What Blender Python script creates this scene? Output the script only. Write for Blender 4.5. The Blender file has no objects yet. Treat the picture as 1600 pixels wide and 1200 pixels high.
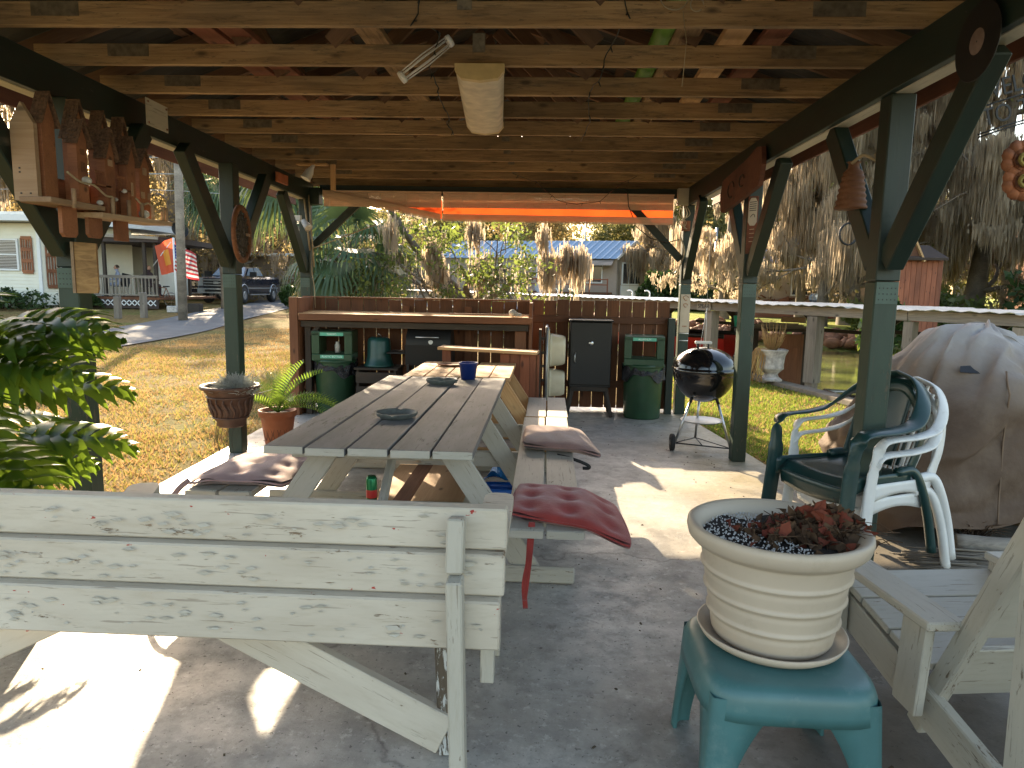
import bpy, bmesh, math, random
import numpy as np
from mathutils import Vector, Matrix, Euler
from math import sin, cos, pi, radians, atan2, sqrt, exp
random.seed(7); RNG = np.random.RandomState(11)
S = bpy.context.scene
C = S.collection

# ------------------------------------------------------------------ camera
CAM_H, PITCH, YAW, ROLL, FPX = 1.56, .1374, .0458, .0184, 1105.0
cam = bpy.data.cameras.new('camera'); co = bpy.data.objects.new('camera', cam); C.objects.link(co); S.camera = co
cam.sensor_width = 36; cam.lens = FPX / 1600 * 36; cam.clip_start = .05; cam.clip_end = 3000
_fw = Vector((-sin(YAW)*cos(PITCH), cos(YAW)*cos(PITCH), -sin(PITCH)))
_r = Vector((cos(YAW), sin(YAW), 0)); _u = _r.cross(_fw)
_r2 = _r*cos(ROLL) + _u*sin(ROLL); _u2 = _u*cos(ROLL) - _r*sin(ROLL)
co.matrix_world = Matrix(((_r2.x, _u2.x, -_fw.x, 0), (_r2.y, _u2.y, -_fw.y, 0), (_r2.z, _u2.z, -_fw.z, CAM_H), (0, 0, 0, 1)))
# ------------------------------------------------------------------ light
SUN_EL, SUN_AZ = radians(24.2), radians(-21.5)          # azimuth measured from +y, negative = to the left
W = bpy.data.worlds.new('World'); S.world = W; W.use_nodes = True
nt = W.node_tree; sky = nt.nodes.new('ShaderNodeTexSky'); sky.sky_type = 'NISHITA'; sky.sun_disc = False
sky.sun_elevation = SUN_EL; sky.sun_rotation = SUN_AZ; sky.air_density = 1.2; sky.dust_density = 1.6
tint = nt.nodes.new('ShaderNodeMix'); tint.data_type = 'RGBA'; tint.blend_type = 'MULTIPLY'; tint.inputs[0].default_value = 1; tint.inputs[7].default_value = (1.10, .98, .87, 1)
nt.links.new(sky.outputs[0], tint.inputs[6]); nt.links.new(tint.outputs[2], nt.nodes['Background'].inputs[0]); nt.nodes['Background'].inputs[1].default_value = .145
sd = Vector((sin(SUN_AZ)*cos(SUN_EL), cos(SUN_AZ)*cos(SUN_EL), sin(SUN_EL)))
sl = bpy.data.lights.new('sun', 'SUN'); sl.energy = 4.8; sl.angle = radians(.55); sl.color = (1, .80, .54)
so = bpy.data.objects.new('sun', sl); C.objects.link(so); so.rotation_euler = sd.to_track_quat('Z', 'Y').to_euler(); so.location = (0, 0, 30)
S.view_settings.view_transform = 'Standard'; S.view_settings.look = 'None'; S.view_settings.gamma = 1
S.view_settings.use_curve_mapping = False; S.view_settings.exposure = 2.05
S.cycles.max_bounces = 8; S.cycles.diffuse_bounces = 4; S.cycles.transparent_max_bounces = 12

# ------------------------------------------------------------------ helpers
def Wm(o):
    m = o.matrix_basis.copy()
    while o.parent: o = o.parent; m = o.matrix_basis @ m
    return m
def tag(o, label=None, cat=None, group=None, kind=None):
    if label: o['label'] = label
    if cat: o['category'] = cat
    if group: o['group'] = group
    if kind: o['kind'] = kind
    return o
def thing(name, label, cat, loc=(0, 0, 0), rz=0, group=None):
    o = bpy.data.objects.new(name, None); C.objects.link(o); o.empty_display_size = .1
    o.location = loc; o.rotation_euler = (0, 0, rz); return tag(o, label, cat, group)
def link(name, me, mat, parent=None, M=None):
    o = bpy.data.objects.new(name, me); C.objects.link(o)
    if mat and not me.materials: me.materials.append(mat)
    if parent: o.parent = parent; o.matrix_basis = Wm(parent).inverted() @ (M or Matrix())
    elif M: o.matrix_basis = M
    return o
def dup(root, loc=None, rz=None, label=None, scale=None, parent=None):
    c = root.copy(); C.objects.link(c); c.parent = parent
    if loc is not None: c.location = loc
    if rz is not None: c.rotation_euler = (0, 0, rz)
    if scale is not None: c.scale = (scale,)*3 if not hasattr(scale, '__len__') else scale
    if label: c['label'] = label
    for ch in [x for x in root.children]: dup(ch, parent=c)
    return c
_bx = {}
def boxmesh(L, w, t, bev, mat):
    k = (round(L, 3), round(w, 3), round(t, 3), bev, mat.name)
    if k not in _bx:
        bm = bmesh.new(); bmesh.ops.create_cube(bm, size=1)
        bmesh.ops.scale(bm, vec=(L, w, t), verts=bm.verts)
        if bev: bmesh.ops.bevel(bm, geom=bm.edges[:], offset=min(bev, t*.3, w*.3), segments=1, affect='EDGES')
        me = bpy.data.meshes.new('board'); bm.to_mesh(me); bm.free(); me.materials.append(mat); _bx[k] = me
    return _bx[k]
def frame(p0, p1, up):
    x = (Vector(p1)-Vector(p0)).normalized(); u = Vector(up)
    if abs(x.dot(u)) > .98: u = Vector((0, 1, 0)) if abs(x.y) < .9 else Vector((1, 0, 0))
    y = u.cross(x).normalized(); z = x.cross(y)
    c = (Vector(p0)+Vector(p1))/2
    return Matrix(((x.x, y.x, z.x, c.x), (x.y, y.y, z.y, c.y), (x.z, y.z, z.z, c.z), (0, 0, 0, 1)))
def board(name, p0, p1, w, t, mat, parent=None, up=(0, 0, 1), bev=.003, label=None):
    """board along p0-p1; thickness t along 'up', width w across"""
    L = (Vector(p1)-Vector(p0)).length
    o = link(name, boxmesh(L, w, t, bev, mat), mat, parent, frame(p0, p1, up))
    if label: o['label'] = label
    return o
def box(name, c, s, mat, parent=None, rz=0, bev=.003, rot=None):
    M = Matrix.Translation(c) @ (Euler(rot).to_matrix().to_4x4() if rot else Matrix.Rotation(rz, 4, 'Z'))
    return link(name, boxmesh(s[0], s[1], s[2], bev, mat), mat, parent, M)
class MB:
    def __init__(s): s.v = []; s.f = []; s.sm = []; s.n = 0
    def add(s, V, F, smooth=False):
        s.v += [tuple(p) for p in V]; s.f += [tuple(i+s.n for i in f) for f in F]; s.sm += [smooth]*len(F); s.n += len(V); return s
    def box(s, c, d, rot=None):
        M = Euler(rot).to_matrix() if rot else Matrix.Identity(3); c = Vector(c); V = []
        for z in (-1, 1):
            for y in (-1, 1):
                for x in (-1, 1): V.append(c + M @ Vector((x*d[0]/2, y*d[1]/2, z*d[2]/2)))
        return s.add(V, [(0, 2, 3, 1), (4, 5, 7, 6), (0, 1, 5, 4), (2, 6, 7, 3), (0, 4, 6, 2), (1, 3, 7, 5)])
    def bar(s, p0, p1, w, t, up=(0, 0, 1)):
        L = (Vector(p1)-Vector(p0)).length; M = frame(p0, p1, up); V = []
        for z in (-1, 1):
            for y in (-1, 1):
                for x in (-1, 1): V.append(M @ Vector((x*L/2, y*w/2, z*t/2)))
        return s.add(V, [(0, 2, 3, 1), (4, 5, 7, 6), (0, 1, 5, 4), (2, 6, 7, 3), (0, 4, 6, 2), (1, 3, 7, 5)])
    def tube(s, P, r, n=8, closed=False, cap=True):
        P = [Vector(p) for p in P]; R = r if hasattr(r, '__len__') else [r]*len(P); V = []; F = []
        prev = None
        for i, p in enumerate(P):
            a = P[i-1] if (i > 0 or closed) else P[i]; b = P[(i+1) % len(P)] if (i < len(P)-1 or closed) else P[i]
            t = (b-a).normalized() if (b-a).length > 1e-9 else Vector((0, 0, 1))
            if prev is None: q = t.orthogonal().normalized()
            else: q = (prev - t*prev.dot(t)); q = q.normalized() if q.length > 1e-6 else t.orthogonal().normalized()
            prev = q; w = t.cross(q)
            for k in range(n): a2 = 2*pi*k/n; V.append(p + (q*cos(a2)+w*sin(a2))*R[i])
        m = len(P) if closed else len(P)-1
        for i in range(m):
            j = (i+1) % len(P)
            for k in range(n): F.append((i*n+k, i*n+(k+1) % n, j*n+(k+1) % n, j*n+k))
        s.add(V, F, True)
        if cap and not closed:
            s.f += [tuple(s.n-len(V)+k for k in range(n-1, -1, -1)), tuple(s.n-n+k for k in range(n))]; s.sm += [False, False]
        return s
    def lathe(s, prof, c=(0, 0, 0), n=32, M=None, smooth=True):
        c = Vector(c); V = []; F = []; M = M or Matrix.Identity(3)
        for (r, z) in prof:
            for k in range(n): a = 2*pi*k/n; V.append(c + M @ Vector((r*cos(a), r*sin(a), z)))
        for i in range(len(prof)-1):
            for k in range(n): F.append((i*n+k, i*n+(k+1) % n, (i+1)*n+(k+1) % n, (i+1)*n+k))
        return s.add(V, F, smooth)
    def grid(s, fn, nu, nv, smooth=True, wrapu=False):
        V = [fn(i/nu, j/nv) for j in range(nv+1) for i in range(nu if wrapu else nu+1)]; w = nu if wrapu else nu+1; F = []
        for j in range(nv):
            for i in range(nu): k = (i+1) % w; F.append((j*w+i, j*w+k, (j+1)*w+k, (j+1)*w+i))
        return s.add(V, F, smooth)
    def prism(s, pts, depth, M):
        """outline pts (2D) in local xy, extruded along local z by depth, placed by 4x4 M"""
        n = len(pts); V = [M @ Vector((p[0], p[1], -depth/2)) for p in pts] + [M @ Vector((p[0], p[1], depth/2)) for p in pts]
        F = [tuple(range(n-1, -1, -1)), tuple(range(n, 2*n))] + [(i, (i+1) % n, n+(i+1) % n, n+i) for i in range(n)]
        return s.add(V, F)
    def build(s, name, mat, parent=None, label=None, origin=None, jitter=0):
        me = bpy.data.meshes.new(name)
        M = Wm(parent).inverted() if parent else (Matrix.Translation(-Vector(origin)) if origin else None)
        V = [M @ Vector(p) for p in s.v] if M else s.v
        me.from_pydata(V, [], s.f); me.polygons.foreach_set('use_smooth', s.sm); me.update()
        o = bpy.data.objects.new(name, me); C.objects.link(o); me.materials.append(mat)
        if parent: o.parent = parent
        elif origin: o.location = origin
        if label: o['label'] = label
        return o
def npmesh(name, V, F, mat, parent=None, smooth=False):
    """fast mesh from numpy arrays: V (n,3), F (m,k)"""
    me = bpy.data.meshes.new(name); k = F.shape[1]; V = np.asarray(V, dtype=np.float32)
    if parent:
        M = np.array(Wm(parent).inverted()); V = V @ M[:3, :3].T + M[:3, 3]
    me.vertices.add(len(V)); me.vertices.foreach_set('co', V.astype(np.float32).ravel())
    me.loops.add(F.size); me.loops.foreach_set('vertex_index', F.astype(np.int32).ravel())
    me.polygons.add(len(F)); me.polygons.foreach_set('loop_start', np.arange(0, F.size, k, dtype=np.int32))
    me.polygons.foreach_set('loop_total', np.full(len(F), k, dtype=np.int32))
    if smooth: me.polygons.foreach_set('use_smooth', np.ones(len(F), dtype=bool))
    me.update(); me.validate(); me.materials.append(mat)
    o = bpy.data.objects.new(name, me); C.objects.link(o)
    if parent: o.parent = parent
    return o
def ss(a, b, x):
    t = min(1, max(0, (x-a)/(b-a))); return t*t*(3-2*t)

# ------------------------------------------------------------------ materials
MATS = {}
class N:
    def __init__(s, name):
        s.m = bpy.data.materials.new(name); s.m.use_nodes = True; s.t = s.m.node_tree; s.p = s.t.nodes['Principled BSDF']; s.out = s.t.nodes['Material Output']
        s.tc = s.t.nodes.new('ShaderNodeTexCoord'); s.oi = s.t.nodes.new('ShaderNodeObjectInfo'); MATS[name] = s.m
    def l(s, a, b): s.t.links.new(a, b)
    def vec(s, scale=(1, 1, 1), src='Object', rnd=True):
        mp = s.t.nodes.new('ShaderNodeMapping'); s.l(s.tc.outputs[src], mp.inputs[0]); mp.inputs['Scale'].default_value = scale
        if rnd:
            mm = s.t.nodes.new('ShaderNodeMath'); mm.operation = 'MULTIPLY'; mm.inputs[1].default_value = 37.
            s.l(s.oi.outputs['Random'], mm.inputs[0]); s.l(mm.outputs[0], mp.inputs['Location'])
        return mp.outputs[0]
    def noise(s, v, sc, det=4, rough=.55, dist=0):
        n = s.t.nodes.new('ShaderNodeTexNoise'); s.l(v, n.inputs['Vector']); n.inputs['Scale'].default_value = sc
        n.inputs['Detail'].default_value = det; n.inputs['Roughness'].default_value = rough; n.inputs['Distortion'].default_value = dist; return n.outputs['Fac']
    def voro(s, v, sc, feat='F1'):
        n = s.t.nodes.new('ShaderNodeTexVoronoi'); n.feature = feat; s.l(v, n.inputs['Vector']); n.inputs['Scale'].default_value = sc; return n.outputs['Distance']
    def ramp(s, f, stops):
        r = s.t.nodes.new('ShaderNodeValToRGB'); s.l(f, r.inputs[0]); e = r.color_ramp.elements
        while len(e) < len(stops): e.new(.5)
        for i, (p, c) in enumerate(stops):
            e[i].position = p; e[i].color = (*c, 1) if hasattr(c, '__len__') else (c, c, c, 1)
        return r.outputs[0]
    def mix(s, f, a, b, mode='MIX'):
        m = s.t.nodes.new('ShaderNodeMix'); m.data_type = 'RGBA'; m.blend_type = mode
        for k, x in ((0, f), (6, a), (7, b)):
            if hasattr(x, 'links'): s.l(x, m.inputs[k])
            elif k == 0: m.inputs[0].default_value = x
            else: m.inputs[k].default_value = (*x, 1)
        return m.outputs[2]
    def math(s, op, a, b=0):
        m = s.t.nodes.new('ShaderNodeMath'); m.operation = op
        for k, x in ((0, a), (1, b)):
            if hasattr(x, 'links'): s.l(x, m.inputs[k])
            else: m.inputs[k].default_value = x
        return m.outputs[0]
    def bump(s, h, st=.3, d=.01):
        b = s.t.nodes.new('ShaderNodeBump'); s.l(h, b.inputs['Height']); b.inputs['Strength'].default_value = st; b.inputs['Distance'].default_value = d
        s.l(b.outputs[0], s.p.inputs['Normal']); return b
    def col(s, c):
        if hasattr(c, 'links'): s.l(c, s.p.inputs['Base Color'])
        else: s.p.inputs['Base Color'].default_value = (*c, 1)
    def set(s, **k):
        for a, b in k.items(): s.p.inputs[a.replace('_', ' ')].default_value = b
        return s
def plain(name, c, rough=.6, metal=0, var=.18, sc=9, bump=.15, coat=0, dist=.003):
    n = N(name); v = n.vec(); f = n.noise(v, sc, 5)
    d = tuple(x*(1-var) for x in c); e = tuple(min(1, x*(1+var)) for x in c)
    n.col(n.ramp(f, [(.3, d), (.7, e)])); n.set(Roughness=rough, Metallic=metal)
    if coat: n.p.inputs['Coat Weight'].default_value = coat
    if bump: n.bump(n.noise(v, sc*6, 3), bump, dist)
    return n.m
def scuff(mat, col=(.5, .5, .45), amt=.5, sc=7):
    t = mat.node_tree; p = t.nodes['Principled BSDF']; src = p.inputs['Base Color'].links[0].from_socket
    tc = t.nodes.new('ShaderNodeTexCoord'); no = t.nodes.new('ShaderNodeTexNoise'); t.links.new(tc.outputs['Object'], no.inputs['Vector']); no.inputs['Scale'].default_value = sc; no.inputs['Detail'].default_value = 9; no.inputs['Roughness'].default_value = .78
    r = t.nodes.new('ShaderNodeValToRGB'); t.links.new(no.outputs['Fac'], r.inputs[0]); r.color_ramp.elements[0].position = .54; r.color_ramp.elements[0].color = (0, 0, 0, 1); r.color_ramp.elements[1].position = .72; r.color_ramp.elements[1].color = (amt, amt, amt, 1)
    mx = t.nodes.new('ShaderNodeMix'); mx.data_type = 'RGBA'; t.links.new(r.outputs[0], mx.inputs[0]); t.links.new(src, mx.inputs[6]); mx.inputs[7].default_value = (*col, 1); t.links.new(mx.outputs[2], p.inputs['Base Color'])
def wood(name, a, b, knots=True, rough=.75, stain=None, sc=1.0, bump=.35, mould=False):
    """bare or stained wood; grain along local x"""
    n = N(name); v = n.vec((1.6*sc, 26*sc, 26*sc)); g = n.noise(v, 1.6, 6, .6, 1.2)
    base = n.ramp(g, [(.28, a), (.72, b)])
    v2 = n.vec((.6, 2.2, 2.2)); big = n.noise(v2, 1.5, 3)
    base = n.mix(n.ramp(big, [(.38, 0.0), (.70, .7)]), base, stain or tuple(x*.55 for x in a))
    if knots:
        v3 = n.vec((3.2, 8, 8)); k = n.voro(v3, 1.0); base = n.mix(n.ramp(k, [(.06, .85), (.16, 0.)]), base, tuple(x*.25 for x in a))
    if mould: base = n.mix(n.ramp(n.noise(n.vec((1.3, 11, 11)), 3.2, 8, .72), [(.53, 0.), (.66, .6)]), base, (.045, .038, .024)); base = n.mix(n.ramp(n.noise(n.vec((5, 22, 22)), 3., 6, .7), [(.61, 0.), (.67, .6)]), base, (.03, .024, .016))
    hv = n.t.nodes.new('ShaderNodeHueSaturation'); n.l(base, hv.inputs['Color'])
    n.l(n.math('ADD', n.math('MULTIPLY', n.oi.outputs['Random'], .4), .8), hv.inputs['Value'])
    n.col(hv.outputs[0]); n.set(Roughness=rough); n.bump(g, bump, .004); return n.m
def painted(name, paint, under, peel=.36, rough=.6, paint2=None, grime=(.25, .23, .18), sc=1.0, red=False, thr=None):
    """old paint on wood that flakes off in patches along the grain"""
    n = N(name); v = n.vec((4*sc, 17*sc, 17*sc)); pt = n.math('ADD', n.math('MULTIPLY', n.noise(v, 2.4, 10, .72, .3), .7), n.math('MULTIPLY', n.noise(n.vec((.9, 2.5, 2.5)), 1.6, 3), .3))
    vg = n.vec((2, 60, 60)); g = n.noise(vg, 1.2, 5, .6, .6)
    und = n.ramp(g, [(.3, tuple(x*.6 for x in under)), (.7, under)])
    pv = n.ramp(n.noise(n.vec((.8, 3, 3)), 2, 5), [(.3, tuple(x*.86 for x in paint)), (.7, paint2 or paint)])
    pv = n.mix(n.ramp(n.noise(n.vec((5, 30, 30)), 1.5, 6, .7), [(.5, 0.), (.8, .45)]), pv, grime)
    # fine cracks following the grain
    cr = n.ramp(n.noise(n.vec((5, 90, 90)), 1.0, 4, .6, .4), [(.345, 1.), (.37, 0.)])
    pv = n.mix(n.math('MULTIPLY', cr, .45), pv, tuple(x*.45 for x in under))
    m = n.ramp(pt, [(peel-.015, 1.), (peel+.015, 0.)])
    c = n.mix(m, pv, und)
    if red:
        r = n.ramp(n.noise(n.vec((7, 14, 14)), 2.2, 4, .6), [(.70, 0.), (.715, 1.)]); c = n.mix(r, c, (.35, .03, .02))
    n.col(c); n.set(Roughness=rough)
    h = n.math('ADD', n.math('MULTIPLY', g, .3), n.math('MULTIPLY', n.math('SUBTRACT', 1., m), .8)); n.bump(h, .5, .004); return n.m
def leafmat(name, a, b, trans=.5, rough=.5, sc=1.3, tcol=None, spec=.4):
    n = N(name); v = n.vec(rnd=True); f = n.noise(v, sc, 4)
    col = n.ramp(f, [(.3, a), (.7, b)]); n.col(col); n.set(Roughness=rough); n.p.inputs['Specular IOR Level'].default_value = spec
    tr = n.t.nodes.new('ShaderNodeBsdfTranslucent'); mx = n.t.nodes.new('ShaderNodeMixShader'); mx.inputs[0].default_value = trans
    if tcol: n.l(n.mix(.6, col, tcol), tr.inputs[0])
    else: n.l(col, tr.inputs[0])
    n.l(n.p.outputs[0], mx.inputs[1]); n.l(tr.outputs[0], mx.inputs[2]); n.l(mx.outputs[0], n.out.inputs[0]); return n.m

M_joist = wood('joist_wood', (.23, .135, .060), (.47, .30, .14), stain=(.07, .045, .022), mould=True)
M_web = wood('web_wood', (.12, .06, .03), (.22, .12, .06))  # darker than the joists, so the gaps between them look shaded
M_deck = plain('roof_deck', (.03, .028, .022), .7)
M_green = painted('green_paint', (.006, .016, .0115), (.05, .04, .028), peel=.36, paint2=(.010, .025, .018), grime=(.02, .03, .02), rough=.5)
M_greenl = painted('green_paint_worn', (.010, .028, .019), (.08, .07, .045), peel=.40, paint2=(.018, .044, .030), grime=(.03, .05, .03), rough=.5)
M_pale = painted('pale_paint', (.52, .47, .36), (.25, .2, .13), peel=.3)
M_fascia = wood('red_brown_fascia', (.12, .035, .018), (.19, .065, .032), knots=False)
M_white = painted('white_peeling_paint', (.53, .465, .37), (.27, .19, .12), peel=.398, paint2=(.58, .53, .44), red=True, grime=(.34, .28, .19))
M_white2 = painted('white_worn_paint', (.46, .43, .36), (.20, .15, .10), peel=.39, grime=(.28, .24, .17), sc=1.6)
M_heavy = painted('white_heavily_flaked_paint', (.55, .55, .52), (.11, .08, .05), peel=.52, sc=1.5)
M_tabtop = painted('grey_tabletop_paint', (.12, .122, .125), (.055, .052, .05), peel=.40, paint2=(.19, .192, .195), grime=(.05, .048, .045))
M_newwood = wood('new_pine', (.42, .24, .10), (.58, .38, .19), stain=(.35, .19, .08))
M_newtop = wood('new_pine_top', (.46, .27, .13), (.60, .39, .20), stain=(.36, .21, .10))
M_fence = wood('cedar_fence', (.105, .036, .013), (.19, .072, .027), stain=(.05, .02, .009))
M_fence2 = wood('cedar_bar', (.17, .062, .026), (.27, .11, .05), stain=(.10, .04, .018))
M_brown = wood('brown_wood', (.13, .05, .02), (.24, .10, .045), knots=False)
M_reddish = wood('reddish_wood', (.20, .06, .028), (.30, .105, .05), knots=True)
M_weather = wood('weathered_grey_wood', (.17, .145, .115), (.34, .30, .245), stain=(.09, .075, .06))
M_dark = wood('dark_wet_wood', (.03, .022, .016), (.065, .048, .034), knots=False)
M_black = plain('black_enamel', (.006, .006, .007), .12, coat=.6, bump=0, var=.1)
M_mblack = plain('matte_black', (.006, .006, .0065), .55, bump=.1)
M_rubber = plain('rubber', (.02, .02, .02), .8)
M_steel = plain('steel', (.55, .55, .55), .32, 1.0, bump=.05)
M_galv = plain('galvanised', (.42, .43, .43), .45, .9, bump=.1)
M_plate = plain('painted_nail_plate', (.05, .085, .07), .5, .1)
M_rust = plain('rust', (.24, .09, .04), .8, .2, var=.5, sc=14)
M_cangreen = plain('can_green', (.014, .055, .024), .42, var=.12, bump=.08)
M_mint = plain('mint_label', (.10, .42, .30), .4, var=.1, bump=0)
M_ltxt = plain('label_text', (.72, .85, .78), .5, var=.02, bump=0)
M_bag = plain('black_bag', (.012, .012, .016), .22, bump=.5, sc=25, dist=.02)
M_teal = plain('teal_plastic', (.055, .145, .148), .38, var=.15, sc=5, bump=.06)
M_tealb = plain('teal_bucket_plastic', (.03, .42, .36), .4, bump=0)
M_chgreen = plain('dark_green_plastic', (.010, .038, .036), .30, var=.15, bump=.04)
M_chwhite = plain('white_plastic', (.66, .66, .64), .38, var=.06, bump=.04)
M_pot = plain('beige_plastic_pot', (.46, .385, .295), .48, var=.07, sc=4, bump=.06)
M_terra = plain('terracotta', (.36, .11, .045), .65, var=.2, sc=6)
M_urnb = plain('brown_urn', (.085, .04, .025), .55, var=.35, sc=12, bump=.3)
M_stone = plain('pale_cast_stone', (.45, .43, .40), .85, var=.4, sc=14, bump=.4, dist=.006)
M_soil = plain('soil', (.03, .022, .018), .95, var=.5, sc=60, bump=.8, dist=.01)
M_perl = plain('perlite', (.55, .53, .50), .9)
M_bluep = plain('blue_plastic', (.012, .03, .17), .3, var=.05, bump=0)
M_bluet = plain('blue_tub_plastic', (.01, .10, .42), .3, var=.1, bump=0)
M_ash = plain('grey_ashtray', (.10, .11, .105), .5, var=.3, sc=30)
M_canvas = plain('tan_canvas_side', (.17, .115, .075), .9, var=.18, sc=4, bump=.35)
M_sink = plain('ivory_enamel', (.58, .52, .38), .25, var=.08, bump=0)
M_orange = leafmat('orange_cloth', (.50, .06, .012), (.58, .08, .015), trans=.5, rough=.8, sc=3)
M_bamboo = leafmat('bamboo_slat', (.64, .46, .32), (.80, .60, .43), trans=.26, rough=.7, sc=6)
M_moss = leafmat('spanish_moss', (.17, .145, .11), (.42, .36, .27), trans=.6, rough=.95, sc=1.4, tcol=(.74, .60, .42), spec=.1)
M_bark = wood('bark', (.10, .078, .055), (.23, .185, .135), knots=False, bump=.8)
M_leafA = leafmat('oak_leaf', (.045, .060, .022), (.11, .135, .045), trans=.5, sc=2, tcol=(.30, .38, .06))
M_leafB = leafmat('far_leaf', (.07, .085, .035), (.17, .175, .07), trans=.5, sc=.6, tcol=(.30, .26, .08), spec=.1)
M_leafG = leafmat('golden_far_leaf', (.12, .10, .05), (.30, .24, .11), trans=.5, sc=.6, tcol=(.55, .40, .16), spec=.1)
M_philo = leafmat('split_leaf', (.020, .055, .012), (.05, .115, .02), trans=.5, rough=.28, sc=2.5, tcol=(.34, .50, .04), spec=.5)
M_sago = leafmat('sago_leaf', (.06, .13, .02), (.12, .22, .035), trans=.45, rough=.35, sc=5, tcol=(.35, .50, .05))
M_palm = leafmat('palm_leaf', (.03, .065, .035), (.07, .13, .06), trans=.3, rough=.5, sc=3, tcol=(.22, .28, .08))
M_hedge = leafmat('shrub_leaf', (.02, .045, .012), (.05, .09, .02), trans=.3, sc=3)
M_dry = leafmat('dried_plant', (.045, .024, .013), (.15, .09, .05), trans=.2, rough=.9, sc=12)
M_dryred = leafmat('dried_red_leaf', (.13, .022, .015), (.22, .06, .03), trans=.3, rough=.8, sc=12)
M_greyplant = leafmat('grey_dusty_plant', (.32, .33, .30), (.55, .56, .52), trans=.3, rough=.95, sc=20)
M_cable = plain('dark_cable', (.008, .012, .008), .5, bump=0)
M_rope = plain('pale_rope', (.34, .27, .17), .9, bump=0)
M_wht = plain('white_gloss', (.70, .69, .66), .4, var=.06, bump=0)
M_blk = plain('black_print', (.02, .02, .02), .6, bump=0)
M_glass = plain('dark_glass', (.03, .035, .045), .06, 0, bump=0, coat=.5)
M_glassl = plain('light_glass', (.18, .24, .30), .06, 0, bump=0, coat=.5)
M_siding = plain('cream_siding', (.74, .73, .62), .6, var=.05, sc=2, bump=0)
M_trim = plain('white_trim', (.68, .70, .70), .5, var=.04, bump=0)
M_beige = plain('beige_siding', (.34, .28, .23), .7, var=.06, bump=0)
M_blueroof = plain('blue_metal_roof', (.22, .32, .44), .35, .4, var=.1, bump=0)
M_tin = plain('tin_roof', (.55, .58, .62), .35, .7, var=.2, sc=2, bump=.1)
M_darkroof = plain('dark_roof', (.05, .035, .03), .8)
M_navy = plain('navy_car_paint', (.008, .014, .035), .15, .2, var=.1, coat=.8, bump=0)
M_silver = plain('silver_paint', (.42, .44, .46), .25, .6, var=.05, bump=0)
M_redp = plain('red_paint', (.42, .02, .015), .35, var=.15, bump=0)
M_skin = plain('skin', (.40, .22, .15), .6, bump=0)
scuff(M_teal, (.16, .24, .23), .6, 6); scuff(M_pot, (.30, .24, .17), .5, 5); scuff(M_chwhite, (.34, .32, .27), .6, 6); scuff(M_chgreen, (.08, .11, .10), .5, 8); scuff(M_cangreen, (.06, .07, .05), .5, 5); scuff(M_terra, (.35, .28, .22), .5, 7)
def cushion_mat(name, c, sc=70):
    n = N(name); v = n.vec(); n.col(n.ramp(n.noise(v, 7, 4), [(.3, tuple(x*.8 for x in c)), (.7, tuple(x*1.15 for x in c))])); n.set(Roughness=.9)
    n.p.inputs['Sheen Weight'].default_value = .3; n.bump(n.math('ADD', n.noise(v, sc*4, 2), n.math('MULTIPLY', n.noise(v, 14, 5, .6), 2.5)), .5, .004); return n.m
M_cpink = cushion_mat('faded_pink_fabric', (.36, .24, .235)); M_cred = cushion_mat('brick_red_fabric', (.30, .035, .028)); M_cmauve = cushion_mat('brown_mauve_fabric', (.27, .15, .125))
# canvas cover: grey high up, browner lower down, water stains
n = N('grey_brown_canvas'); v = n.vec(rnd=False); sp = n.t.nodes.new('ShaderNodeSeparateXYZ'); n.l(n.tc.outputs['Object'], sp.inputs[0])
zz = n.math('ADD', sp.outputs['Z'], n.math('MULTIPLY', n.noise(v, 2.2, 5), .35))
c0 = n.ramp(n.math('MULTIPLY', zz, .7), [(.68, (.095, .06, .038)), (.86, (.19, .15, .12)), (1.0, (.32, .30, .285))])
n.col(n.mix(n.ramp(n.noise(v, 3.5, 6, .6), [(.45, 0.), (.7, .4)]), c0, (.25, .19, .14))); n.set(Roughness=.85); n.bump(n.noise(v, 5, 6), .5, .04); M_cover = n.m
# patio concrete
n = N('patio_concrete'); v = n.vec(rnd=False)
a = n.ramp(n.noise(v, .9, 8, .62), [(.32, (.22, .205, .18)), (.50, (.36, .34, .305)), (.66, (.50, .475, .43))])
a = n.mix(n.ramp(n.noise(v, 6, 8, .75), [(.44, 0.), (.62, .65)]), a, (.20, .185, .165))
a = n.mix(n.ramp(n.noise(v, 19, 6, .75), [(.56, 0.), (.64, .55)]), a, (.52, .50, .46))
a = n.mix(n.ramp(n.noise(v, 2.6, 9, .75, .6), [(.60, 0.), (.68, .6)]), a, (.10, .09, .07))
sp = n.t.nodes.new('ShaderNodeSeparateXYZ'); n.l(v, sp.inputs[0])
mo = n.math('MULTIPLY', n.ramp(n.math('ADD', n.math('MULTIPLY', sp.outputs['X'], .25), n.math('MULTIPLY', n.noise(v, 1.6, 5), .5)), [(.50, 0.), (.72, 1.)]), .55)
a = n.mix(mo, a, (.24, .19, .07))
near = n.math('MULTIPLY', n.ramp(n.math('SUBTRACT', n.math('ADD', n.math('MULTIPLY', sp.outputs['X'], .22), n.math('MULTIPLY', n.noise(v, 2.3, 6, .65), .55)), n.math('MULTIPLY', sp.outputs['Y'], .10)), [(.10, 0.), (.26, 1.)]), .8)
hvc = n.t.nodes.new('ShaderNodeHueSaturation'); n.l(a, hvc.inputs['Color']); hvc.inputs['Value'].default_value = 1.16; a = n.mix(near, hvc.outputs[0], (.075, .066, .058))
a = n.mix(n.ramp(n.noise(v, 45, 4, .7), [(.61, 0.), (.66, .75)]), a, (.05, .045, .04))
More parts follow.
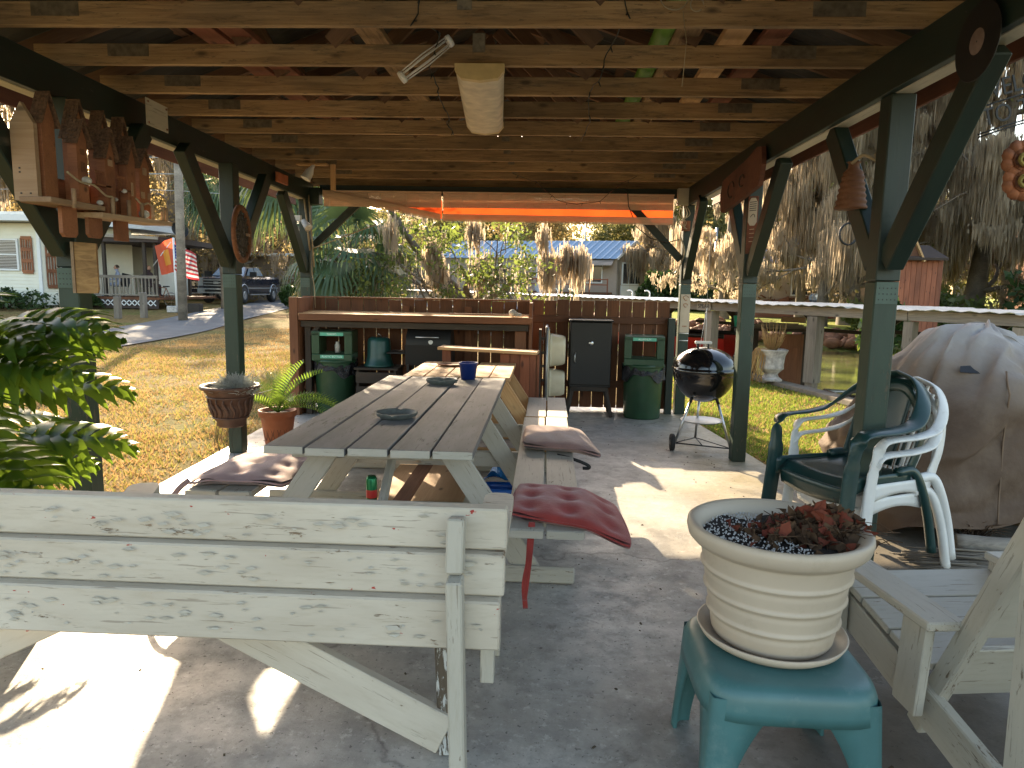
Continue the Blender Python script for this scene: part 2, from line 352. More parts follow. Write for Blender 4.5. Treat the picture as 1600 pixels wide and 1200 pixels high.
cr = n.t.nodes.new('ShaderNodeTexVoronoi'); cr.feature = 'DISTANCE_TO_EDGE'; cr.inputs['Scale'].default_value = .42
nv = n.t.nodes.new('ShaderNodeVectorMath'); nv.operation = 'ADD'; n.l(v, nv.inputs[0])
nn = n.t.nodes.new('ShaderNodeTexNoise'); n.l(v, nn.inputs['Vector']); nn.inputs['Scale'].default_value = 2.5; nn.inputs['Detail'].default_value = 6
nm = n.t.nodes.new('ShaderNodeVectorMath'); nm.operation = 'SCALE'; nm.inputs['Scale'].default_value = .5; n.l(nn.outputs['Color'], nm.inputs[0]); n.l(nm.outputs[0], nv.inputs[1]); n.l(nv.outputs[0], cr.inputs['Vector'])
a = n.mix(n.ramp(cr.outputs['Distance'], [(.0015, .55), (.005, 0.)]), a, (.06, .05, .045))
n.col(a); n.l(n.ramp(n.noise(v, 3, 7, .7), [(.35, .26), (.62, .6)]), n.p.inputs['Roughness']); n.bump(n.noise(v, 22, 9, .75), .4, .008); M_conc = n.m
# lawn
n = N('lawn'); v = n.vec(rnd=False)
a = n.ramp(n.noise(v, .35, 8, .65), [(.34, (.42, .24, .10)), (.50, (.38, .27, .105)), (.62, (.24, .25, .065)), (.75, (.15, .20, .045))])
a = n.mix(n.ramp(n.noise(v, 7, 8, .75), [(.42, .55), (.62, 0.)]), a, (.085, .06, .03))
a = n.mix(n.ramp(n.noise(v, 60, 3, .8), [(.42, .6), (.58, 0.)]), a, (.05, .045, .018))
a = n.mix(n.ramp(n.noise(v, 3, 5, .7), [(.60, 0.), (.72, .6)]), a, (.36, .24, .10))
sp = n.t.nodes.new('ShaderNodeSeparateXYZ'); n.l(v, sp.inputs[0]); gg = n.math('ADD', n.math('ADD', sp.outputs['X'], n.math('MULTIPLY', sp.outputs['Y'], .61)), n.math('MULTIPLY', n.noise(v, .5, 4), 4.))
gm = n.ramp(n.math('MULTIPLY', gg, .02), [(.56, 0.), (.60, .8)]); a = n.mix(gm, a, (.26, .31, .07))
n.col(a); n.set(Roughness=.95); n.p.inputs['Specular IOR Level'].default_value = .1; n.bump(n.noise(v, 30, 6, .8), .8, .05); M_lawn = n.m
n = N('asphalt'); v = n.vec(rnd=False)
a = n.ramp(n.noise(v, 1.1, 6, .7), [(.3, (.085, .085, .09)), (.7, (.15, .15, .15))]); n.col(n.mix(n.ramp(n.noise(v, 90, 2), [(.6, 0.), (.7, .5)]), a, (.28, .27, .25)))
n.set(Roughness=.85); n.bump(n.noise(v, 60, 4), .4, .01); M_asph = n.m
n = N('canal_water'); v = n.vec(rnd=False); n.col(n.ramp(n.noise(v, .35, 5), [(.45, (.05, .055, .025)), (.6, (.17, .19, .05))]))
n.set(Roughness=.08); n.bump(n.noise(v, 3.2, 3), .08, .05); M_water = n.m
M_grassb = leafmat('grass_blade', (.17, .20, .05), (.36, .32, .11), trans=.4, rough=.8, sc=1.2, tcol=(.42, .36, .08), spec=.1)
M_greenb = leafmat('green_grass_blade', (.10, .16, .03), (.22, .28, .06), trans=.4, rough=.8, sc=1.2, tcol=(.38, .46, .06), spec=.1)
M_strawb = leafmat('straw_blade', (.42, .255, .105), (.62, .42, .19), trans=.35, rough=.9, sc=2, spec=.1)

# ================================================================== SETTING
def Xn(y):
    return 4.2+(11.3-y)*.215 if y < 14 else max(3.62-.61*(y-14), -5)
def Xf(y): return 28-.61*y
def T(x, y):
    r = .40*ss(17, 31, y)*(1-ss(-8, -3, x)*(1-ss(40, 50, y)))
    return -.04 + r + .015*sin(x*1.3)*cos(y*.9)*ss(9.8, 14, y)
def ground():
    ys = list(np.arange(-12, 10, .8)) + list(np.arange(10, 60, 1.0)) + [62, 66, 72, 80, 100, 140, 220, 400, 700]
    ys = [-80, -40] + ys; V = []; nr = []
    for y in ys:
        xn = Xn(y); w = Xf(y)-xn; row = []
        for x in (-700, -300, -120, -60, -45, -36, -30, -26, -23, -20, -18, -16, -14, -12, -10, -8.5, -7, -6): row.append((x, T(x, y)))
        for k in (.1, .25, .4, .55, .7, .85, .95, .999): x = -6+(xn+6)*k; row.append((x, T(x, y)))
        if w > .5 and y < 53:
            row += [(xn+.02, -1.3), (xn+w*.5, -1.3), (xn+w-2.4, -1.1), (xn+w-.8, -.45), (xn+w, -.05), (xn+w+1, .16)]
        else:
            row += [(xn+max(.1, w)*t, T(xn, y)) for t in (.1, .3, .5, .7, .9, 1.)]
        e = row[-1][0]
        for t in (2, 6, 12, 20, 40, 90, 200, 700): row.append((e+t, .22+.1*sin(t+y*.3)))
        nr = len(row); V += [(a, y, b) for a, b in row]
    F = [(j*nr+i, j*nr+i+1, (j+1)*nr+i+1, (j+1)*nr+i) for j in range(len(ys)-1) for i in range(nr-1)]
    m = MB(); m.add(V, F, True); return tag(m.build('ground', M_lawn), kind='structure')
ground()
m = MB(); W_ = [(-5, 60), (30, 60), (30, -10), (60, -40)]
m.add([(-5.2, 57, -.5), (60, 57, -.5), (60, -60, -.5), (3.6, -60, -.5), (3.6, 14, -.5)], [(4, 3, 2, 1, 0)]); tag(m.build('water', M_water), kind='structure')
def slab():
    o = [(-2.96, -4), (-2.9, 3.4), (-2.97, 6), (-3.12, 9.45), (1.62, 9.45), (1.74, 8.9), (1.94, 7.2), (2.06, 5.94), (2.3, 5.1), (3.5, 4.75), (4.3, 4.2), (4.4, -4)]
    bm = bmesh.new(); f = bm.faces.new([bm.verts.new((x, y, 0)) for x, y in o][::-1]); f.normal_flip() if f.normal.z < 0 else None
    bm.normal_update()
    if f.normal.z < 0: f.normal_flip()
    r = bmesh.ops.extrude_face_region(bm, geom=[f]); bmesh.ops.translate(bm, verts=[e for e in r['geom'] if isinstance(e, bmesh.types.BMVert)], vec=(0, 0, -.12))
    bmesh.ops.recalc_face_normals(bm, faces=bm.faces); me = bpy.data.meshes.new('patio_slab'); bm.to_mesh(me); bm.free()
    return tag(link('patio_slab', me, M_conc), kind='structure')
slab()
def ribbon(name, pts, mat, dz=.03):
    m = MB(); V = []; F = []
    P = []
    for (x0, y0, w0), (x1, y1, w1) in zip(pts[:-1], pts[1:]):
        k = max(2, int(math.hypot(x1-x0, y1-y0)/1.0))
        P += [(x0+(x1-x0)*t/k, y0+(y1-y0)*t/k, w0+(w1-w0)*t/k) for t in range(k)]
    P.append(pts[-1])
    for i, (x, y, w) in enumerate(P):
        a, b = P[max(0, i-1)], P[min(len(P)-1, i+1)]; dx, dy = b[0]-a[0], b[1]-a[1]; L = math.hypot(dx, dy); nx, ny = -dy/L, dx/L
        for t in (-.5, 0, .5): V.append((x+nx*w*t, y+ny*w*t, T(x+nx*w*t, y+ny*w*t)+dz+(.01 if t == 0 else 0)))
    for i in range(len(P)-1):
        for k in (0, 1): F.append((i*3+k, (i+1)*3+k, (i+1)*3+k+1, i*3+k+1))
    m.add(V, F, True); return tag(m.build(name, mat), kind='structure')
ribbon('road', [(-11.2, -20, 3.), (-11.4, 14, 3.), (-11.7, 21, 2.9), (-12.4, 28, 2.8), (-13.8, 36, 3.2), (-17, 47, 4), (-24, 62, 5)], M_asph)
ribbon('side_road', [(-12.6, 36, 3.2), (-9, 41, 4.5), (-3, 46, 4.5), (4, 62, 4)], M_asph, .036)
# seawall cap: one long timber and its wall, seen beside the lawn
m = MB()
for y0, y1 in ((2.5, 6.0), (6.03, 9.6), (9.63, 13.98)): m.bar((Xn(y0)-.06, y0, .015), (Xn(y1)-.06, y1, .015), .26, .07)
m.bar((3.56, 14, .015), (-4.9, 28, .015), .26, .07); m.build('cap', M_weather, sw := thing('seawall', 'low timber capped seawall along the canal edge of the lawn', 'seawall', (4.5, 10, 0)))
m = MB(); m.bar((Xn(2.5)+.03, 2.5, -.6), (Xn(13.98)+.03, 13.98, -.6), .06, 1.2); m.build('wall', M_dark, sw)
# grass blades (nobody could count them)
def blades(n, reg, hmin, hmax, mat, name):
    P = []
    while len(P) < n:
        q = RNG.rand(n*2, 2)
        x = reg[0]+(reg[1]-reg[0])*q[:, 0]; y = reg[2]+(reg[3]-reg[2])*q[:, 1]**1.4
        dens = .5+.5*np.sin(x*1.7+np.sin(y*1.1)*2)*np.sin(y*2.1+np.sin(x*.9))
        k = RNG.rand(len(x)) < np.clip(.08+1.3*dens*(.5+.5*np.sin(x*5.3+1)*np.sin(y*4.1+x)), 0, 1)
        if reg[4] == 'R': k &= (x > np.where(y > 5.1, np.interp(y, [5.1, 5.94, 7.2, 8.9, 9.4], [2.35, 2.12, 1.98, 1.8, 1.7]), 9)) | (y > 9.5); k &= x < 4.0+(11.3-y)*.215
        if reg[4] == 'L': k &= (x < -3.02) & ((x > -9.7) | (x < -13.3))
        if reg[4] == 'B': k &= x < 11.2-.61*y-.2
        P += list(zip(x[k], y[k]))
    P = np.array(P[:n]); z = np.array([T(a, b) for a, b in P]); h = hmin+(hmax-hmin)*RNG.rand(n)**2; an = RNG.rand(n)*6.28; w = .004+.003*RNG.rand(n)+P[:, 1]*.0004
    lean = RNG.randn(n, 2)*.6*h[:, None]
    V = np.zeros((n, 3, 3)); V[:, 0] = np.c_[P[:, 0]-np.cos(an)*w, P[:, 1]-np.sin(an)*w, z]; V[:, 1] = np.c_[P[:, 0]+np.cos(an)*w, P[:, 1]+np.sin(an)*w, z]
    V[:, 2] = np.c_[P[:, 0]+lean[:, 0], P[:, 1]+lean[:, 1], z+h]
    return tag(npmesh(name, V.reshape(-1, 3), np.arange(n*3).reshape(-1, 3), mat), kind='stuff')
tag(blades(60000, (-14, -3, 4, 22, 'L'), .02, .07, M_strawb, 'dry_grass'), 'short dry straw coloured grass between the patio and the road', 'grass')
tag(blades(26000, (-12, -3, 4, 16, 'L'), .02, .08, M_grassb, 'green_grass'), 'green tufts growing through the dry lawn left of the patio', 'grass')
tag(blades(42000, (1.6, 4.6, 5, 14, 'R'), .02, .07, M_greenb, 'canal_grass'), 'patchy green grass between the patio slab and the seawall', 'grass')
tag(blades(22000, (1.6, 4.6, 5, 14, 'R'), .02, .05, M_strawb, 'canal_straw'), 'dead straw coloured grass by the seawall', 'grass')

V = []; m = MB()
for _ in range(900):
    x, y = random.uniform(-2.8, 3.6), random.uniform(1.9, 9); k = random.random()
    if k < .45: x = random.choice((random.gauss(-2.7, .15), random.gauss(1.9, .25)))
    if not (-2.9 < x < 3.4) or (x > 1.6 and y > 5): continue
    s_ = random.uniform(.002, .009); m.box((x, y, s_*.25), (s_*random.uniform(1, 2.4), s_, s_*.5), (0, random.uniform(-.3, .3), random.random()*3))
tag(m.build('slab_debris', plain('leaf_crumbs', (.09, .065, .04), .9, var=.6, sc=3)), 'scattered leaf crumbs and grit on the patio slab', 'debris', kind='stuff')
# ================================================================== PAVILION
PV = thing('pavilion', 'open timber pavilion with dark green posts over the picnic tables', 'pavilion', (-.5, 5, 0))
XL, XR, HB = -2.79, 1.80, 2.575
posts_L = [(-2.79, 4.10), (-2.80, 6.25), (-3.0, 8.82)]; posts_R = [(1.80, 3.93), (1.80, 6.49), (1.71, 8.93)]
front_posts = [(-2.79, 1.2), (1.80, 1.2)]
PR = [0, 0, 0, 0]
for (x, y) in posts_L+posts_R:
    s = 1 if x > 0 else -1
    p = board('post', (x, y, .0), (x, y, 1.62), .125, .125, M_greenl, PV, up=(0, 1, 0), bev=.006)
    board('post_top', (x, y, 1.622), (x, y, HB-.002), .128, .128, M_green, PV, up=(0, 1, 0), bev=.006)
    plm = MB(); plm.box((x, y-.0655, 1.56), (.115, .004, .115))
    pl = plm.build('nail_plate', M_plate, PV)
    hm = MB()
    for i in range(5):
        for j in range(3): hm.box((x-.042+i*.021, y-.068, 1.525+j*.03), (.005, .002, .007))
    hm.build('plate_teeth', M_blk, pl)
for (x, y) in front_posts: board('post', (x, y, 0), (x, y, HB), .125, .125, M_green, PV, up=(0, 1, 0))
for (x, y), n_ in zip(posts_L+posts_R+front_posts, range(8)):
    xi = x + (.0)
    for d in (-1, 1):
        if n_ in (2, 5) and d == 1: continue
        board('brace', (xi, y+d*.075, 1.72), (xi, y+d*.80, HB-.01), .135, .09, M_green, PV, up=(1, 0, 0), bev=.006)
# braces of the back header
board('brace', (-2.94, 8.93, 2.02), (-2.25, 8.95, 2.66), .09, .05, M_green, PV, up=(0, 1, 0))
board('brace', (1.64, 8.93, 1.92), (.98, 8.95, 2.60), .09, .05, M_green, PV, up=(0, 1, 0))
# side beams
def bx(t): return -2.70-.028*t
for nm, w, off, zz, mt in (('beam', .205, 0, 2.675, M_green), ('beam_core', .19, .10, 2.666, M_pale)):
    th = .04 if off == 0 else .09
    board(nm, (bx(.5)-.02-off*.7, .5, zz), (bx(9.0)-.02-off*.7, 9.0, zz), w, th, mt, PV, up=(1, 0, 0))
    board(nm, (1.755+off*.7, .5, zz), (1.70+off*.7, 9.0, zz), w, th, mt, PV, up=(1, 0, 0))
board('header_beam', (-2.85, 8.97, 2.71), (1.66, 8.97, 2.71), .11, .09, M_green, PV, up=(0, 1, 0))
board('header_stub', (-2.92, 8.80, 2.62), (-2.92, 8.95, 2.62), .2, .2, M_green, PV)
# fascias
board('fascia', (-3.15, .4, 2.66), (-3.35, 9.45, 2.66), .17, .022, M_fascia, PV, up=(1, 0, 0))
board('fascia', (2.17, .4, 2.725), (2.12, 9.45, 2.725), .17, .022, M_fascia, PV, up=(1, 0, 0))
# trusses
XC, ZR = -.5, 3.72
M_nplate = plain('tarnished_nail_plate', (.16, .125, .08), .55, .3, var=.35, sc=30)
for k in range(-4, 10):
    y = 3.56+.61*k
    if k == 9: y = 8.98+.09
    board('joist', (-2.98, y, 2.836), (2.02, y, 2.836), .112, .038, M_joist, PV, up=(0, 1, 0), bev=.003)
    for s, xe in ((-1, -3.12), (1, 2.12)):
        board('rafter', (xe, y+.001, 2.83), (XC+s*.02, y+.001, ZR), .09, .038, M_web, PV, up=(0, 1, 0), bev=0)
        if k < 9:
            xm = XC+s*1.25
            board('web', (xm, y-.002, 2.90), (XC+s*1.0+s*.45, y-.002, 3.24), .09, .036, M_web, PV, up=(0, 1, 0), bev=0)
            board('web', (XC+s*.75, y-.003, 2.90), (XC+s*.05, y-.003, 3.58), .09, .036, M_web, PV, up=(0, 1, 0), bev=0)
    if k < 9:
        for x in (-2.42, 1.32): box('nail_plate', (x, y-.0205, 2.855), (.24, .003, .065), M_nplate, PV, bev=0)
        box('nail_plate', (-.42+(k % 3)*.01, y-.021, 2.90), (.07, .003, .10), M_nplate, PV, bev=0)
for s, xe in ((-1, -3.22), (1, 2.22)):
    for j in range(9):
        y0 = .3+j*1.02
        a = Vector((xe, y0, 2.862)); b = Vector((XC, y0, ZR+.075)); mid = (a+b)/2; L = (b-a).length
        sh = MB(); nr_ = 13
        def rf(u, v, a=a, b=b, y0=y0):
            p = a.lerp(b, v); return Vector((p.x, y0+u*1.03, p.z + (.008 if (int(u*24) % 4 == 0) else 0)))
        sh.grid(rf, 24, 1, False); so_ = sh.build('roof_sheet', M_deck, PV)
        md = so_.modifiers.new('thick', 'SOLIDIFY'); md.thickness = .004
for k in range(17):
    x0, x1 = -3.05+k*.30, -3.05+(k+1)*.30-.006; xm = (x0+x1)/2; zt = 2.86+(1-abs(xm-XC)/2.72)*.86
    if zt > 2.93: board('gable_board', (xm, 9.16, 2.775), (xm, 9.16, zt), x1-x0, .016, M_web, PV, up=(0, 1, 0), bev=0)  # closing boards added to stop sunlight passing above the header
for x, zr in ((-2.4, 3.06), (-1.6, 3.33), (-.9, 3.57), (-.1, 3.57), (.6, 3.33), (1.4, 3.06)):
    board('purlin', (x, .4, zr+.09), (x, 9.4, zr+.09), .09, .03, M_web, PV, bev=0)
# planks stored up in the trusses
for i, (x, y0, y1, lab, mt) in enumerate(((-1.95, 3.3, 6.1, 'reddish plank stored on the trusses, left of the light fixture', M_reddish), (-1.78, 3.2, 6.4, 'second reddish plank stored flat on the trusses at the left', M_reddish),
        (-1.02, 3.4, 7.2, 'brown plank lying on the trusses just left of the light fixture', M_joist), (.98, 3.4, 5.6, 'wide orange brown plank stored on the trusses at the right', M_newwood), (1.2, 3.5, 5.9, 'red brown plank beside the orange one on the trusses', M_reddish),
        (.72, 3.3, 6.8, 'brown plank stored on the trusses beside the green pipe', M_joist))):
    tag(board('stored_plank', (x, y0, 2.945+.002*i), (x+.05, y1, 2.945), .14, .035, mt), lab, 'plank', 'planks stored in the trusses')
m = MB()
prof = [(.055, 0), (.055, 3.0), (.062, 3.0), (.062, 3.03), (.05, 3.03), (.05, 0)]
m.lathe(prof, (.62, 3.35, 2.985), 20, Matrix.Rotation(-pi/2, 3, 'X')); gp = m.build('green_pipe', plain('green_pipe_plastic', (.12, .24, .035), .4, bump=0))
tag(gp, 'fat green plastic pipe stored across the roof trusses', 'pipe')
m = MB(); m.tube([(.56+.07*cos(a), 3.52+.01*sin(a*3), 2.93-.09*sin(a)) for a in np.linspace(0, pi, 12)], .003, 6); m.tube([(.60, 3.52, 2.84), (.62, 3.5, 2.7), (.61, 3.5, 2.5)], .002, 5)
m.tube([(.66+.03*cos(a), 3.5, 2.86+.03*sin(a)) for a in np.linspace(0, 5.5, 14)], .003, 6)
tag(m.build('rope', M_rope), 'thin pale rope looped round the green pipe with its end hanging', 'rope')

# ceiling light
FX = thing('light_fixture', 'long dusty cream fluorescent light fixture under the trusses', 'light', (-.44, 4.77, 2.78))
m = MB()
for (y, w) in ((4.12, 1), (5.45, 1)): pass
def fx_sec(s=1.): return [(-.135, 0), (-.135, -.035), (-.10, -.075), (0, -.088), (.10, -.075), (.135, -.035), (.135, 0)]
def fixt(u, v):
    P = fx_sec(); k = u*(len(P)-1); i = min(int(k), len(P)-2); t = k-i
    return Vector((-.40-.16*v*.55+P[i][0]*(1-t)+P[i+1][0]*t, 4.14+v*1.33, 2.772+P[i][1]*(1-t)+P[i+1][1]*t))
M_lens = plain('yellowed_lens', (.60, .52, .38), .5, var=.22, sc=10, bump=.1); M_lens2 = plain('yellow_cap', (.55, .42, .20), .55, var=.15, sc=14)
m.grid(fixt, 6, 10); m.build('lens', M_lens, FX)
for v_, nm in ((0, 'end_cap'), (1, 'end_cap')):
    m = MB(); cx = -.40-.16*v_*.55; yy = 4.14+v_*1.33
    m.prism([(a, b) for a, b in fx_sec()], .05, Matrix(((1.02, 0, 0, cx), (0, 0, 1, yy+(-.025 if v_ == 0 else .025)), (0, 1.03, 0, 2.774), (0, 0, 0, 1)))); m.build(nm, M_lens2, FX)
# wire frame lamp guard
m = MB(); a0, a1 = Vector((-.80, 3.95, 2.66)), Vector((-.555, 4.0, 2.86))
d = (a1-a0).normalized(); q = d.orthogonal().normalized(); w = d.cross(q)
WG = thing('wire_guard', 'folded white wire frame hanging on the truss left of the ceiling light', 'wire frame', tuple(a0))
for k in range(6):
    o = q*cos(k*1.05)*.025+w*sin(k*1.05)*.025; m.tube([a0+o, a0.lerp(a1, .5)+o*1.25, a1+o], .0035, 6)
m.build('wires', M_wht, WG)
for p in (a0, a1):
    m = MB(); m.lathe([(0, -.012), (.032, -.012), (.034, 0), (.032, .012), (0, .012)], p, 12, d.to_track_quat('Z', 'Y').to_matrix()); m.build('end_ring', M_wht, WG)
def lightstring(name, P, lab, r=.0035):
    P = [Vector(p) for p in P]; o = thing(name, lab, 'cable', tuple(P[0]))
    Q = []
    for a, b in zip(P[:-1], P[1:]):
        for t in np.linspace(0, 1, 5)[:-1]: Q.append(a.lerp(b, t)+Vector((random.uniform(-.008, .008), 0, random.uniform(-.006, .006))))
    Q.append(P[-1]); m = MB(); m.tube(Q, r, 5); m.build('wire', M_cable, o)
    m = MB()
    for p in Q[1::3]: m.tube([p, p+Vector((random.uniform(-.025, .025), -.006, -.028))], [.005, .003], 5)
    tag(m.build('bulbs', M_cable, o), kind='stuff')
lightstring('string_light', [(-.62, 3.5, 2.92), (-.65, 3.52, 2.8), (-.58, 3.9, 2.86), (-.68, 4.1, 2.75), (-.66, 4.3, 2.70), (-.70, 4.6, 2.72), (-.68, 4.9, 2.66), (-.76, 5.4, 2.74), (-.74, 5.6, 2.70)], 'dark green string of lights tangled left of the ceiling light')
lightstring('string_light', [(.32, 3.5, 2.95), (.34, 3.52, 2.83), (.30, 4.1, 2.82), (.27, 4.13, 2.72), (.24, 4.7, 2.78), (.28, 5.3, 2.74), (.25, 6.0, 2.74)], 'dark string of lights stapled along the trusses right of the ceiling light')
lightstring('string_light', [(-.4, 7.9, 2.77), (-.15, 8.3, 2.74), (.1, 8.8, 2.60), (.35, 8.85, 2.56), (.62, 8.85, 2.60), (.8, 8.4, 2.73), (.95, 8.0, 2.77)], 'dark string of lights sagging in front of the bamboo blind')
m = MB(); m.tube([(.95, 8.85, 2.74), (.97, 8.86, 2.55), (1.08, 8.86, 2.3), (1.25, 8.86, 2.17), (1.45, 8.87, 2.12), (1.60, 8.85, 2.16)], .006, 6); tag(m.build('cable', M_cable), 'black cable looping from the header down to the right back post', 'cable')
# bamboo blinds
def blind(x0, x1, zL, zR, lab, droop):
    B = thing('bamboo_blind', lab, 'blind', ((x0+x1)/2, 8.86, 2.7), group='bamboo blinds under the back header')
    me = boxmesh(x1-x0-.012, .0045, .0125, 0, M_bamboo)
    for i in range(22):
        z = 2.665-i*.0131
        if z < 2.50: break
        link('slat', me, M_bamboo, B, Matrix.Translation(((x0+x1)/2, 8.875, z)))
    board('head_rail', (x0, 8.872, 2.685), (x1, 8.872, 2.685), .03, .02, M_bamboo, B, up=(0, 0, 1))
    # orange cloth behind the slats, shows below the slack front layer
    m = MB(); m.grid(lambda u, v: Vector((x0+(x1-x0)*u, 8.925+.006*sin(u*9), 2.60*(1-v)+v*min(2.59, zL+(zR-zL)*u-.05))), 20, 3); m.build('orange_backing', M_orange, B)
    # slack roll at the bottom, lifted at its left end
    for i in range(9):
        t = i/8
        board('slat', (x0+.005, 8.835-.01*sin(t*pi), zL-.078*t), (x1-.005, 8.835-.01*sin(t*pi), zR-.078*t), .0085, .004, M_bamboo, B, up=(0, 1, 0), bev=0)
    m = MB()
    for k in range(int((x1-x0)/.16)):
        x = x0+.08+k*.16; t = (x-x0)/(x1-x0)
        m.tube([(x, 8.868, 2.67), (x, 8.868, 2.51+.05*(k % 3))], .004, 4)
    tag(m.build('cords', plain('pale_cord', (.75, .62, .45), .8, bump=0) if 'pale_cord' not in MATS else MATS['pale_cord'], B), kind='stuff')
    return B
blind(-2.79, -1.315, 2.69, 2.42, 'short left bamboo blind under the back header, its roll lifted at the left end', 1)
blind(-1.30, 1.52, 2.42, 2.41, 'long right bamboo blind with an orange strip glowing between its slats', 0)
def sweep(self, P, sec, up=(0, 0, 1), cap=True, scale=None):
    """sweep a 2D section (side, up) along P; side = up x tangent"""
    P = [Vector(p) for p in P]; U = Vector(up); V = []; F = []; n = len(sec)
    for i, p in enumerate(P):
        a = P[max(0, i-1)]; b = P[min(len(P)-1, i+1)]; t = (b-a).normalized()
        w = U.cross(t); w = w.normalized() if w.length > 1e-5 else Vector((1, 0, 0)); q = t.cross(w); k = scale[i] if scale else 1
        for (x, y) in sec: V.append(p+w*x*k+q*y*k)
    for i in range(len(P)-1):
        for k in range(n): F.append((i*n+k, i*n+(k+1) % n, (i+1)*n+(k+1) % n, (i+1)*n+k))
    if cap: F += [tuple(range(n-1, -1, -1)), tuple((len(P)-1)*n+k for k in range(n))]
    return self.add(V, F, True)
MB.sweep = sweep
def rsec(w, h, r=.3):
    a, b = w/2, h/2; k = min(a, b)*r*2
    return [(-a+k, -b), (a-k, -b), (a, -b+k), (a, b-k), (a-k, b), (-a+k, b), (-a, b-k), (-a, -b+k)]
def arc(c, r, a0, a1, n, ax='xy'):
    o = []
    for t in np.linspace(a0, a1, n):
        x, y = r*cos(t), r*sin(t); v = {'xy': (x, y, 0), 'xz': (x, 0, y), 'yz': (0, x, y)}[ax]; o.append(Vector(c)+Vector(v))
    return o
def crom(P, n=6):
    P = [Vector(p) for p in P]; Q = [P[0]*2-P[1]]+P+[P[-1]*2-P[-2]]; o = []
    for i in range(1, len(Q)-2):
        a, b, c, d = Q[i-1:i+3]
        for t in np.linspace(0, 1, n, endpoint=False):
            o.append(.5*((2*b)+(-a+c)*t+(2*a-5*b+4*c-d)*t*t+(-a+3*b-3*c+d)*t**3))
    o.append(P[-1]); return o
def text(name, body, size, M, mat, parent=None, ext=.001, align='CENTER', sx=1.):
    cu = bpy.data.curves.new(name, 'FONT'); cu.body = body; cu.size = size; cu.extrude = ext; cu.align_x = align; cu.align_y = 'CENTER'
    t = bpy.data.objects.new(name, cu); C.objects.link(t); me = bpy.data.meshes.new_from_object(t); bpy.data.objects.remove(t)
    o = bpy.data.objects.new(name, me); C.objects.link(o); me.materials.clear(); me.materials.append(mat)
    M = M @ Matrix.Diagonal((sx, 1, 1, 1))
    if parent: o.parent = parent; o.matrix_basis = Wm(parent).inverted() @ M
    else: o.matrix_basis = M
    return o
def face(c, x, z):
    """4x4 with local x along x, local y along z (text up), facing x cross z"""
    x = Vector(x).normalized(); u = Vector(z); u = (u-x*u.dot(x)).normalized(); n = x.cross(u)
    return Matrix(((x.x, u.x, n.x, c[0]), (x.y, u.y, n.y, c[1]), (x.z, u.z, n.z, c[2]), (0, 0, 0, 1)))

# ================================================================== BACK FENCE AND BAR
FL = thing('picket_fence', 'brown cedar fence behind the bar shelf, left section with thin light gaps', 'fence', (-1.6, 8.74, 0))
x = -2.98; i = 0
while x < -.2:
    hgt = 1.372+random.uniform(-.006, .006); board('picket', (x, 8.74+random.uniform(-.003, .003), .04), (x+random.uniform(-.003, .003), 8.74, hgt), .150, .017, M_fence, FL, up=(0, 1, 0), bev=.002); x += .159
for z in (.35, 1.08): board('rail', (-3.02, 8.70, z), (-.2, 8.70, z), .085, .035, M_fence, FL, up=(0, 1, 0))
for x in (-1.72, -.95): board('fence_post', (x, 8.665, 0), (x, 8.665, 1.30), .085, .03, M_fence, FL, up=(0, 1, 0))
board('top_cap', (-3.02, 8.73, 1.385), (-.2, 8.73, 1.385), .05, .02, M_fence2, FL)
FR = thing('picket_fence', 'brown cedar fence behind the smoker, right section ending at the green post', 'fence', (.75, 8.99, 0))
x = -.10
while x < 1.62:
    board('picket', (x, 9.0+random.uniform(-.003, .003), .04), (x, 9.0, 1.398+random.uniform(-.008, .008)), .150, .017, M_fence, FR, up=(0, 1, 0), bev=.002); x += .1575
for z in (.35, 1.16): board('rail', (-.17, 8.96, z), (1.6, 8.96, z), .085, .035, M_fence, FR, up=(0, 1, 0))
board('fence_post', (1.56, 8.88, 0), (1.56, 8.88, 1.2), .085, .085, M_green, FR, up=(0, 1, 0))
BR = thing('bar_shelf', 'stained wooden bar with a sunlit shelf board in front of the fence', 'bar', (-1.5, 8.4, 0))
board('end_panel', (-2.90, 8.42, 0), (-2.90, 8.42, 1.385), .52, .038, M_fence2, BR, up=(1, 0, 0))
board('end_stile', (-2.935, 8.145, 0), (-2.935, 8.145, 1.39), .10, .036, M_fence2, BR, up=(0, 1, 0))
board('end_panel', (-.175, 8.46, 0), (-.175, 8.46, 1.37), .44, .036, M_fence2, BR, up=(1, 0, 0))
for j in range(3): board('shelf_board', (-2.875, 8.20+j*.176, 1.192+.008*j), (-.20, 8.20+j*.176, 1.192+.008*j), .172, .03, M_newtop, BR)
board('apron', (-2.87, 8.125, 1.165), (-.15, 8.125, 1.165), .075, .03, M_fence2, BR, up=(0, 1, 0))
board('rail', (-2.87, 8.20, 1.08), (-.2, 8.20, 1.08), .07, .035, M_dark, BR, up=(0, 1, 0))
board('leg', (-2.80, 8.24, 0), (-2.80, 8.24, 1.04), .07, .05, M_dark, BR, up=(0, 1, 0))
board('leg', (-.29, 8.27, 0), (-.29, 8.27, 1.04), .13, .035, M_fence2, BR, up=(0, 1, 0))
board('leg', (-1.70, 8.60, 0), (-1.70, 8.60, 1.15), .08, .035, M_fence2, BR, up=(0, 1, 0))
board('bracket', (-2.78, 8.22, .95), (-2.66, 8.22, 1.05), .04, .03, M_dark, BR, up=(0, 1, 0))
board('low_ledge', (-2.86, 8.4, .30), (-2.80, 8.4, .52), .3, .03, M_fence2, BR, up=(1, 0, 0))
tag(board('loose_stick', (-1.15, 8.36, 1.222), (-.28, 8.36, 1.222), .04, .018, M_fence2), 'loose narrow stick lying on the right end of the bar shelf', 'stick')
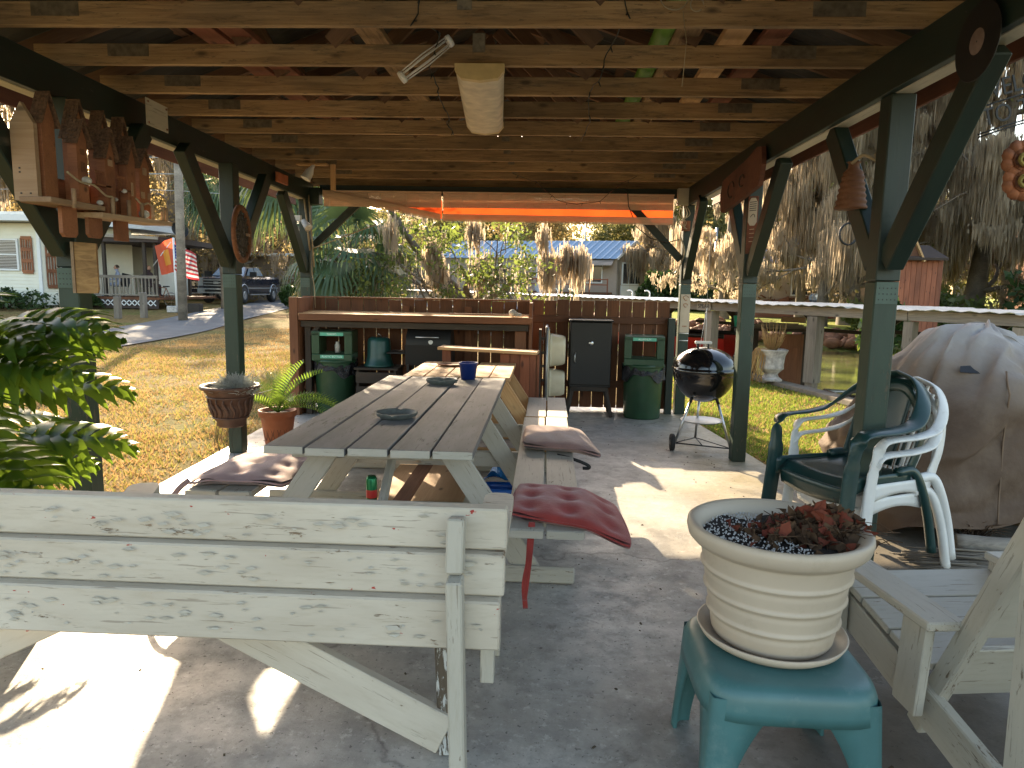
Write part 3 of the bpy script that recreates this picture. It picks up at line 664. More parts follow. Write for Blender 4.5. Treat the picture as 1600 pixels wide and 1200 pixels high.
for k, (x, r, lab) in enumerate(((-.385, .045, 'pale dotted ball at the right end of the bar shelf'), (-.335, .028, 'small pale shell on the bar shelf beside the dotted ball'), (-.30, .024, 'smallest shell on the bar shelf, against the end panel'))):
    m = MB(); m.lathe([(r*sin(t)*(1+.06*sin(t*7+k)), -r*cos(t)*.9) for t in np.linspace(.02, pi-.02, 10)], (x, 8.24-.02*k, 1.208+r), 14); tag(m.build('shell', M_stone, origin=(x, 8.24, 1.21)), lab, 'shell')

# recycling cans
def can(x, y, rz, lab, top, bot):
    o = thing('recycling_can', lab, 'trash can', (x, y, 0), rz, group='green recycling cans'); MM = Matrix.Translation((x, y, 0)) @ Matrix.Rotation(rz, 4, 'Z')
    R3 = MM.to_3x3()
    m = MB(); m.lathe([(0, .0), (.215, .0), (.22, .02), (.238, .55), (.243, .62), (.243, .64), (.23, .64), (.22, .5), (0, .06)], (x, y, 0), 36); m.build('barrel', M_cangreen, o)
    # liner folded over the edge
    m = MB()
    def lin(u, v):
        a = u*2*pi; r = .249+.010*sin(a*9+v*3)+.007*sin(a*17)+.012*v; dz = .62+.035*sin(a*2+1)+.012*sin(a*11)
        lower = .50+.05*sin(a*3+.6)+.02*sin(a*8)
        return Vector((x+r*cos(a), y+r*sin(a), dz*(1-v)+lower*v))
    m.grid(lin, 72, 6, True, True); m.build('liner', M_bag, o)
    # square hood with an open throat on front and back
    hz0, hz1, hw, hd = .66, 1.0, .235, .215
    m = MB()
    def hood_ring(z, s): return [MM @ Vector((sx*(hw-s)*1., sy*(hd-s), z)) for sx, sy in ((-1, -1), (1, -1), (1, 1), (-1, 1))]
    pr = []
    m2 = m
    # frame boxes around openings: sills, headers and side posts
    def bxl(c, d): 
        V = []
        for z in (-1, 1):
            for yy in (-1, 1):
                for xx in (-1, 1): V.append(MM @ Vector((c[0]+xx*d[0]/2*(1 if z < 0 else (1.0 if c[2] < .9 else 1.)), c[1]+yy*d[1]/2, c[2]+z*d[2]/2)))
        m.add(V, [(0, 2, 3, 1), (4, 5, 7, 6), (0, 1, 5, 4), (2, 6, 7, 3), (0, 4, 6, 2), (1, 3, 7, 5)])
    for s in (-1, 1):
        bxl((s*.19, 0, .855), (.09, .43, .25)); bxl((0, s*.205, .69), (.47, .02, .08)); bxl((0, s*.205, .965), (.47, .02, .045))
    bxl((0, 0, .985), (.468, .428, .03)); ob = m.build('hood', M_cangreen, o)
    md = ob.modifiers.new('b', 'BEVEL'); md.width = .008; md.segments = 2
    m = MB(); m.lathe([(.245, .62), (.255, .635), (.25, .66), (.20, .665)], (x, y, 0), 36); m.build('collar', M_cangreen, o)
    for z, s in ((.965, top), (.70, bot)):
        if s is None: continue
        M = MM @ face((0, -.2175, z), (1, 0, 0), (0, 0, 1)); m = MB(); m.prism([(-.135, -.019), (.135, -.019), (.135, .019), (-.135, .019)], .003, M); lb = m.build('label_strip', M_mint, o)
        text('lettering', s, .034, MM @ face((0, -.2195, z), (1, 0, 0), (0, 0, 1)), M_ltxt, lb, .0005, sx=.86)
    return o
can(-2.52, 8.38, .10, 'dark green recycling can under the left end of the bar shelf, lettered THANKS', 'THANKS', 'PLASTIC BOTTLES')
can(1.20, 8.62, -.12, 'dark green recycling can between the smoker cabinet and the green post, lettered ALUMINUM', 'ALUMINUM', None)
m = MB(); m.lathe([(0, 0), (.03, 0), (.034, .09), (.022, .11), (.022, .13), (0, .13)], (-2.50, 8.40, .73), 14); tag(m.build('bottle', M_wht, origin=(-2.50, 8.40, .73)), 'white capped bottle inside the left recycling can opening', 'bottle')

# smoker cabinet
SM = thing('smoker_cabinet', 'tall black smoker cabinet standing against the fence', 'smoker', (.56, 8.72, 0))
box('body', (.55, 8.74, .76), (.50, .40, .80), M_mblack, SM, bev=.01)
box('door', (.55, 8.525, .77), (.49, .03, .76), M_mblack, SM, bev=.008)
box('top_lip', (.55, 8.72, 1.168), (.53, .46, .018), M_mblack, SM, bev=.005)
m = MB(); m.lathe([(0, -.008), (.026, -.008), (.03, 0), (.026, .008), (0, .008)], (.55, 8.50, .90), 20, Matrix.Rotation(pi/2, 3, 'X')); g_ = m.build('thermometer', M_steel, SM)
m = MB(); m.tube([(.37, 8.51, .66), (.36, 8.475, .68), (.36, 8.475, .76), (.37, 8.51, .78)], .008, 8); m.build('handle', M_galv, SM)
for sx in (-1, 1):
    for sy in (-1, 1): board('leg', (.55+sx*.20, 8.72+sy*.15, .36), (.55+sx*.27, 8.72+sy*.20, 0), .045, .03, M_dark, SM, up=(0, 1, 0))
board('leg_rail', (.34, 8.56, .34), (.76, 8.56, .34), .06, .03, M_dark, SM, up=(0, 1, 0))
# double sink leaning on the fence
SK = thing('old_sink', 'old ivory double sink standing on end against the fence left of the smoker', 'sink', (.08, 8.7, 0))
def bowl(cz, h, M_):
    m = MB()
    def f(u, v):
        a = u*2*pi; k = (abs(cos(a))**4+abs(sin(a))**4)**-.25
        d = [0, .02, .16, .185, .19][min(4, int(v*4+.001))] if False else .19*(1-(1-v)**3) if False else 0
        prof = [(1.04, 0), (1., .0), (.96, .06), (.90, .15), (.80, .185), (.5, .19), (.001, .19)]
        t = v*6; i = min(5, int(t)); t -= i; s = prof[i][0]*(1-t)+prof[i+1][0]*t; dd = prof[i][1]*(1-t)+prof[i+1][1]*t
        return Vector((.06+dd, 8.62+.17*k*cos(a)*s, cz+h*k*sin(a)*s))
    m.grid(f, 32, 12, True, True); return m.build('bowl', M_sink, SK)
bowl(.80, .20, 0); bowl(.40, .17, 0)
m = MB(); m.prism([(8.40, .16), (8.86, .16), (8.86, 1.06), (8.40, 1.06)], .02, Matrix(((0, 0, 1, .045), (1, 0, 0, 0), (0, 1, 0, 0), (0, 0, 0, 1)))); m.build('deck', M_sink, SK)
m = MB(); m.tube([(.02, 8.40, .14), (.02, 8.40, 1.08), (.02, 8.86, 1.08)], .018, 8); m.build('rim', M_galv, SK)
m = MB()
for z in (.45, .62, .78, .95): m.box((-.03, 8.42, z), (.08, .02, .03))
m.box((-.06, 8.5, .58), (.03, .28, .95)); m.build('bracket_frame', M_dark, SK)
# propane bottle on a stump stand and barrel grill on a cart behind the table
PB = thing('green_pot', 'dark green metal pot with a bail handle standing upside down on a crate', 'pot', (-1.98, 8.35, .55))
m = MB(); m.lathe([(0, .93), (.10, .93), (.125, .91), (.135, .88), (.14, .70), (.16, .62), (.175, .60), (.175, .585), (0, .585)], (-1.98, 8.35, 0), 28); m.build('pot_body', plain('dark_teal_enamel', (.012, .06, .055), .35), PB)
m = MB(); m.tube([(-1.99, 8.31, .93), (-1.97, 8.28, .975), (-1.94, 8.30, .94)], .007, 6); m.build('handle', M_steel, PB)
CR = thing('wooden_crate', 'low dark plank crate under the green pot', 'crate', (-1.98, 8.38, 0))
for z in (.12, .29, .46): board('slat', (-2.22, 8.18, z), (-1.74, 8.18, z), .13, .02, M_dark, CR, up=(0, 1, 0))
board('top_board', (-2.24, 8.38, .565), (-1.72, 8.38, .565), .44, .025, M_dark, CR)
for x in (-2.2, -1.76): board('side', (x, 8.38, 0), (x, 8.38, .55), .38, .03, M_dark, CR, up=(1, 0, 0))
BG = thing('barrel_grill', 'black charcoal grill with a round thermometer behind the far table', 'grill', (-1.36, 8.35, 0))
m = MB()
def lidf(u, v): a = pi*u; return Vector((-1.62+.52*v, 8.34-.19*cos(a), .86+.20*sin(a)*(1 if 0 < u < 1 else 1)))
m.grid(lidf, 14, 6); 
for xx in (-1.62, -1.10): m.add([lidf(u/14, 0)+Vector((xx+1.62, 0, 0)) for u in range(15)], [tuple(range(15))])
m.build('lid', M_mblack, BG)
m = MB(); m.prism([(8.15, .86), (8.53, .86), (8.50, .62), (8.18, .62)], .54, Matrix(((0, 0, 1, -1.36), (1, 0, 0, 0), (0, 1, 0, 0), (0, 0, 0, 1)))); m.build('firebox', M_mblack, BG)
m = MB(); m.tube([(-1.50, 8.18, .95), (-1.50, 8.13, .955), (-1.24, 8.13, .955), (-1.24, 8.18, .95)], .009, 8); m.build('handle', M_steel, BG)
m = MB(); m.lathe([(0, -.01), (.034, -.01), (.036, 0), (0, .006)], (-1.33, 8.155, .885), 20, Matrix.Rotation(pi/2, 3, 'X')); m.build('thermometer', M_wht, BG)
m = MB(); m.tube([(-1.36, 8.34, 1.06), (-1.36, 8.34, 1.10)], .02, 10); m.tube([(-1.43, 8.34, 1.10), (-1.29, 8.34, 1.10)], .012, 8); m.build('vent_knob', M_dark, BG)
box('side_shelf', (-1.74, 8.34, .76), (.22, .34, .02), M_mblack, BG)
for xx in (-1.60, -1.12):
    for yy in (8.18, 8.5): board('leg', (xx, yy, 0), (xx, yy, .64), .03, .03, M_mblack, BG, up=(0, 1, 0))

# ================================================================== PICNIC TABLES
def picnic(name, lab, y0, y1, xl, xr, top, edge, leg, bench, frames, by0, by1, bl, brt, z=.76, byl=None, braces=True, lift=0):
    o = thing(name, lab, 'picnic table', ((xl+xr)/2, (y0+y1)/2, 0)); n = 5; g = .010; w = (xr-xl-g*(n-1))/n; c = (xl+xr)/2
    for i in range(n):
        xx = xl+w/2+i*(w+g); j0 = random.uniform(-.012, .012); zt = z-.019+random.uniform(-.003, .003)
        board('table_board', (xx, y0+j0, zt), (xx+random.uniform(-.004, .004), y1+random.uniform(-.01, .01), zt+lift), w, .038, top, o, bev=.004)
        if edge: board('board_end', (xx-w/2+.003, y0+j0-.0035, zt), (xx+w/2-.003, y0+j0-.0035, zt), .037, .006, edge, o, up=(0, 1, 0), bev=.001)
    for (a, b) in (bl, brt):
        if byl and (a, b) == bl: by0_, by0 = by0, byl
        else: by0_ = by0
        hw = (b-a-.012)/2
        for k in range(2):
            xx = a+hw/2+k*(hw+.012); board('bench_board', (xx, by0+random.uniform(-.01, .01), .421), (xx, by1, .421+random.uniform(-.004, .004)), hw, .038, bench, o, bev=.004)
            board('board_end', (xx-hw/2+.003, by0-.016, .421), (xx+hw/2-.003, by0-.016, .421), .037, .006, leg, o, up=(0, 1, 0), bev=.001)
        by0 = by0_
    ol, orr = bl[0]+.10, brt[1]-.08
    for fy in frames:
        board('leg', (c-.27, fy, z-.05), (c-.72, fy, .045), .125, .036, leg, o, up=(0, 1, 0))
        board('leg', (c+.36, fy, z-.05), (c+.80, fy, .045), .125, .036, leg, o, up=(0, 1, 0))
        board('crossbar', (bl[0]+.03, fy+.038, .345), (brt[1]-.03, fy+.038, .345), .11, .036, leg, o, up=(0, 1, 0))
        board('cleat', (xl+.03, fy+.037, z-.085), (xr-.03, fy+.037, z-.085), .085, .034, leg, o, up=(0, 1, 0))
        board('foot_rail', (bl[0]-.02, fy-.04, .05), (brt[1]-.02, fy-.04, .05), .09, .036, leg, o, up=(0, 1, 0), bev=.01)
        if braces: board('brace', (c-.02, fy+.06, .33), (c-.02, fy+.55*(1 if fy < (y0+y1)/2 else -1), z-.06), .085, .034, leg, o, up=(1, 0, 0))
    return o
PT1 = picnic('picnic_table', 'near long picnic table with weathered grey top and white legs', 3.33, 6.12, -1.37, -.335, M_tabtop, M_white2, M_white2, M_white2, (3.62, 4.85, 5.85), 3.17, 6.05, (-1.92, -1.56), (-.165, .205), byl=3.62)
PT2 = picnic('picnic_table', 'far picnic table of newer tan pine, its top lit by the sun', 6.16, 7.36, -1.25, -.30, M_newtop, None, M_newwood, M_white2, (6.35, 7.15), 6.08, 7.15, (-1.92, -1.56), (-.155, .215), z=.762)
board('stretcher', (-.84, 3.9, .27), (-.84, 5.8, .27), .09, .038, M_brown, PT1, up=(0, 0, 1)); board('under_shelf', (-.84, 3.95, .105), (-.84, 5.7, .105), .62, .02, M_newtop, PT1)
CB = thing('plank_stand', 'reddish wooden stand with a bright plank top at the end of the far table', 'stand', (-.55, 7.5, 0))
board('top_plank', (-1.12, 7.52, .898), (-.07, 7.43, .872), .27, .03, M_newtop, CB)
for k in range(4): board('panel_board', (-.42+k*.105, 7.44, 0), (-.42+k*.105, 7.44, .85), .10, .02, M_reddish, CB, up=(0, 1, 0))
board('leg', (-1.05, 7.5, 0), (-1.05, 7.5, .87), .09, .04, M_reddish, CB, up=(0, 1, 0))
board('panel_board', (-.085, 7.47, 0), (-.085, 7.47, .85), .08, .02, M_brown, CB, up=(1, 0, 0))
# cushions
def cushion(name, lab, cat, pts, th, mat, z, tu=3, drape=None, puff=1.):
    """pts: four corners (x,y) counter-clockwise from near-left; z support height"""
    a, b, c, d = [Vector((p[0], p[1], 0)) for p in pts]; ctr = (a+b+c+d)/4
    def sh(u, v, side):
        e = .10; uu = min(1, max(0, u)); vv = min(1, max(0, v))
        # rounded corners
        du, dv = (uu-.5)*2, (vv-.5)*2; k = 1-.07*(abs(du)*abs(dv))**3
        du *= k; dv *= k; pu, pv = du/2+.5, dv/2+.5
        p = (a*(1-pu)+b*pu)*(1-pv)+(d*(1-pu)+c*pu)*pv
        edge = (1-abs(du)**5)*(1-abs(dv)**5); t = .5*th*(max(0, edge)**.45)
        dim = 1.
        if tu:
            for i in range(tu):
                for j in range(tu):
                    q = ((i+.5)/tu-pu)**2+((j+.5)/tu-pv)**2; dim -= .62*exp(-q*tu*tu*16)
        dim = max(.22, dim)*(1+.05*sin(pu*23+pv*5)); zz = z+.5*th+side*t*dim*puff+(drape(p.x, p.y) if drape else 0)
        if side < 0: zz = z+.5*th-t+(drape(p.x, p.y) if drape else 0)
        return Vector((p.x, p.y, zz))
    m = MB(); m.grid(lambda u, v: sh(u, v, 1), 36, 36); m.grid(lambda u, v: sh(1-u, v, -1), 18, 18)
    o = thing(name, lab, cat, (ctr.x, ctr.y, z)); m.build('cover', mat, o)
    q = [sh(u, v, 0)+Vector((0, 0, 0)) for u, v in [(t, 0) for t in np.linspace(0, 1, 14)]+[(1, t) for t in np.linspace(0, 1, 14)]+[(1-t, 1) for t in np.linspace(0, 1, 14)]+[(0, 1-t) for t in np.linspace(0, 1, 14)]]
    m = MB(); m.tube(q, .006, 6, closed=True); m.build('piping', mat, o); return o
cp = cushion('seat_cushion', 'faded pink tufted cushion on the left bench of the near table', 'cushion', [(-1.95, 3.66), (-1.40, 3.66), (-1.38, 4.22), (-1.90, 4.28)], .085, M_cpink, .441, 3, lambda x, y: -.05*ss(-1.55, -1.25, x)-.03*ss(-1.80, -1.95, x))
m = MB(); m.sweep(crom([(-1.94, 3.70, .47), (-1.98, 3.66, .43), (-2.02, 3.64, .36), (-2.01, 3.64, .30)]), rsec(.03, .006), (0, 1, 0)); m.build('tie', M_cpink, cp)
cr_ = cushion('seat_cushion', 'brick red tufted cushion hanging over the near end of the right bench', 'cushion', [(-.16, 3.28), (.43, 3.10), (.40, 3.66), (-.13, 3.78)], .075, M_cred, .441, 3, lambda x, y: -.075*ss(.17, .46, x)-.02*ss(3.4, 3.1, y))
m = MB()
m.sweep(crom([(-.045, 3.22, .46), (-.05, 3.17, .38), (-.055, 3.155, .28), (-.07, 3.15, .18), (-.062, 3.15, .06)]), rsec(.024, .004), (0, 1, 0)); m.sweep(crom([(-.035, 3.22, .46), (-.04, 3.165, .36), (-.052, 3.15, .22), (-.066, 3.145, .10)]), rsec(.018, .004), (0, 1, 0)); m.build('tie', M_cred, cr_)
cm = cushion('seat_cushion', 'brown mauve flat cushion with a black strap, across the middle of the right bench', 'cushion', [(-.14, 4.72), (.41, 4.62), (.30, 5.30), (-.14, 5.36)], .085, M_cmauve, .441, 0, lambda x, y: -.045*ss(.2, .45, x))
m = MB(); m.sweep(crom([(.10, 4.66, .44), (.22, 4.60, .425), (.30, 4.59, .395), (.31, 4.59, .375), (.27, 4.60, .37)]), rsec(.022, .005), (0, 1, 0)); m.build('strap', M_mblack, cm)
# things on the tables
def ashtray(x, y, z, rx, ry, h, lab, mat=M_ash):
    m = MB()
    pr = [(0, 0), (.72, 0), (.86, .3), (1., .95), (1.0, 1.), (.95, 1.), (.82, .55), (.70, .28), (0, .24)]
    def f(u, v):
        t = v*(len(pr)-1); i = min(len(pr)-2, int(t)); t -= i; r = pr[i][0]*(1-t)+pr[i+1][0]*t; zz = pr[i][1]*(1-t)+pr[i+1][1]*t; a = u*2*pi
        notch = .25*max(0, cos(a*4))**12 if r > .9 else 0
        return Vector((x+rx*r*cos(a), y+ry*r*sin(a), z+h*(zz-notch)))
    m.grid(f, 40, 24, True, True); return tag(m.build('ashtray', mat, origin=(x, y, z)), lab, 'ashtray')
ashtray(-.885, 4.16, .762, .128, .125, .038, 'grey oval ashtray on the middle of the near table')
ashtray(-.83, 5.66, .762, .13, .10, .042, 'grey ridged ashtray near the far end of the near table')
ashtray(-.93, 6.98, .766, .15, .11, .018, 'flat grey dish on the sunlit far table', M_brown)
BK = thing('blue_bucket', 'small dark blue plastic bucket between the two tables', 'bucket', (-.66, 6.05, .76))
m = MB(); m.lathe([(0, .762), (.062, .762), (.079, .895), (.084, .897), (.084, .906), (.074, .906), (.060, .775), (0, .775)], (-.655, 6.02, 0), 28); m.build('bucket_wall', M_bluep, BK)
GC = thing('green_can', 'green drink can standing below the near table', 'can', (-.93, 3.95, .31))
m = MB(); m.lathe([(0, .27), (.027, .27), (.030, .285), (.030, .405), (.022, .42), (0, .418)], (-.93, 3.72, .10), 20); m.build('can_body', plain('green_can_paint', (.01, .16, .06), .25, .5, bump=0), GC)
m = MB(); m.lathe([(.0305, .30), (.0308, .33), (.0305, .345)], (-.93, 3.72, .10), 20); m.build('red_band', M_redp, GC)
box('crate_support', (-.93, 3.72, .185), (.10, .10, .37), M_dark, None) if False else None
tag(board('short_block', (-.93, 3.72, 0), (-.93, 3.72, .368), .10, .10, M_brown, up=(0, 1, 0)), 'short upright wood block carrying the green can under the table', 'block')
m = MB()
def tubf(u, v):
    pr = [(0, 0), (.8, 0), (.95, .4), (1., 1.), (.97, 1.), (.9, .35), (0, .1)]; t = v*6; i = min(5, int(t)); t -= i; r = pr[i][0]*(1-t)+pr[i+1][0]*t; zz = pr[i][1]*(1-t)+pr[i+1][1]*t
    a = u*2*pi; k = (abs(cos(a))**5+abs(sin(a))**5)**-.2; return Vector((-.29+.14*r*k*cos(a), 4.95+.10*r*k*sin(a), .122+.13*zz))
m.grid(tubf, 32, 12, True, True); tb = thing('blue_tub', 'bright blue plastic tub on the floor between the table legs', 'tub', (-.29, 4.95, 0))
for v_ in range(len(m.v)): m.v[v_] = (m.v[v_][0], m.v[v_][1], m.v[v_][2]-.12)
m.build('tub_body', M_bluet, tb)
m = MB(); m.grid(lambda u, v: Vector((-.31+(u-.5)*.24, 4.98+(v-.5)*.16, .15+.09*sin(u*pi)*(1+.5*sin(v*5+u*7)))), 10, 8); m.build('crumpled_film', plain('blue_film', (.02, .18, .5), .2, bump=.5, dist=.01), tb)

# ================================================================== FOREGROUND BENCH
BN = thing('slatted_bench', 'white slatted bench with peeling paint seen from behind, in the left foreground', 'bench', (-1.2, 2.3, 0))
for i, (z, y, xe) in enumerate(((.808, 2.145, -.105), (.674, 2.105, -.108), (.530, 2.062, -.118))):
    board('back_slat', (-2.7, y, z), (xe, y, z-.002), .132 if z > .6 else .154, .062, M_white, BN, up=(0, 1, -.03), bev=.006)
for x in (-.30, -2.35):
    board('back_support', (x+.045, 2.06, .862), (x+.045, 2.03, .70), .052, .075, M_white2, BN, up=(0, 1, 0), bev=.006)
    board('back_support', (x+.05, 1.985, .70), (x+.065, 2.0, .0), .048, .075, M_white2, BN, up=(0, 1, 0), bev=.006)
    board('leg', (x-.02, 2.24, .43), (x+.005, 2.20, 0), .05, .09, M_heavy, BN, up=(0, 1, 0))
    board('front_leg', (x+.12, 2.86, 0), (x+.12, 2.86, .62), .09, .038, M_white2, BN, up=(1, 0, 0))
board('seat_stub', (-.165, 2.20, .26), (-.165, 2.20, .46), .045, .06, M_white2, BN, up=(0, 1, 0))
for j in range(3): board('seat_slat', (-2.6, 2.32+j*.155, .40), (-.2, 2.32+j*.155, .40), .14, .036, M_white2, BN)
board('brace', (-1.06, 2.22, .425), (-.30, 2.17, .075), .14, .038, M_white, BN, up=(0, 1, 0))
board('brace', (-1.66, 2.22, .425), (-2.45, 2.17, .045), .14, .038, M_white, BN, up=(0, 1, 0))
for x, dx in ((-.17, 0), (-1.55, .22)):
    m = MB(); w = .058
    pts = [(-w, -.3), (w, -.3), (w, .27), (w*.8, .30), (w*.4, .315), (-w*.4, .315), (-w*.8, .30), (-w, .27)]
    M = Matrix.Translation((x, 2.50, .70)) @ Matrix.Rotation(dx*1.5, 4, 'Z'); m.prism(pts, .036, M); m.build('armrest', M_white, BN)
def flakes(parent, n, yz, mat_):
    m = MB()
    for _ in range(n):
        x = random.uniform(-2.1, -.15); y, z = random.choice(yz); z += random.uniform(-.05, .05)
        s = random.uniform(.004, .018); a = random.uniform(-.4, .4); cx = Vector((x, y-.022, z))
        p = [cx+Vector((s*cos(t+a)*1.6, -random.uniform(.001, .008), s*.5*sin(t+a))) for t in (0, 1.5, 3.1, 4.6)]; m.add(p, [(0, 1, 2, 3)])
    o = m.build('paint_flakes', mat_, parent); tag(o, kind='stuff')
flakes(BN, 170, ((2.123, .808), (2.088, .674), (2.050, .530)), M_white2)

# ================================================================== STOOL, SAUCER, POT
ST = thing('plastic_stool', 'teal green plastic stool carrying the big beige flower pot', 'stool', (.755, 2.17, 0)); sa = -.01
SMt = Matrix.Translation((.755, 2.17, 0)) @ Matrix.Rotation(sa, 4, 'Z')
m = MB()
def superq(u, r, e=5): a = u*2*pi; k = (abs(cos(a))**e+abs(sin(a))**e)**(-1/e); return r*k*cos(a), r*k*sin(a)
def sto(u, v):
    pr = [(.0, .418), (.80, .418), (.95, .414), (1.02, .40), (1.06, .375), (1.08, .315), (1.05, .315), (1.02, .37), (.9, .398), (0, .40)]
    t = v*(len(pr)-1); i = min(len(pr)-2, int(t)); t -= i; s = pr[i][0]*(1-t)+pr[i+1][0]*t; z = pr[i][1]*(1-t)+pr[i+1][1]*t; x, y = superq(u, .245*s); return SMt @ Vector((x, y, z))
m.grid(sto, 64, 18, True, True); m.build('top', M_teal, ST)
for sx in (-1, 1):
    for sy in (-1, 1):
        m = MB()
        def lg(u, v, sx=sx, sy=sy):
            # L-shaped tapering leg: outer corner follows the stool corner
            w = .135*(1-v)**2.2+.066; pr = [(-w, 0), (-w*.5, .004), (-.025, .0), (-.004, -.006), (0, -.025), (.004, -w*.5), (0, -w), (-.012, -w), (-.014, -.035), (-.035, -.016), (-w, -.012)]
            t = u*len(pr); i = int(t) % len(pr); p = pr[i]; c = .242+.022*v; z = .376*(1-v); return SMt @ Vector((sx*(c+p[0]), sy*(c+p[1]), z))
        m.grid(lg, 11, 12, True, True); m.build('leg', M_teal, ST)
PO = thing('flower_pot', 'large beige ribbed plastic flower pot with a withered plant on the teal stool', 'flower pot', (.76, 2.22, .43))
pc = (.76, 2.225, 0)
m = MB(); m.lathe([(0, .424), (.20, .424), (.222, .440), (.234, .462), (.229, .464), (.215, .447), (.19, .434), (0, .434)], pc, 56)
tag(m.build('saucer', M_pot, origin=(.76, 2.225, .424)), 'beige round saucer with a chipped rim under the big flower pot', 'saucer')
m = MB(); pr = [(0, .436), (.176, .436), (.184, .445)]
for z in np.linspace(.452, .715, 56):
    r = .187+(z-.445)*.185
    for zr_ in (.515, .585, .655): r += .0085*exp(-((z-zr_)/.006)**2)-.003*exp(-((z-zr_+.016)/.008)**2)
    pr.append((r, z))
pr += [(.246, .722), (.262, .728), (.276, .742), (.283, .765), (.281, .781), (.272, .786), (.258, .782), (.240, .768), (.232, .745), (.225, .70), (.2, .70)]
m.lathe(pr, pc, 72); m.build('pot_wall', M_pot, PO)
m = MB(); m.grid(lambda u, v: Vector((pc[0]+.238*v*cos(u*2*pi), pc[1]+.238*v*sin(u*2*pi), .738+.010*sin(u*31+v*9)*v+.006*cos(u*57)*v)), 48, 8, True, True); m.build('soil', M_soil, PO)
V = []; m = MB()
for _ in range(650):
    a, r = random.uniform(1.6, 5.2), .235*sqrt(random.random()); s = random.uniform(.0008, .0028); p = Vector((pc[0]+r*cos(a), pc[1]+r*sin(a), .748)); m.box(p, (s*2, s*2, s*1.6), (random.random()*3, random.random()*3, 0))
tag(m.build('perlite', M_perl, PO), kind='stuff')
def dryleaves(n, mat, nm, cx, cy, sx, sy, z0, hz, parent, smin=.02, smax=.045):
    m = MB()
    for _ in range(n):
        c = Vector((random.gauss(cx, sx), random.gauss(cy, sy), z0)); 
        if parent is PO:
            d = Vector((c.x-pc[0], c.y-pc[1], 0)); 
            if d.length > .262: d = d.normalized()*.262; c.x, c.y = pc[0]+d.x, pc[1]+d.y
        h = hz*exp(-((c.x-cx)**2/(2*sx*sx)+(c.y-cy)**2/(2*sy*sy)))*random.random()**.6; c.z += h
        s = random.uniform(smin, smax); e = Euler((random.uniform(0, 6), random.uniform(0, 6), random.uniform(0, 6))).to_matrix(); cu = random.uniform(-1.5, 1.5)
        def lf(u, v): w = s*.5*sin(pi*min(.97, max(.03, v)))*(1+.25*sin(v*17)); return c+e @ Vector(((u-.5)*w*2, (v-.5)*s*1.8, s*cu*(v-.5)**2+s*.5*abs(u-.5)*cos(v*9)))
        m.grid(lf, 3, 5)
    return m.build(nm, mat, parent)
tag(dryleaves(210, M_dry, 'withered_leaves', .93, 2.27, .085, .06, .745, .085, PO), kind='stuff'); tag(dryleaves(60, M_dryred, 'red_withered_leaves', .92, 2.25, .095, .06, .750, .085, PO), kind='stuff')
tag(dryleaves(60, M_dry, 'withered_leaves', .80, 2.19, .07, .05, .745, .05, PO), kind='stuff'); tag(dryleaves(22, M_dryred, 'red_withered_leaves', .78, 2.19, .08, .05, .748, .05, PO), kind='stuff')
m = MB()
for _ in range(90):
    c = Vector((random.gauss(.90, .09), random.gauss(2.25, .06), .745)); d = Vector((random.gauss(0, .06), random.gauss(0, .05), random.uniform(.01, .06))); m.tube([c, c+d*.5+Vector((0, 0, .012)), c+d], .0014, 4)
tag(m.build('dry_stems', M_dry, PO), kind='stuff')

PO.location.z += .012; PO.scale = (1, 1, 1.07); ST.scale = (1, 1, 1.03)
for o_ in C.objects:
    if o_.name.startswith('saucer'): o_.location.z += .012
# ================================================================== WHITE GARDEN CHAIR (right foreground)
AC = thing('wooden_garden_chair', 'white wooden garden chair with a steep slanted back at the right edge', 'chair', (1.6, 2.6, 0))
xs, xe = 1.30, 1.90
for x_ in (xs, xe): board('side_rail', (x_, 2.88, .30), (x_+.02, 1.86, .045), .145, .04, M_white2, AC, up=(1, 0, 0), bev=.005)
for j in range(3): board('seat_slat', (xs-.03, 2.80-j*.182, .395-j*.036), (xe+.03, 2.80-j*.182, .395-j*.036), .176, .028, M_white2, AC, up=(0, -.2, 1))
board('front_apron', (xs-.03, 2.905, .315), (xe+.03, 2.905, .315), .13, .03, M_white2, AC, up=(0, 1, 0))
for x_ in (xs-.045, xe+.045): board('front_leg', (x_, 2.84, 0), (x_, 2.84, .485), .09, .04, M_white2, AC, up=(1, 0, 0))
for x_ in (xs+.035, xe-.035): board('back_post', (x_, 2.42, .05), (x_, 1.88, 1.22), .075, .045, M_white2, AC, up=(1, 0, 0), bev=.006)
for x_ in (xs-.01, xe+.01): board('prop_leg', (x_, 1.90, .0), (x_, 1.93, 1.02), .085, .085, M_white2, AC, up=(1, 0, 0), bev=.006)
for j in range(4):
    t = .20+j*.235; y = 2.42-.54*t+.045; z = .05+1.17*t; board('back_slat', (xs+.06, y, z), (xe-.06, y, z), .24, .022, M_white2, AC, up=(0, .9, .42))
for x_ in (xs-.03, xe+.03): board('armrest', (x_, 2.84, .503), (x_, 2.24, .503), .135, .032, M_white2, AC, bev=.006)
for x_ in (xs-.055, xe+.055): board('arm_support', (x_, 2.36, .16), (x_, 2.34, .485), .12, .035, M_white2, AC, up=(1, 0, 0))
AC.rotation_euler.z = .13; AC.location = (1.59, 2.60, 0)
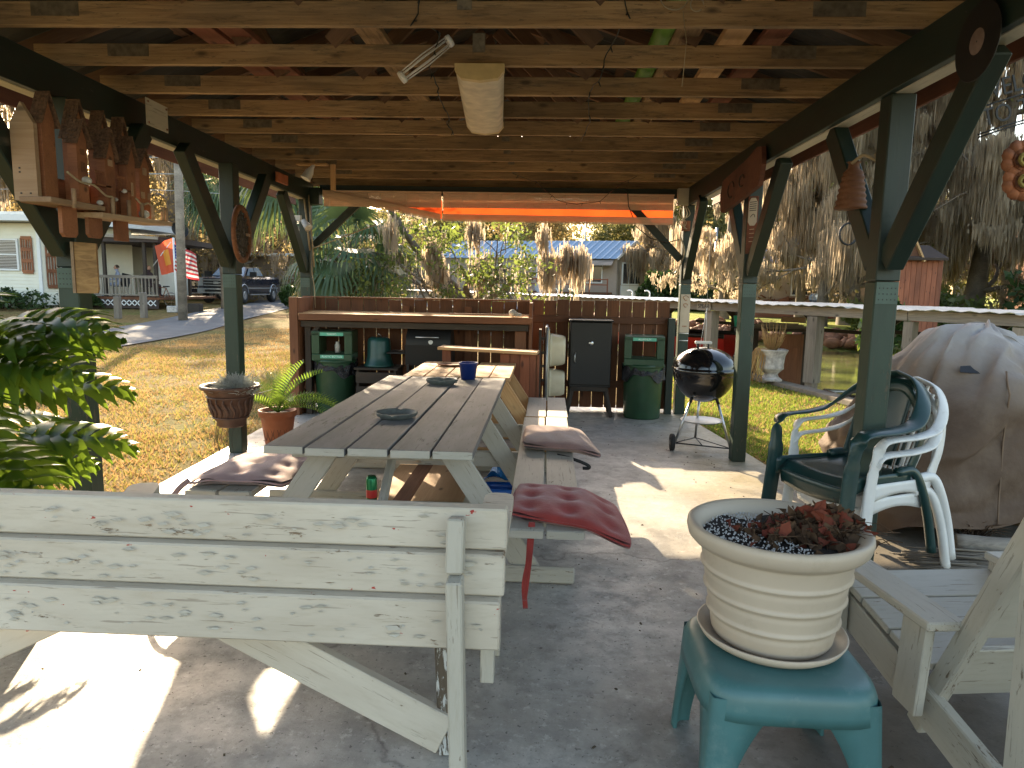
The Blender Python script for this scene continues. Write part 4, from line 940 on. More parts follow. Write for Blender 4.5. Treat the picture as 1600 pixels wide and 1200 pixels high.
# ================================================================== STACKED PLASTIC CHAIRS
def monobloc(name, lab, mat, loc, rz, green=False, group='stacked plastic chairs', sc=1.):
    o = thing(name, lab, 'chair', (0, 0, 0), 0, group)
    # local: +x is forward, y is width
    m = MB()
    def seat(u, v):
        x = -.20+.44*u; y = (v-.5)*(.40+.05*u); return Vector((x, y, .42-.018*sin(pi*v)-.012*sin(pi*u)-.055*ss(.82, 1, u)**1.5))
    m.grid(seat, 16, 14); s_ = m.build('seat', mat, o); md = s_.modifiers.new('t', 'SOLIDIFY'); md.thickness = .012
    m = MB(); m.grid(lambda u, v: Vector((.235+.012*cos(v*pi)*0-.02*u+.012*sin(pi*v), (v-.5)*.45, .365-.075*u*(1 if green else .9)-.02*sin(pi*v)*u)), 3, 14); s_ = m.build('front_skirt', mat, o); md = s_.modifiers.new('t', 'SOLIDIFY'); md.thickness = .01
    for s in (-1, 1):
        P = crom([(.275, s*.265, 0), (.262, s*.258, .2), (.245, s*.252, .42), (.235, s*.262, .56), (.215, s*.270, .628), (.16, s*.275, .648), (.0, s*.280, .655), (-.13, s*.272, .685), (-.235, s*.215, .775), (-.30, s*.12, .855), (-.325, 0, .885)], 5)
        wd = [1.]*len(P); m = MB(); m.sweep(P, rsec(.052 if green else .046, .020, .35), (0, s*1., .001) if False else (0, 0, 1)) if False else None
        # wide ribbon, its flat facing sideways on the leg and upwards on the arm
        V = []; F = []; n = len(P)
        for i, p in enumerate(P):
            a = P[max(0, i-1)]; b = P[min(n-1, i+1)]; t = (b-a).normalized()
            k = ss(.52, .63, p.z); out = Vector((0, s, 0)).lerp(Vector((-.35 if i > n*.65 else 0, s*.15, 1)), k if i < n*.72 else 1-.75*ss(n*.72, n-1, i))
            q = (out-t*out.dot(t)).normalized(); w = t.cross(q); hw = (.034 if p.z < .5 else .027)*(1.45 if green else 1)*(1.15 if i < 4 else 1)
            for (x, y) in rsec(hw*2, .016, .4): V.append(p+w*x+q*y)
        for i in range(n-1):
            for k in range(8): F.append((i*8+k, i*8+(k+1) % 8, (i+1)*8+(k+1) % 8, (i+1)*8+k))
        m.add(V, F, True); m.build('arm', mat, o)
        m = MB(); Q = crom([(-.345, s*.255, 0), (-.30, s*.245, .2), (-.245, s*.232, .36), (-.20, s*.215, .425), (-.10, s*.215, .425)], 5)
        m.sweep(Q, rsec(.045, .045, .3), (0, 1, 0)); m.build('rear_leg', mat, o)
        m = MB(); m.grid(lambda u, v, s=s: Vector((-.19+.43*u, s*(.222+.02*u), .425-.055*v-.04*v*(1-sin(pi*u)))), 12, 3); q_ = m.build('side_skirt', mat, o); md = q_.modifiers.new('t', 'SOLIDIFY'); md.thickness = .008
        m = MB(); m.sweep(crom([(-.20, s*.20, .42), (-.245, s*.205, .55), (-.275, s*.185, .70), (-.295, s*.14, .80)], 4), rsec(.05, .016), (0, 1, 0)); m.build('back_frame', mat, o)
    def bk(y, z): return Vector((-.205-.13*((z-.42)/.45)+.10*(y/.25)**2*ss(.5, .85, z), y, z))
    if green:
        m = MB(); m.grid(lambda u, v: bk((u-.5)*.17*(1+.15*v), .42+.44*v), 8, 12); q_ = m.build('back_panel', mat, o); md = q_.modifiers.new('t', 'SOLIDIFY'); md.thickness = .010
        for s in (-1, 1):
            m = MB(); m.sweep([bk(s*(.12+.03*t), .43+.38*t) for t in np.linspace(0, 1, 7)], rsec(.022, .010), (0, 1, 0)); m.build('back_slat', mat, o)
    else:
        for k in range(-3, 4):
            m = MB(); m.sweep([bk(k*(.028+.022*t), .42+(.45-.012*k*k)*t) for t in np.linspace(0, 1, 8)], rsec(.020, .010), (0, 1, 0)); m.build('back_slat', mat, o)
    m = MB(); m.grid(lambda u, v: bk((u-.5)*.34, .845-.05*v-.09*((u-.5)*2)**2), 16, 3); q_ = m.build('top_band', mat, o); md = q_.modifiers.new('t', 'SOLIDIFY'); md.thickness = .012
    o.location = loc; o.rotation_euler = (0, 0, rz); o.scale = (sc,)*3; return o
CZ = pi+.42
monobloc('plastic_chair', 'white plastic armchair at the bottom of the stack beside the big covered grill', M_chwhite, (1.86, 4.08, 0), CZ, sc=1.10)
monobloc('plastic_chair', 'white plastic armchair in the middle of the stack, directly under the green one', M_chwhite, (1.87, 4.08, .07), CZ, sc=1.12)
monobloc('plastic_chair', 'dark green plastic armchair on top of the two white ones', M_chgreen, (1.735, 4.02, .125), CZ, True, sc=1.10)

# ================================================================== KETTLE GRILL
KG = thing('kettle_grill', 'shiny black kettle grill on three silver legs beside the second right post', 'grill', (1.56, 6.95, 0)); kc = (1.56, 6.95, 0); KR = .30
m = MB(); m.lathe([(KR*sin(t), .775-KR*1.02*cos(t)) for t in np.linspace(.03, pi/2, 18)]+[(KR+.006, .78), (KR+.006, .79), (KR-.01, .79)], kc, 56); m.build('bowl', M_black, KG)
m = MB(); m.lathe([(KR+.014, .782), (KR+.016, .80), (KR+.006, .808)]+[((KR+.004)*cos(t), .808+.20*sin(t)) for t in np.linspace(.05, pi/2-.01, 16)], kc, 56); m.build('lid', M_black, KG)
m = MB(); m.tube([(1.485, 6.95, .985), (1.485, 6.95, 1.04)], .012, 8); m.tube([(1.585, 6.95, .985), (1.585, 6.95, 1.04)], .012, 8); m.build('handle_bracket', M_mblack, KG)
board('lid_handle', (1.455, 6.95, 1.05), (1.62, 6.95, 1.05), .03, .03, M_wht, KG, bev=.008)
m = MB(); m.lathe([(.0, .006), (.045, .006), (.05, 0)], (1.42, 6.86, .972), 16, Euler((-.25, -.4, 0)).to_matrix()); m.build('vent', M_steel, KG)
for k, a in enumerate((radians(-150), radians(-30), radians(90))):
    p0 = Vector((kc[0]+.13*cos(a), kc[1]+.13*sin(a), .535)); p1 = Vector((kc[0]+.32*cos(a), kc[1]+.24*sin(a), .06 if k != 1 else .0))
    m = MB(); m.tube([p0.lerp(p1, .12), p1], .0125, 10); m.build('leg', M_steel, KG); m = MB(); m.tube([p0, p0.lerp(p1, .14)], .016, 10); m.build('leg_socket', M_mblack, KG)
m = MB(); m.lathe([(0, .27), (.17, .272), (.205, .285), (.206, .29), (.17, .279), (0, .277)], kc, 40); m.build('ash_catcher', M_galv, KG)
A = Vector((1.285, 6.83, .075)); Bq = Vector((1.84, 6.83, .03)); Cq = Vector((1.56, 7.18, .06))
m = MB(); m.tube([A, Bq], .007, 8); m.tube([A, Cq], .005, 6); m.tube([Bq, Cq], .005, 6); m.tube([(1.56, 6.83, .05), Cq], .005, 6); m.build('wire_frame', M_mblack, KG)
for (wx, wy) in ((1.262, 6.83),):
    m = MB(); m.lathe([(.030, -.022), (.075, -.022), (.082, -.012), (.082, .012), (.075, .022), (.030, .022)], (wx, wy, .082), 28, Euler((0, pi/2, -.05)).to_matrix()); w_ = m.build('wheel', M_rubber, KG)
    m = MB(); m.lathe([(0, -.020), (.03, -.020), (.03, .020), (0, .020)], (wx, wy, .082), 14, Euler((0, pi/2, -.05)).to_matrix()); m.build('hub', M_galv, w_)

# ================================================================== COVERED GRILL, LOGS
CG = thing('covered_grill', 'large grill under a tan canvas cover with a grey top', 'covered grill', (3.15, 5.1, 0)); 
rot = radians(20)
def cov(u, v):
    a = u*2*pi; k = (abs(cos(a))**3.2+abs(sin(a))**3.2)**(-1/3.2)
    if v < .5:   # top, from centre outwards
        s = v/.5; x, y = 1.02*k*cos(a)*s, .62*k*sin(a)*s
        z = 1.41-.24*abs(y/.62)**1.1-.22*max(0, x+.25)/1.2-.52*ss(-.25, -1.0, x)-.07*s**6
        z -= (.07*abs(sin(x*3.1+y*4+.8))+.05*abs(sin(x*7.3-y*6))+.025*abs(sin(x*15+y*13)))*s**.7*1.15
    else:
        s = (v-.5)/.5; zt = cov(u, .4999).z
        fold = .10*s*(abs(sin(a*5.5+1.3+s*.8))-.5)+.06*s*(abs(sin(a*11+s*2.5))-.5)+.03*sin(a*5+s*6)+.02*s*sin(s*14+a*3); g = 1+.05*s+fold*.9
        x, y = 1.02*k*cos(a)*g, .62*k*sin(a)*g; bot = .10+.09*sin(a*3+.7)+.05*sin(a*7)
        z = zt*(1-s)+bot*s
    c, sn = cos(rot), sin(rot); return Vector((3.12+x*c-y*sn, 5.18+x*sn+y*c, z))
_jr = random.Random(4); _jit = {}
def covj(u, v):
    k = (round(u*56) % 56, round(v*22)); p = cov(u, v)
    if 0 < v < .98:
        if k not in _jit: _jit[k] = Vector((_jr.gauss(0, .026), _jr.gauss(0, .026), _jr.gauss(0, .024)))
        p = p+_jit[k]
    return p
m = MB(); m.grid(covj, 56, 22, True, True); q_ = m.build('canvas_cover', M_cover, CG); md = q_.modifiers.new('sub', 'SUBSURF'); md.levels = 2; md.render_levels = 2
m = MB()
for a0 in (4.25, 4.95, 5.6):
    m = MB(); m.tube([cov(a0/(2*pi), t)+Vector((-.004, -.006, .003)) for t in np.linspace(.42, .99, 14)], .006, 5); m.build('seam', M_canvas, CG)
m = MB(); m.prism([(-.08, -.03), (.05, -.04), (.09, .01), (.03, .03), (-.06, .02)], .003, face(cov(.63, .30)+Vector((0, -.004, .012)), (1, 0, 0), (0, .6, .6))); m.build('tear', M_mblack, CG)
for (wx, wy) in ((2.62, 4.72), (3.5, 4.95)):
    m = MB(); m.lathe([(.03, -.03), (.11, -.03), (.125, -.015), (.125, .015), (.11, .03), (.03, .03)], (wx, wy, .125), 24, Euler((0, pi/2, .35)).to_matrix()); w_ = m.build('wheel', M_rubber, CG)
    m = MB(); m.lathe([(0, -.02), (.04, -.02), (.04, .02), (0, .02)], (wx, wy, .125), 12, Euler((0, pi/2, .35)).to_matrix()); m.build('hub', M_dark, w_)
for i in range(5): board('frame_slat', (2.55+i*.10, 4.80, .20), (2.6+i*.10, 5.5, .20), .07, .02, M_brown, CG)
m = MB()
for _ in range(160):
    x, y = random.uniform(2.25, 2.75), random.uniform(3.95, 4.15); r = random.uniform(.002, .004); z = .01+random.random()*.085*(1-abs(y-4.05)/.12); m.tube([(x-.16, y+.02+x*.0, z), (x+.16, y+random.uniform(-.04, .01), z+random.uniform(-.005, .008))], r, 4)
tag(m.build('stick_bundle', M_weather, origin=(2.5, 4.05, 0)), 'flat bundle of thin grey sticks on the slab behind the white garden chair', 'sticks', kind='stuff')
m = MB(); m.tube(crom([(2.55, 4.30, .05), (2.8, 4.22, .06), (3.05, 4.28, .055)]), [.055]*13, 12); tag(m.build('firewood_log', M_weather, origin=(2.8, 4.25, 0)), 'pale split log lying beside the stick bundle', 'log')
m = MB()
for _ in range(90):
    a = random.uniform(0, 6.28); c = Vector((2.72, 4.42, .02)); L = random.uniform(.08, .24); d = Vector((cos(a)*L, sin(a)*L*.6, random.uniform(.03, .16))); m.tube([c+d*.1, c+d*.6+Vector((0, 0, .04)), c+d], [.004, .003, .001], 4)
tag(m.build('dead_air_plant', M_dry, origin=(2.72, 4.42, 0)), 'tangled dry root plant on the ground by the covered grill wheel', 'dry plant', kind='stuff')

# ================================================================== SPLIT-LEAF PLANT (left)
def philo_leaf(c, tip, up, L, Wd, n=8, droop=.25, seed=0):
    """lobed leaf: c leaf base, tip direction, up = face normal"""
    rr = random.Random(seed); t = Vector(tip).normalized(); nrm = Vector(up); nrm = (nrm-t*nrm.dot(t)).normalized(); s = t.cross(nrm); c = Vector(c); m = MB()
    def mid(q): return c+t*L*q+nrm*(-droop*L*q*q)+Vector((0, 0, -.12*L*q*q))
    for i in range(n+1):
        q = .04+.9*i/n; env = (sin(pi*min(1, .22+.80*q)))**.8
        for sd_ in (-1, 1):
            if i == n and sd_ == 1: 
                pass
            a = radians(78-52*q+rr.uniform(-6, 6)); d = s*sd_*sin(a)+t*cos(a); 
            if i == n: d = t*1.+s*sd_*.12
            ln = Wd*env*(.9+.2*rr.random()); w0 = L/n*.86; base = mid(q); ph = rr.random()*6
            V = []; K = 7
            for k in range(K):
                u = k/(K-1); wv = w0*(.55+.75*sin(pi*min(1, .15+u*.75)))*(1-u**4)*(1+.22*sin(u*13+ph)); p = base+d*ln*u+nrm*(.10*ln*sin(u*2.4)-.32*ln*u*u)+Vector((0, 0, -.10*ln*u*u)); wdv = (t-d*t.dot(d)).normalized() if i < n else s
                V += [p-wdv*wv*.5+nrm*.006, p+nrm*.0, p+wdv*wv*.5+nrm*.006]
            F = []
            for k in range(K-1): F += [(k*3, k*3+1, k*3+4, k*3+3), (k*3+1, k*3+2, k*3+5, k*3+4)]
            m.add(V, F, True)
    V = []
    for k in range(7):
        u = k/6; p = mid(u*.96); V += [p-s*.022*(1-u*.7)*2.2, p+nrm*.004, p+s*.022*(1-u*.7)*2.2]
    m.add(V, [f for k in range(6) for f in ((k*3, k*3+1, k*3+4, k*3+3), (k*3+1, k*3+2, k*3+5, k*3+4))], True)
    m.tube([mid(u)-nrm*.004 for u in np.linspace(0, .9, 6)], [.006, .006, .005, .004, .003, .002], 5)
    return m
PH = thing('split_leaf_plant', 'large glossy split leaf philodendron growing beside the first left post', 'plant', (-3.05, 3.38, 0))
base = Vector((-3.02, 3.38, .1)); rr = random.Random(5)
LV = []
for i in range(46):
    a = rr.uniform(-1.9, 1.2); z = .35+1.05*((i*.618) % 1); rad = rr.uniform(.10, .42)*(.35+.65*ss(.35, .8, z)); 
    c = (base.x+rad*cos(a), base.y+rad*sin(a)*.8-.05, z); LV.append((c, (cos(a), sin(a)*.8, .35-.75*(1.45-z)*rr.uniform(.5, 1)), rr.uniform(.40, .62)*(.55+.45*ss(.5, .85, z))))
for i, (c, d, L) in enumerate(LV):
    up = Vector((.1*rr.uniform(-1, 1)-.1, -.45+.2*rr.uniform(-1, 1), .9)); lf_ = philo_leaf(c, d, up, L, L*.50, 8, .22, i).build('leaf', M_philo, PH)
    cc = Vector(c); m = MB(); m.tube(crom([base+Vector((rr.uniform(-.05, .05), rr.uniform(-.05, .05), 0)), base.lerp(cc, .55)+Vector((-.08, .02, .22)), cc], 5), .011, 6); m.build('stalk', M_philo, lf_)
m = MB(); m.tube([(-3.05, 3.38, -.04), (-3.07, 3.39, .2), (-3.04, 3.38, .42)], [.07, .06, .05], 10); m.build('trunk', M_bark, PH)
m = MB(); m.bar((-3.62, 5.35, 0), (-3.62, 5.35, .86), .06, .012, up=(0, 1, 0)); tag(m.build('marker_stake', M_redp, origin=(-3.6, 5.35, 0)), 'bright red marker stake in the lawn just behind the first left post', 'stake')

# ================================================================== HANGING URN, TERRACOTTA POT
HU = thing('hanging_urn', 'dark brown moulded urn fixed to the second left post, with grey dried plant', 'planter', (-2.72, 6.02, .3)); uc = (-2.735, 5.98, 0)
pr = [(0, .30), (.105, .30), (.12, .315), (.118, .35), (.135, .365), (.14, .38), (.168, .50), (.182, .56), (.20, .60), (.212, .61), (.215, .625), (.245, .635), (.252, .65), (.245, .665), (.22, .662), (.205, .64), (.17, .50), (0, .49)]
m = MB(); m.lathe(pr, uc, 44); m.build('urn_wall', M_urnb, HU)
m = MB()
for k in range(18): a = k*2*pi/18; m.tube([Vector((uc[0]+(.142+.045*t+.004)*cos(a+.1*sin(t*6)), uc[1]+(.142+.045*t+.004)*sin(a+.1*sin(t*6)), .39+.17*t)) for t in np.linspace(0, 1, 6)], [.004, .012, .014, .014, .010, .004], 6)
for z, r in ((.385, .148), (.565, .192)): m.tube([(uc[0]+r*cos(a), uc[1]+r*sin(a), z) for a in np.linspace(0, 2*pi, 30)[:-1]], .008, 6, closed=True)
m.build('relief_band', M_urnb, HU)
m = MB(); m.lathe([(0, .60), (.2, .605)], uc, 24); m.build('soil', M_soil, HU)
m = MB()
for _ in range(1700):
    a, el = random.uniform(0, 6.28), random.uniform(.1, 1.5); L = random.uniform(.07, .17); c = Vector((uc[0]+.07+random.gauss(0, .04), uc[1]-.04+random.gauss(0, .035), .60)); d = Vector((cos(a)*cos(el), sin(a)*cos(el), sin(el)))
    m.tube([c, c+d*L*.6+Vector((random.gauss(0, .012), random.gauss(0, .012), 0)), c+d*L+Vector((random.gauss(0, .03), random.gauss(0, .03), random.gauss(0, .01)))], [.004, .0035, .002], 3, cap=False)
tag(m.build('dried_plant', M_greyplant, HU), kind='stuff')
m = MB()
for k in range(7): x = uc[0]+random.uniform(-.14, .14); m.tube(crom([(x, uc[1]-.05, .33), (x-.02, uc[1]-.07, .2), (x+random.uniform(-.03, .03), uc[1]-.06, random.uniform(.0, .1))]), .0025, 4)
m.build('dangling_roots', M_cable, HU)
TP = thing('terracotta_pot', 'orange terracotta pot with a bright green sago palm beside the second left post', 'flower pot', (-2.54, 6.55, 0)); tc_ = (-2.55, 6.58, 0)
pr = [(0, .02), (.115, .0), (.12, .01), (.155, .25), (.158, .28), (.172, .285), (.18, .33), (.18, .345), (.165, .345), (.15, .30), (0, .29)]
m = MB(); m.lathe(pr, tc_, 44); m.build('pot_wall', M_terra, TP); m = MB(); m.lathe([(0, .315), (.158, .312)], tc_, 24); m.build('soil', M_soil, TP)
m = MB()
for k in range(7):
    a = -2.2+k*.42; 
    for s in (-1, 1): m.tube([Vector((tc_[0]+(.129+.02*(z-.05)/.2)*cos(a+s*.17*sin(q)), tc_[1]+(.129+.02*(z-.05)/.2)*sin(a+s*.17*sin(q)), z)) for q, z in zip(np.linspace(0, pi, 8), np.linspace(.06, .20, 8))], .003, 5)
m.build('scroll_relief', M_urnb, TP)
def frond(c, az, L, up0, curl, name, parent, mat, nl=30, ll=.13, w=.009, vang=.5):
    m = MB(); c = Vector(c); P = []
    for i in range(17):
        t = i/16; el = up0-curl*t; 
        if i == 0: p = c.copy()
        else: p = p+Vector((cos(az)*cos(el), sin(az)*cos(el), sin(el)))*L/16
        P.append(p.copy())
    m.tube(P, [.006*(1-.8*i/16) for i in range(17)], 5)
    for i in range(nl):
        t = .16+.83*i/nl; k = min(15, int(t*16)); f = t*16-k; p = P[k].lerp(P[k+1], f); tg = (P[k+1]-P[k]).normalized(); sdv = tg.cross(Vector((0, 0, 1))).normalized(); upv = sdv.cross(tg)
        l = ll*sin(pi*min(.97, .15+.8*t))**.6
        for s in (-1, 1):
            d = (sdv*s+tg*.55+upv*vang).normalized(); q = tg*w*.5
            a_, b_, c_ = p, p+d*l*.6-Vector((0, 0, l*.02)), p+d*l-Vector((0, 0, l*.12)); m.add([a_-q, a_+q, b_+q*1., b_-q, c_], [(0, 1, 2, 3), (3, 2, 4)])
    return m.build(name, mat, parent)
for k, (az, L, up, cu) in enumerate(((.15, .62, 1.2, .9), (-.2, .66, .75, 1.1), (.35, .55, .9, 1.5), (2.7, .55, .95, .8), (3.3, .60, .7, 1.0), (1.4, .55, 1.3, .7), (-.9, .45, 1.0, 1.2), (2.1, .5, 1.2, .8), (-.05, .58, 1.35, .55), (3.9, .5, .9, 1.2), (.6, .62, .6, 1.2), (-.35, .6, .5, .9))):
    frond((tc_[0], tc_[1], .32), az, L, up, cu, 'frond', TP, M_sago, 19, .135, .010, .95)

# ================================================================== DECORATIONS ON THE POSTS AND BEAMS
def shingle_roof(parent, yc, xw, z0, hw, h, x0, x1):
    """ridge along x; slopes face -y and +y, each of small overlapping bark shingles"""
    m = MB()
    for s in (-1, 1):
        n = max(4, int(math.hypot(hw, h)/.022))
        for i in range(n):
            t = (i+.5)/n; y = yc+s*hw*(1-t); z = z0+h*t; sl = atan2(h, hw)
            for j in range(4):
                xx = x0+(x1-x0)*(j+.5)/4; m.box((xx, y, z+.006), ((x1-x0)/4*.92, math.hypot(hw, h)/n*1.5, .007), (s*-sl+random.uniform(-.12, .12)+s*.12, 0, random.uniform(-.08, .08)))
    return m.build('shingle_roof', M_shing, parent)
M_shing = plain('bark_shingles', (.12, .065, .036), .85, var=.5, sc=60, bump=.4)
M_bh = wood('birdhouse_wood', (.23, .085, .036), (.34, .14, .062), stain=(.10, .035, .018), sc=2)
M_bhl = wood('birdhouse_bleached_wood', (.30, .20, .12), (.42, .30, .20), stain=(.24, .13, .07))
VL = thing('birdhouse_village', 'brown driftwood birdhouse village with shingled gables hanging on the first left post', 'birdhouse', (-2.63, 4.1, 1.95))
# end board with a pointed top, facing the camera
m = MB(); m.prism([(-.062, -.25), (.062, -.25), (.062, .13), (0, .235), (-.062, .13)], .028, face((-2.665, 3.60, 2.20), (1, 0, 0), (0, 0, 1))); m.build('end_board', M_bhl, VL)
m = MB()
for (x, z) in ((-2.69, 2.11), (-2.69, 2.09), (-2.69, 1.985), (-2.64, 1.985)): m.lathe([(0, -.0155), (.005, -.0155)], (x, 3.60, z), 8, Matrix.Rotation(-pi/2, 3, 'X')) if False else m.box((x, 3.5845, z), (.008, .003, .008))
m.build('nail_heads', M_blk, VL)
board('shelf', (-2.61, 3.57, 1.955), (-2.61, 4.02, 1.955), .17, .028, M_bhl, VL); board('shelf', (-2.60, 3.95, 1.915), (-2.60, 4.70, 1.93), .20, .028, M_bhl, VL)
board('back_board', (-2.70, 3.6, 2.02), (-2.70, 4.3, 2.02), .16, .02, M_bh, VL, up=(1, 0, 0))
for (y, z0) in ((3.80, 1.78), (4.02, 1.79), (4.28, 1.79)):
    m = MB(); m.prism([(-.062, .0), (.062, .0), (.062, .16), (-.062, .16)] if y > 4.2 else [(-.062, .02), (-.04, .0), (.04, 0), (.062, .02), (.062, .16), (-.062, .16)], .022, face((-2.60, y, z0), (0, 1, 0), (0, 0, 1))); m.build('tongue_board', M_bh, VL)
def bhouse(yc, z0, w, hwall, hroof, x0=-2.68, x1=-2.58, wins=(), over=.02):
    w *= .88; x0 = x1-.05
    m = MB(); m.prism([(-w/2, z0), (w/2, z0), (w/2, z0+hwall), (0, z0+hwall+hroof*.93), (-w/2, z0+hwall)], x1-x0, Matrix(((0, 0, 1, (x0+x1)/2), (1, 0, 0, yc), (0, 1, 0, 0), (0, 0, 0, 1)))); o = m.build('tower', M_bh, VL)
    shingle_roof(VL, yc, 0, z0+hwall-over*hroof/(w/2)*.6, w/2+over, hroof+over*hroof/(w/2)*.6, x0-.005, x1+.022)
    for (dy, z, ww, hh, mt) in wins: m = MB(); m.box((x1+.003, yc+dy, z), (.004, ww, hh)); m.build('window' if mt is not M_blk else 'doorway', mt, VL)
    return o
bhouse(3.69, 1.97, .11, .40, .13, -2.68, -2.60)
bhouse(3.93, 1.94, .145, .40, .18, -2.70, -2.60, ((-.02, 2.20, .03, .04, M_brown), (.02, 2.0, .035, .09, M_blk)))
bhouse(3.86, 1.96, .10, .34, .10, -2.60, -2.54, ((0, 2.16, .03, .05, M_brown), (0, 2.24, .03, .03, M_brown)))
bhouse(4.14, 1.93, .13, .40, .18, -2.70, -2.60, ())
bhouse(4.09, 1.93, .10, .34, .13, -2.60, -2.53, ((0, 2.22, .04, .035, M_bhl), (.01, 1.98, .035, .09, M_blk)))
bhouse(4.34, 1.93, .13, .40, .19, -2.70, -2.60, ())
bhouse(4.30, 1.93, .10, .34, .13, -2.60, -2.53, ((0, 2.1, .02, .08, M_bhl),))
bhouse(4.53, 1.93, .13, .34, .10, -2.66, -2.58, ((.0, 2.24, .045, .045, M_bhl), (-.03, 2.09, .04, .04, M_bhl), (.04, 2.09, .03, .04, M_bhl)))  # pale panels paint the lit windows of this tower
for y0 in (3.98, 4.19):
    m = MB()
    for k in range(7): m.box((-2.545, y0+k*.016, 2.12), (.005, .005, .07))
    m.box((-2.545, y0+.05, 2.16), (.008, .13, .008)); m.box((-2.545, y0+.05, 2.085), (.03, .13, .01)); m.build('balcony', M_bh, VL)
for y in (3.74, 4.08, 4.24, 4.38, 4.50, 4.62, 4.66):
    m = MB(); m.tube([(-2.52, y, 1.93), (-2.52, y+.004, 2.03)], .012, 7); m.build('fence_stump', M_bhl, VL)
m = MB(); m.tube(crom([(-2.52, 3.70, 2.11), (-2.52, 3.80, 2.075), (-2.51, 3.90, 2.07), (-2.52, 4.02, 2.03), (-2.52, 4.08, 2.03)]), .006, 6); m.build('cord', M_rope, VL); m = MB(); m.tube(crom([(-2.52, 4.32, 2.05), (-2.52, 4.39, 2.02), (-2.52, 4.46, 2.035), (-2.52, 4.56, 2.00), (-2.52, 4.66, 2.02)]), .006, 6); m.build('cord', M_rope, VL)
m = MB()
for (y, z, r) in ((3.87, 2.09, .028), (4.22, 2.08, .016), (4.13, 2.02, .014), (4.42, 1.965, .032), (3.98, 1.985, .018)): m.lathe([(r*sin(t), -r*cos(t)*.8) for t in np.linspace(.05, pi-.05, 8)], (-2.53, y, z), 10)
m.build('pebbles', M_stone, VL)
# bark plaque
m = MB(); m.prism([(-.055, -.145), (.052, -.145), (.058, -.12), (.058, .14), (-.055, .145)], .03, face((-2.655, 4.015, 1.62), Vector((.95, .3, 0)), (0, 0, 1)))
M_plaq = wood('varnished_plaque', (.17, .085, .03), (.42, .25, .10), sc=.7)
pq = thing('wooden_plaque', 'varnished golden brown plaque fixed low on the first left post', 'plaque', (-2.65, 3.96, 1.5)); m.build('slab', M_plaq, pq)
m = MB(); m.prism([(-.072, -.145), (-.057, -.145), (-.057, .145), (-.072, .145)], .045, face((-2.655, 4.015, 1.62), Vector((.95, .3, 0)), (0, 0, 1))); m.build('pale_edge', M_bhl, pq)
# carved wheel on the second post
CW = thing('carved_wheel', 'round carved dark wooden wheel ornament on the second left post', 'wheel ornament', (-2.63, 6.17, 1.97)); wc = Vector((-2.655, 6.14, 1.965))
ax = Vector((.99, .12, 0)).normalized(); si = Vector((0, 0, 1)).cross(ax); Mw = Matrix((si, Vector((0, 0, 1)), ax)).transposed()
Mw_ = Matrix.Identity(3); Mw_.col[0] = si; Mw_.col[1] = Vector((0, 0, 1)); Mw_.col[2] = ax
m = MB(); m.lathe([(.205, -.014), (.245, -.014), (.25, 0), (.245, .016), (.205, .016), (.20, 0), (.205, -.014)], wc, 48, Mw_); m.build('rim', M_fence, CW)
m = MB(); m.lathe([(.118, -.008), (.128, -.008), (.128, .008), (.118, .008), (.118, -.008)], wc, 32, Mw_); m.lathe([(0, .02), (.03, .018), (.035, 0), (.03, -.01), (0, -.01)], wc, 16, Mw_); m.lathe([(.165, -.006), (.172, -.006), (.172, .006), (.165, .006), (.165, -.006)], wc, 36, Mw_); m.build('hub_and_ring', M_dark, CW)
for k in range(16):
    a = k*pi/8; d = si*cos(a)+Vector((0, 0, 1))*sin(a); m = MB(); w2 = si*-sin(a)+Vector((0, 0, 1))*cos(a)
    m.bar(wc+d*.03, wc+d*.207, .014 if k % 2 else .024, .012, up=ax); m.build('spoke', M_dark, CW)
m = MB(); m.prism([(-.05, -.012), (.05, -.012), (.05, .012), (-.05, .012)], .01, face(wc+ax*.022+si*.11, si, (0, 0, 1))); m.build('tag_strip', M_bhl, CW)
# small things on the beams
PL = thing('cover_plate', 'pale square cover plate screwed to the left beam', 'plate', (-2.70, 4.9, 2.66)); board('plate', (-2.672+.0-.135, 4.765, 2.668), (-2.677-.135, 5.045, 2.668), .175, .006, M_pale, PL, up=(1, 0, 0))
for c in PL.children: c.matrix_basis = Matrix.Translation((.128, 0, 0)) @ c.matrix_basis
m = MB()
for y in (4.79, 5.02):
    for z in (2.60, 2.735): m.box((-2.676, y, z), (.006, .012, .012))
m.build('screws', M_rust, PL)
tag(board('red_block', (-2.868, 7.55, 2.66), (-2.872, 7.86, 2.66), .10, .03, M_terra, up=(1, 0, 0)), 'small orange red block fixed to the far part of the left beam', 'block')
m = MB(); P = [(-.62, -.17), (-.55, -.20), (-.2, -.175), (.3, -.13), (.60, -.10), (.66, .05), (.62, .19), (.50, .21), (.2, .16), (-.3, .12), (-.58, .10), (-.66, -.02)]
m.prism([(a, b) for a, b in P], .035, face((1.665, 6.42, 2.485), (0, -1, 0), (0, 0, 1))); sl_ = thing('live_edge_sign', 'reddish brown live edge slab sign carved and hung from the right beam', 'sign', (1.665, 6.42, 2.4))
sb = m.build('slab', wood('dark_red_slab', (.10, .032, .018), (.17, .06, .03), sc=.7), sl_); sb.scale = (1, 1, 1)
m = MB()
for (cx, cz, r) in ((-.25, 0, .07), (.1, .03, .05)): m.tube([(1.645, 6.42-cx-r*1.5*cos(t), 2.46+cz+r*sin(t)) for t in np.linspace(.2, 5.2, 16)], .006, 5)
m.build('carving', M_dark, sl_)
VS = thing('vertical_sign', 'narrow vertical wooden sign with a cream oval on the second right post', 'sign', (1.74, 6.41, 2.1)); fm = face((1.775, 6.385, 2.13), Vector((1, -.35, 0)), (0, 0, 1))
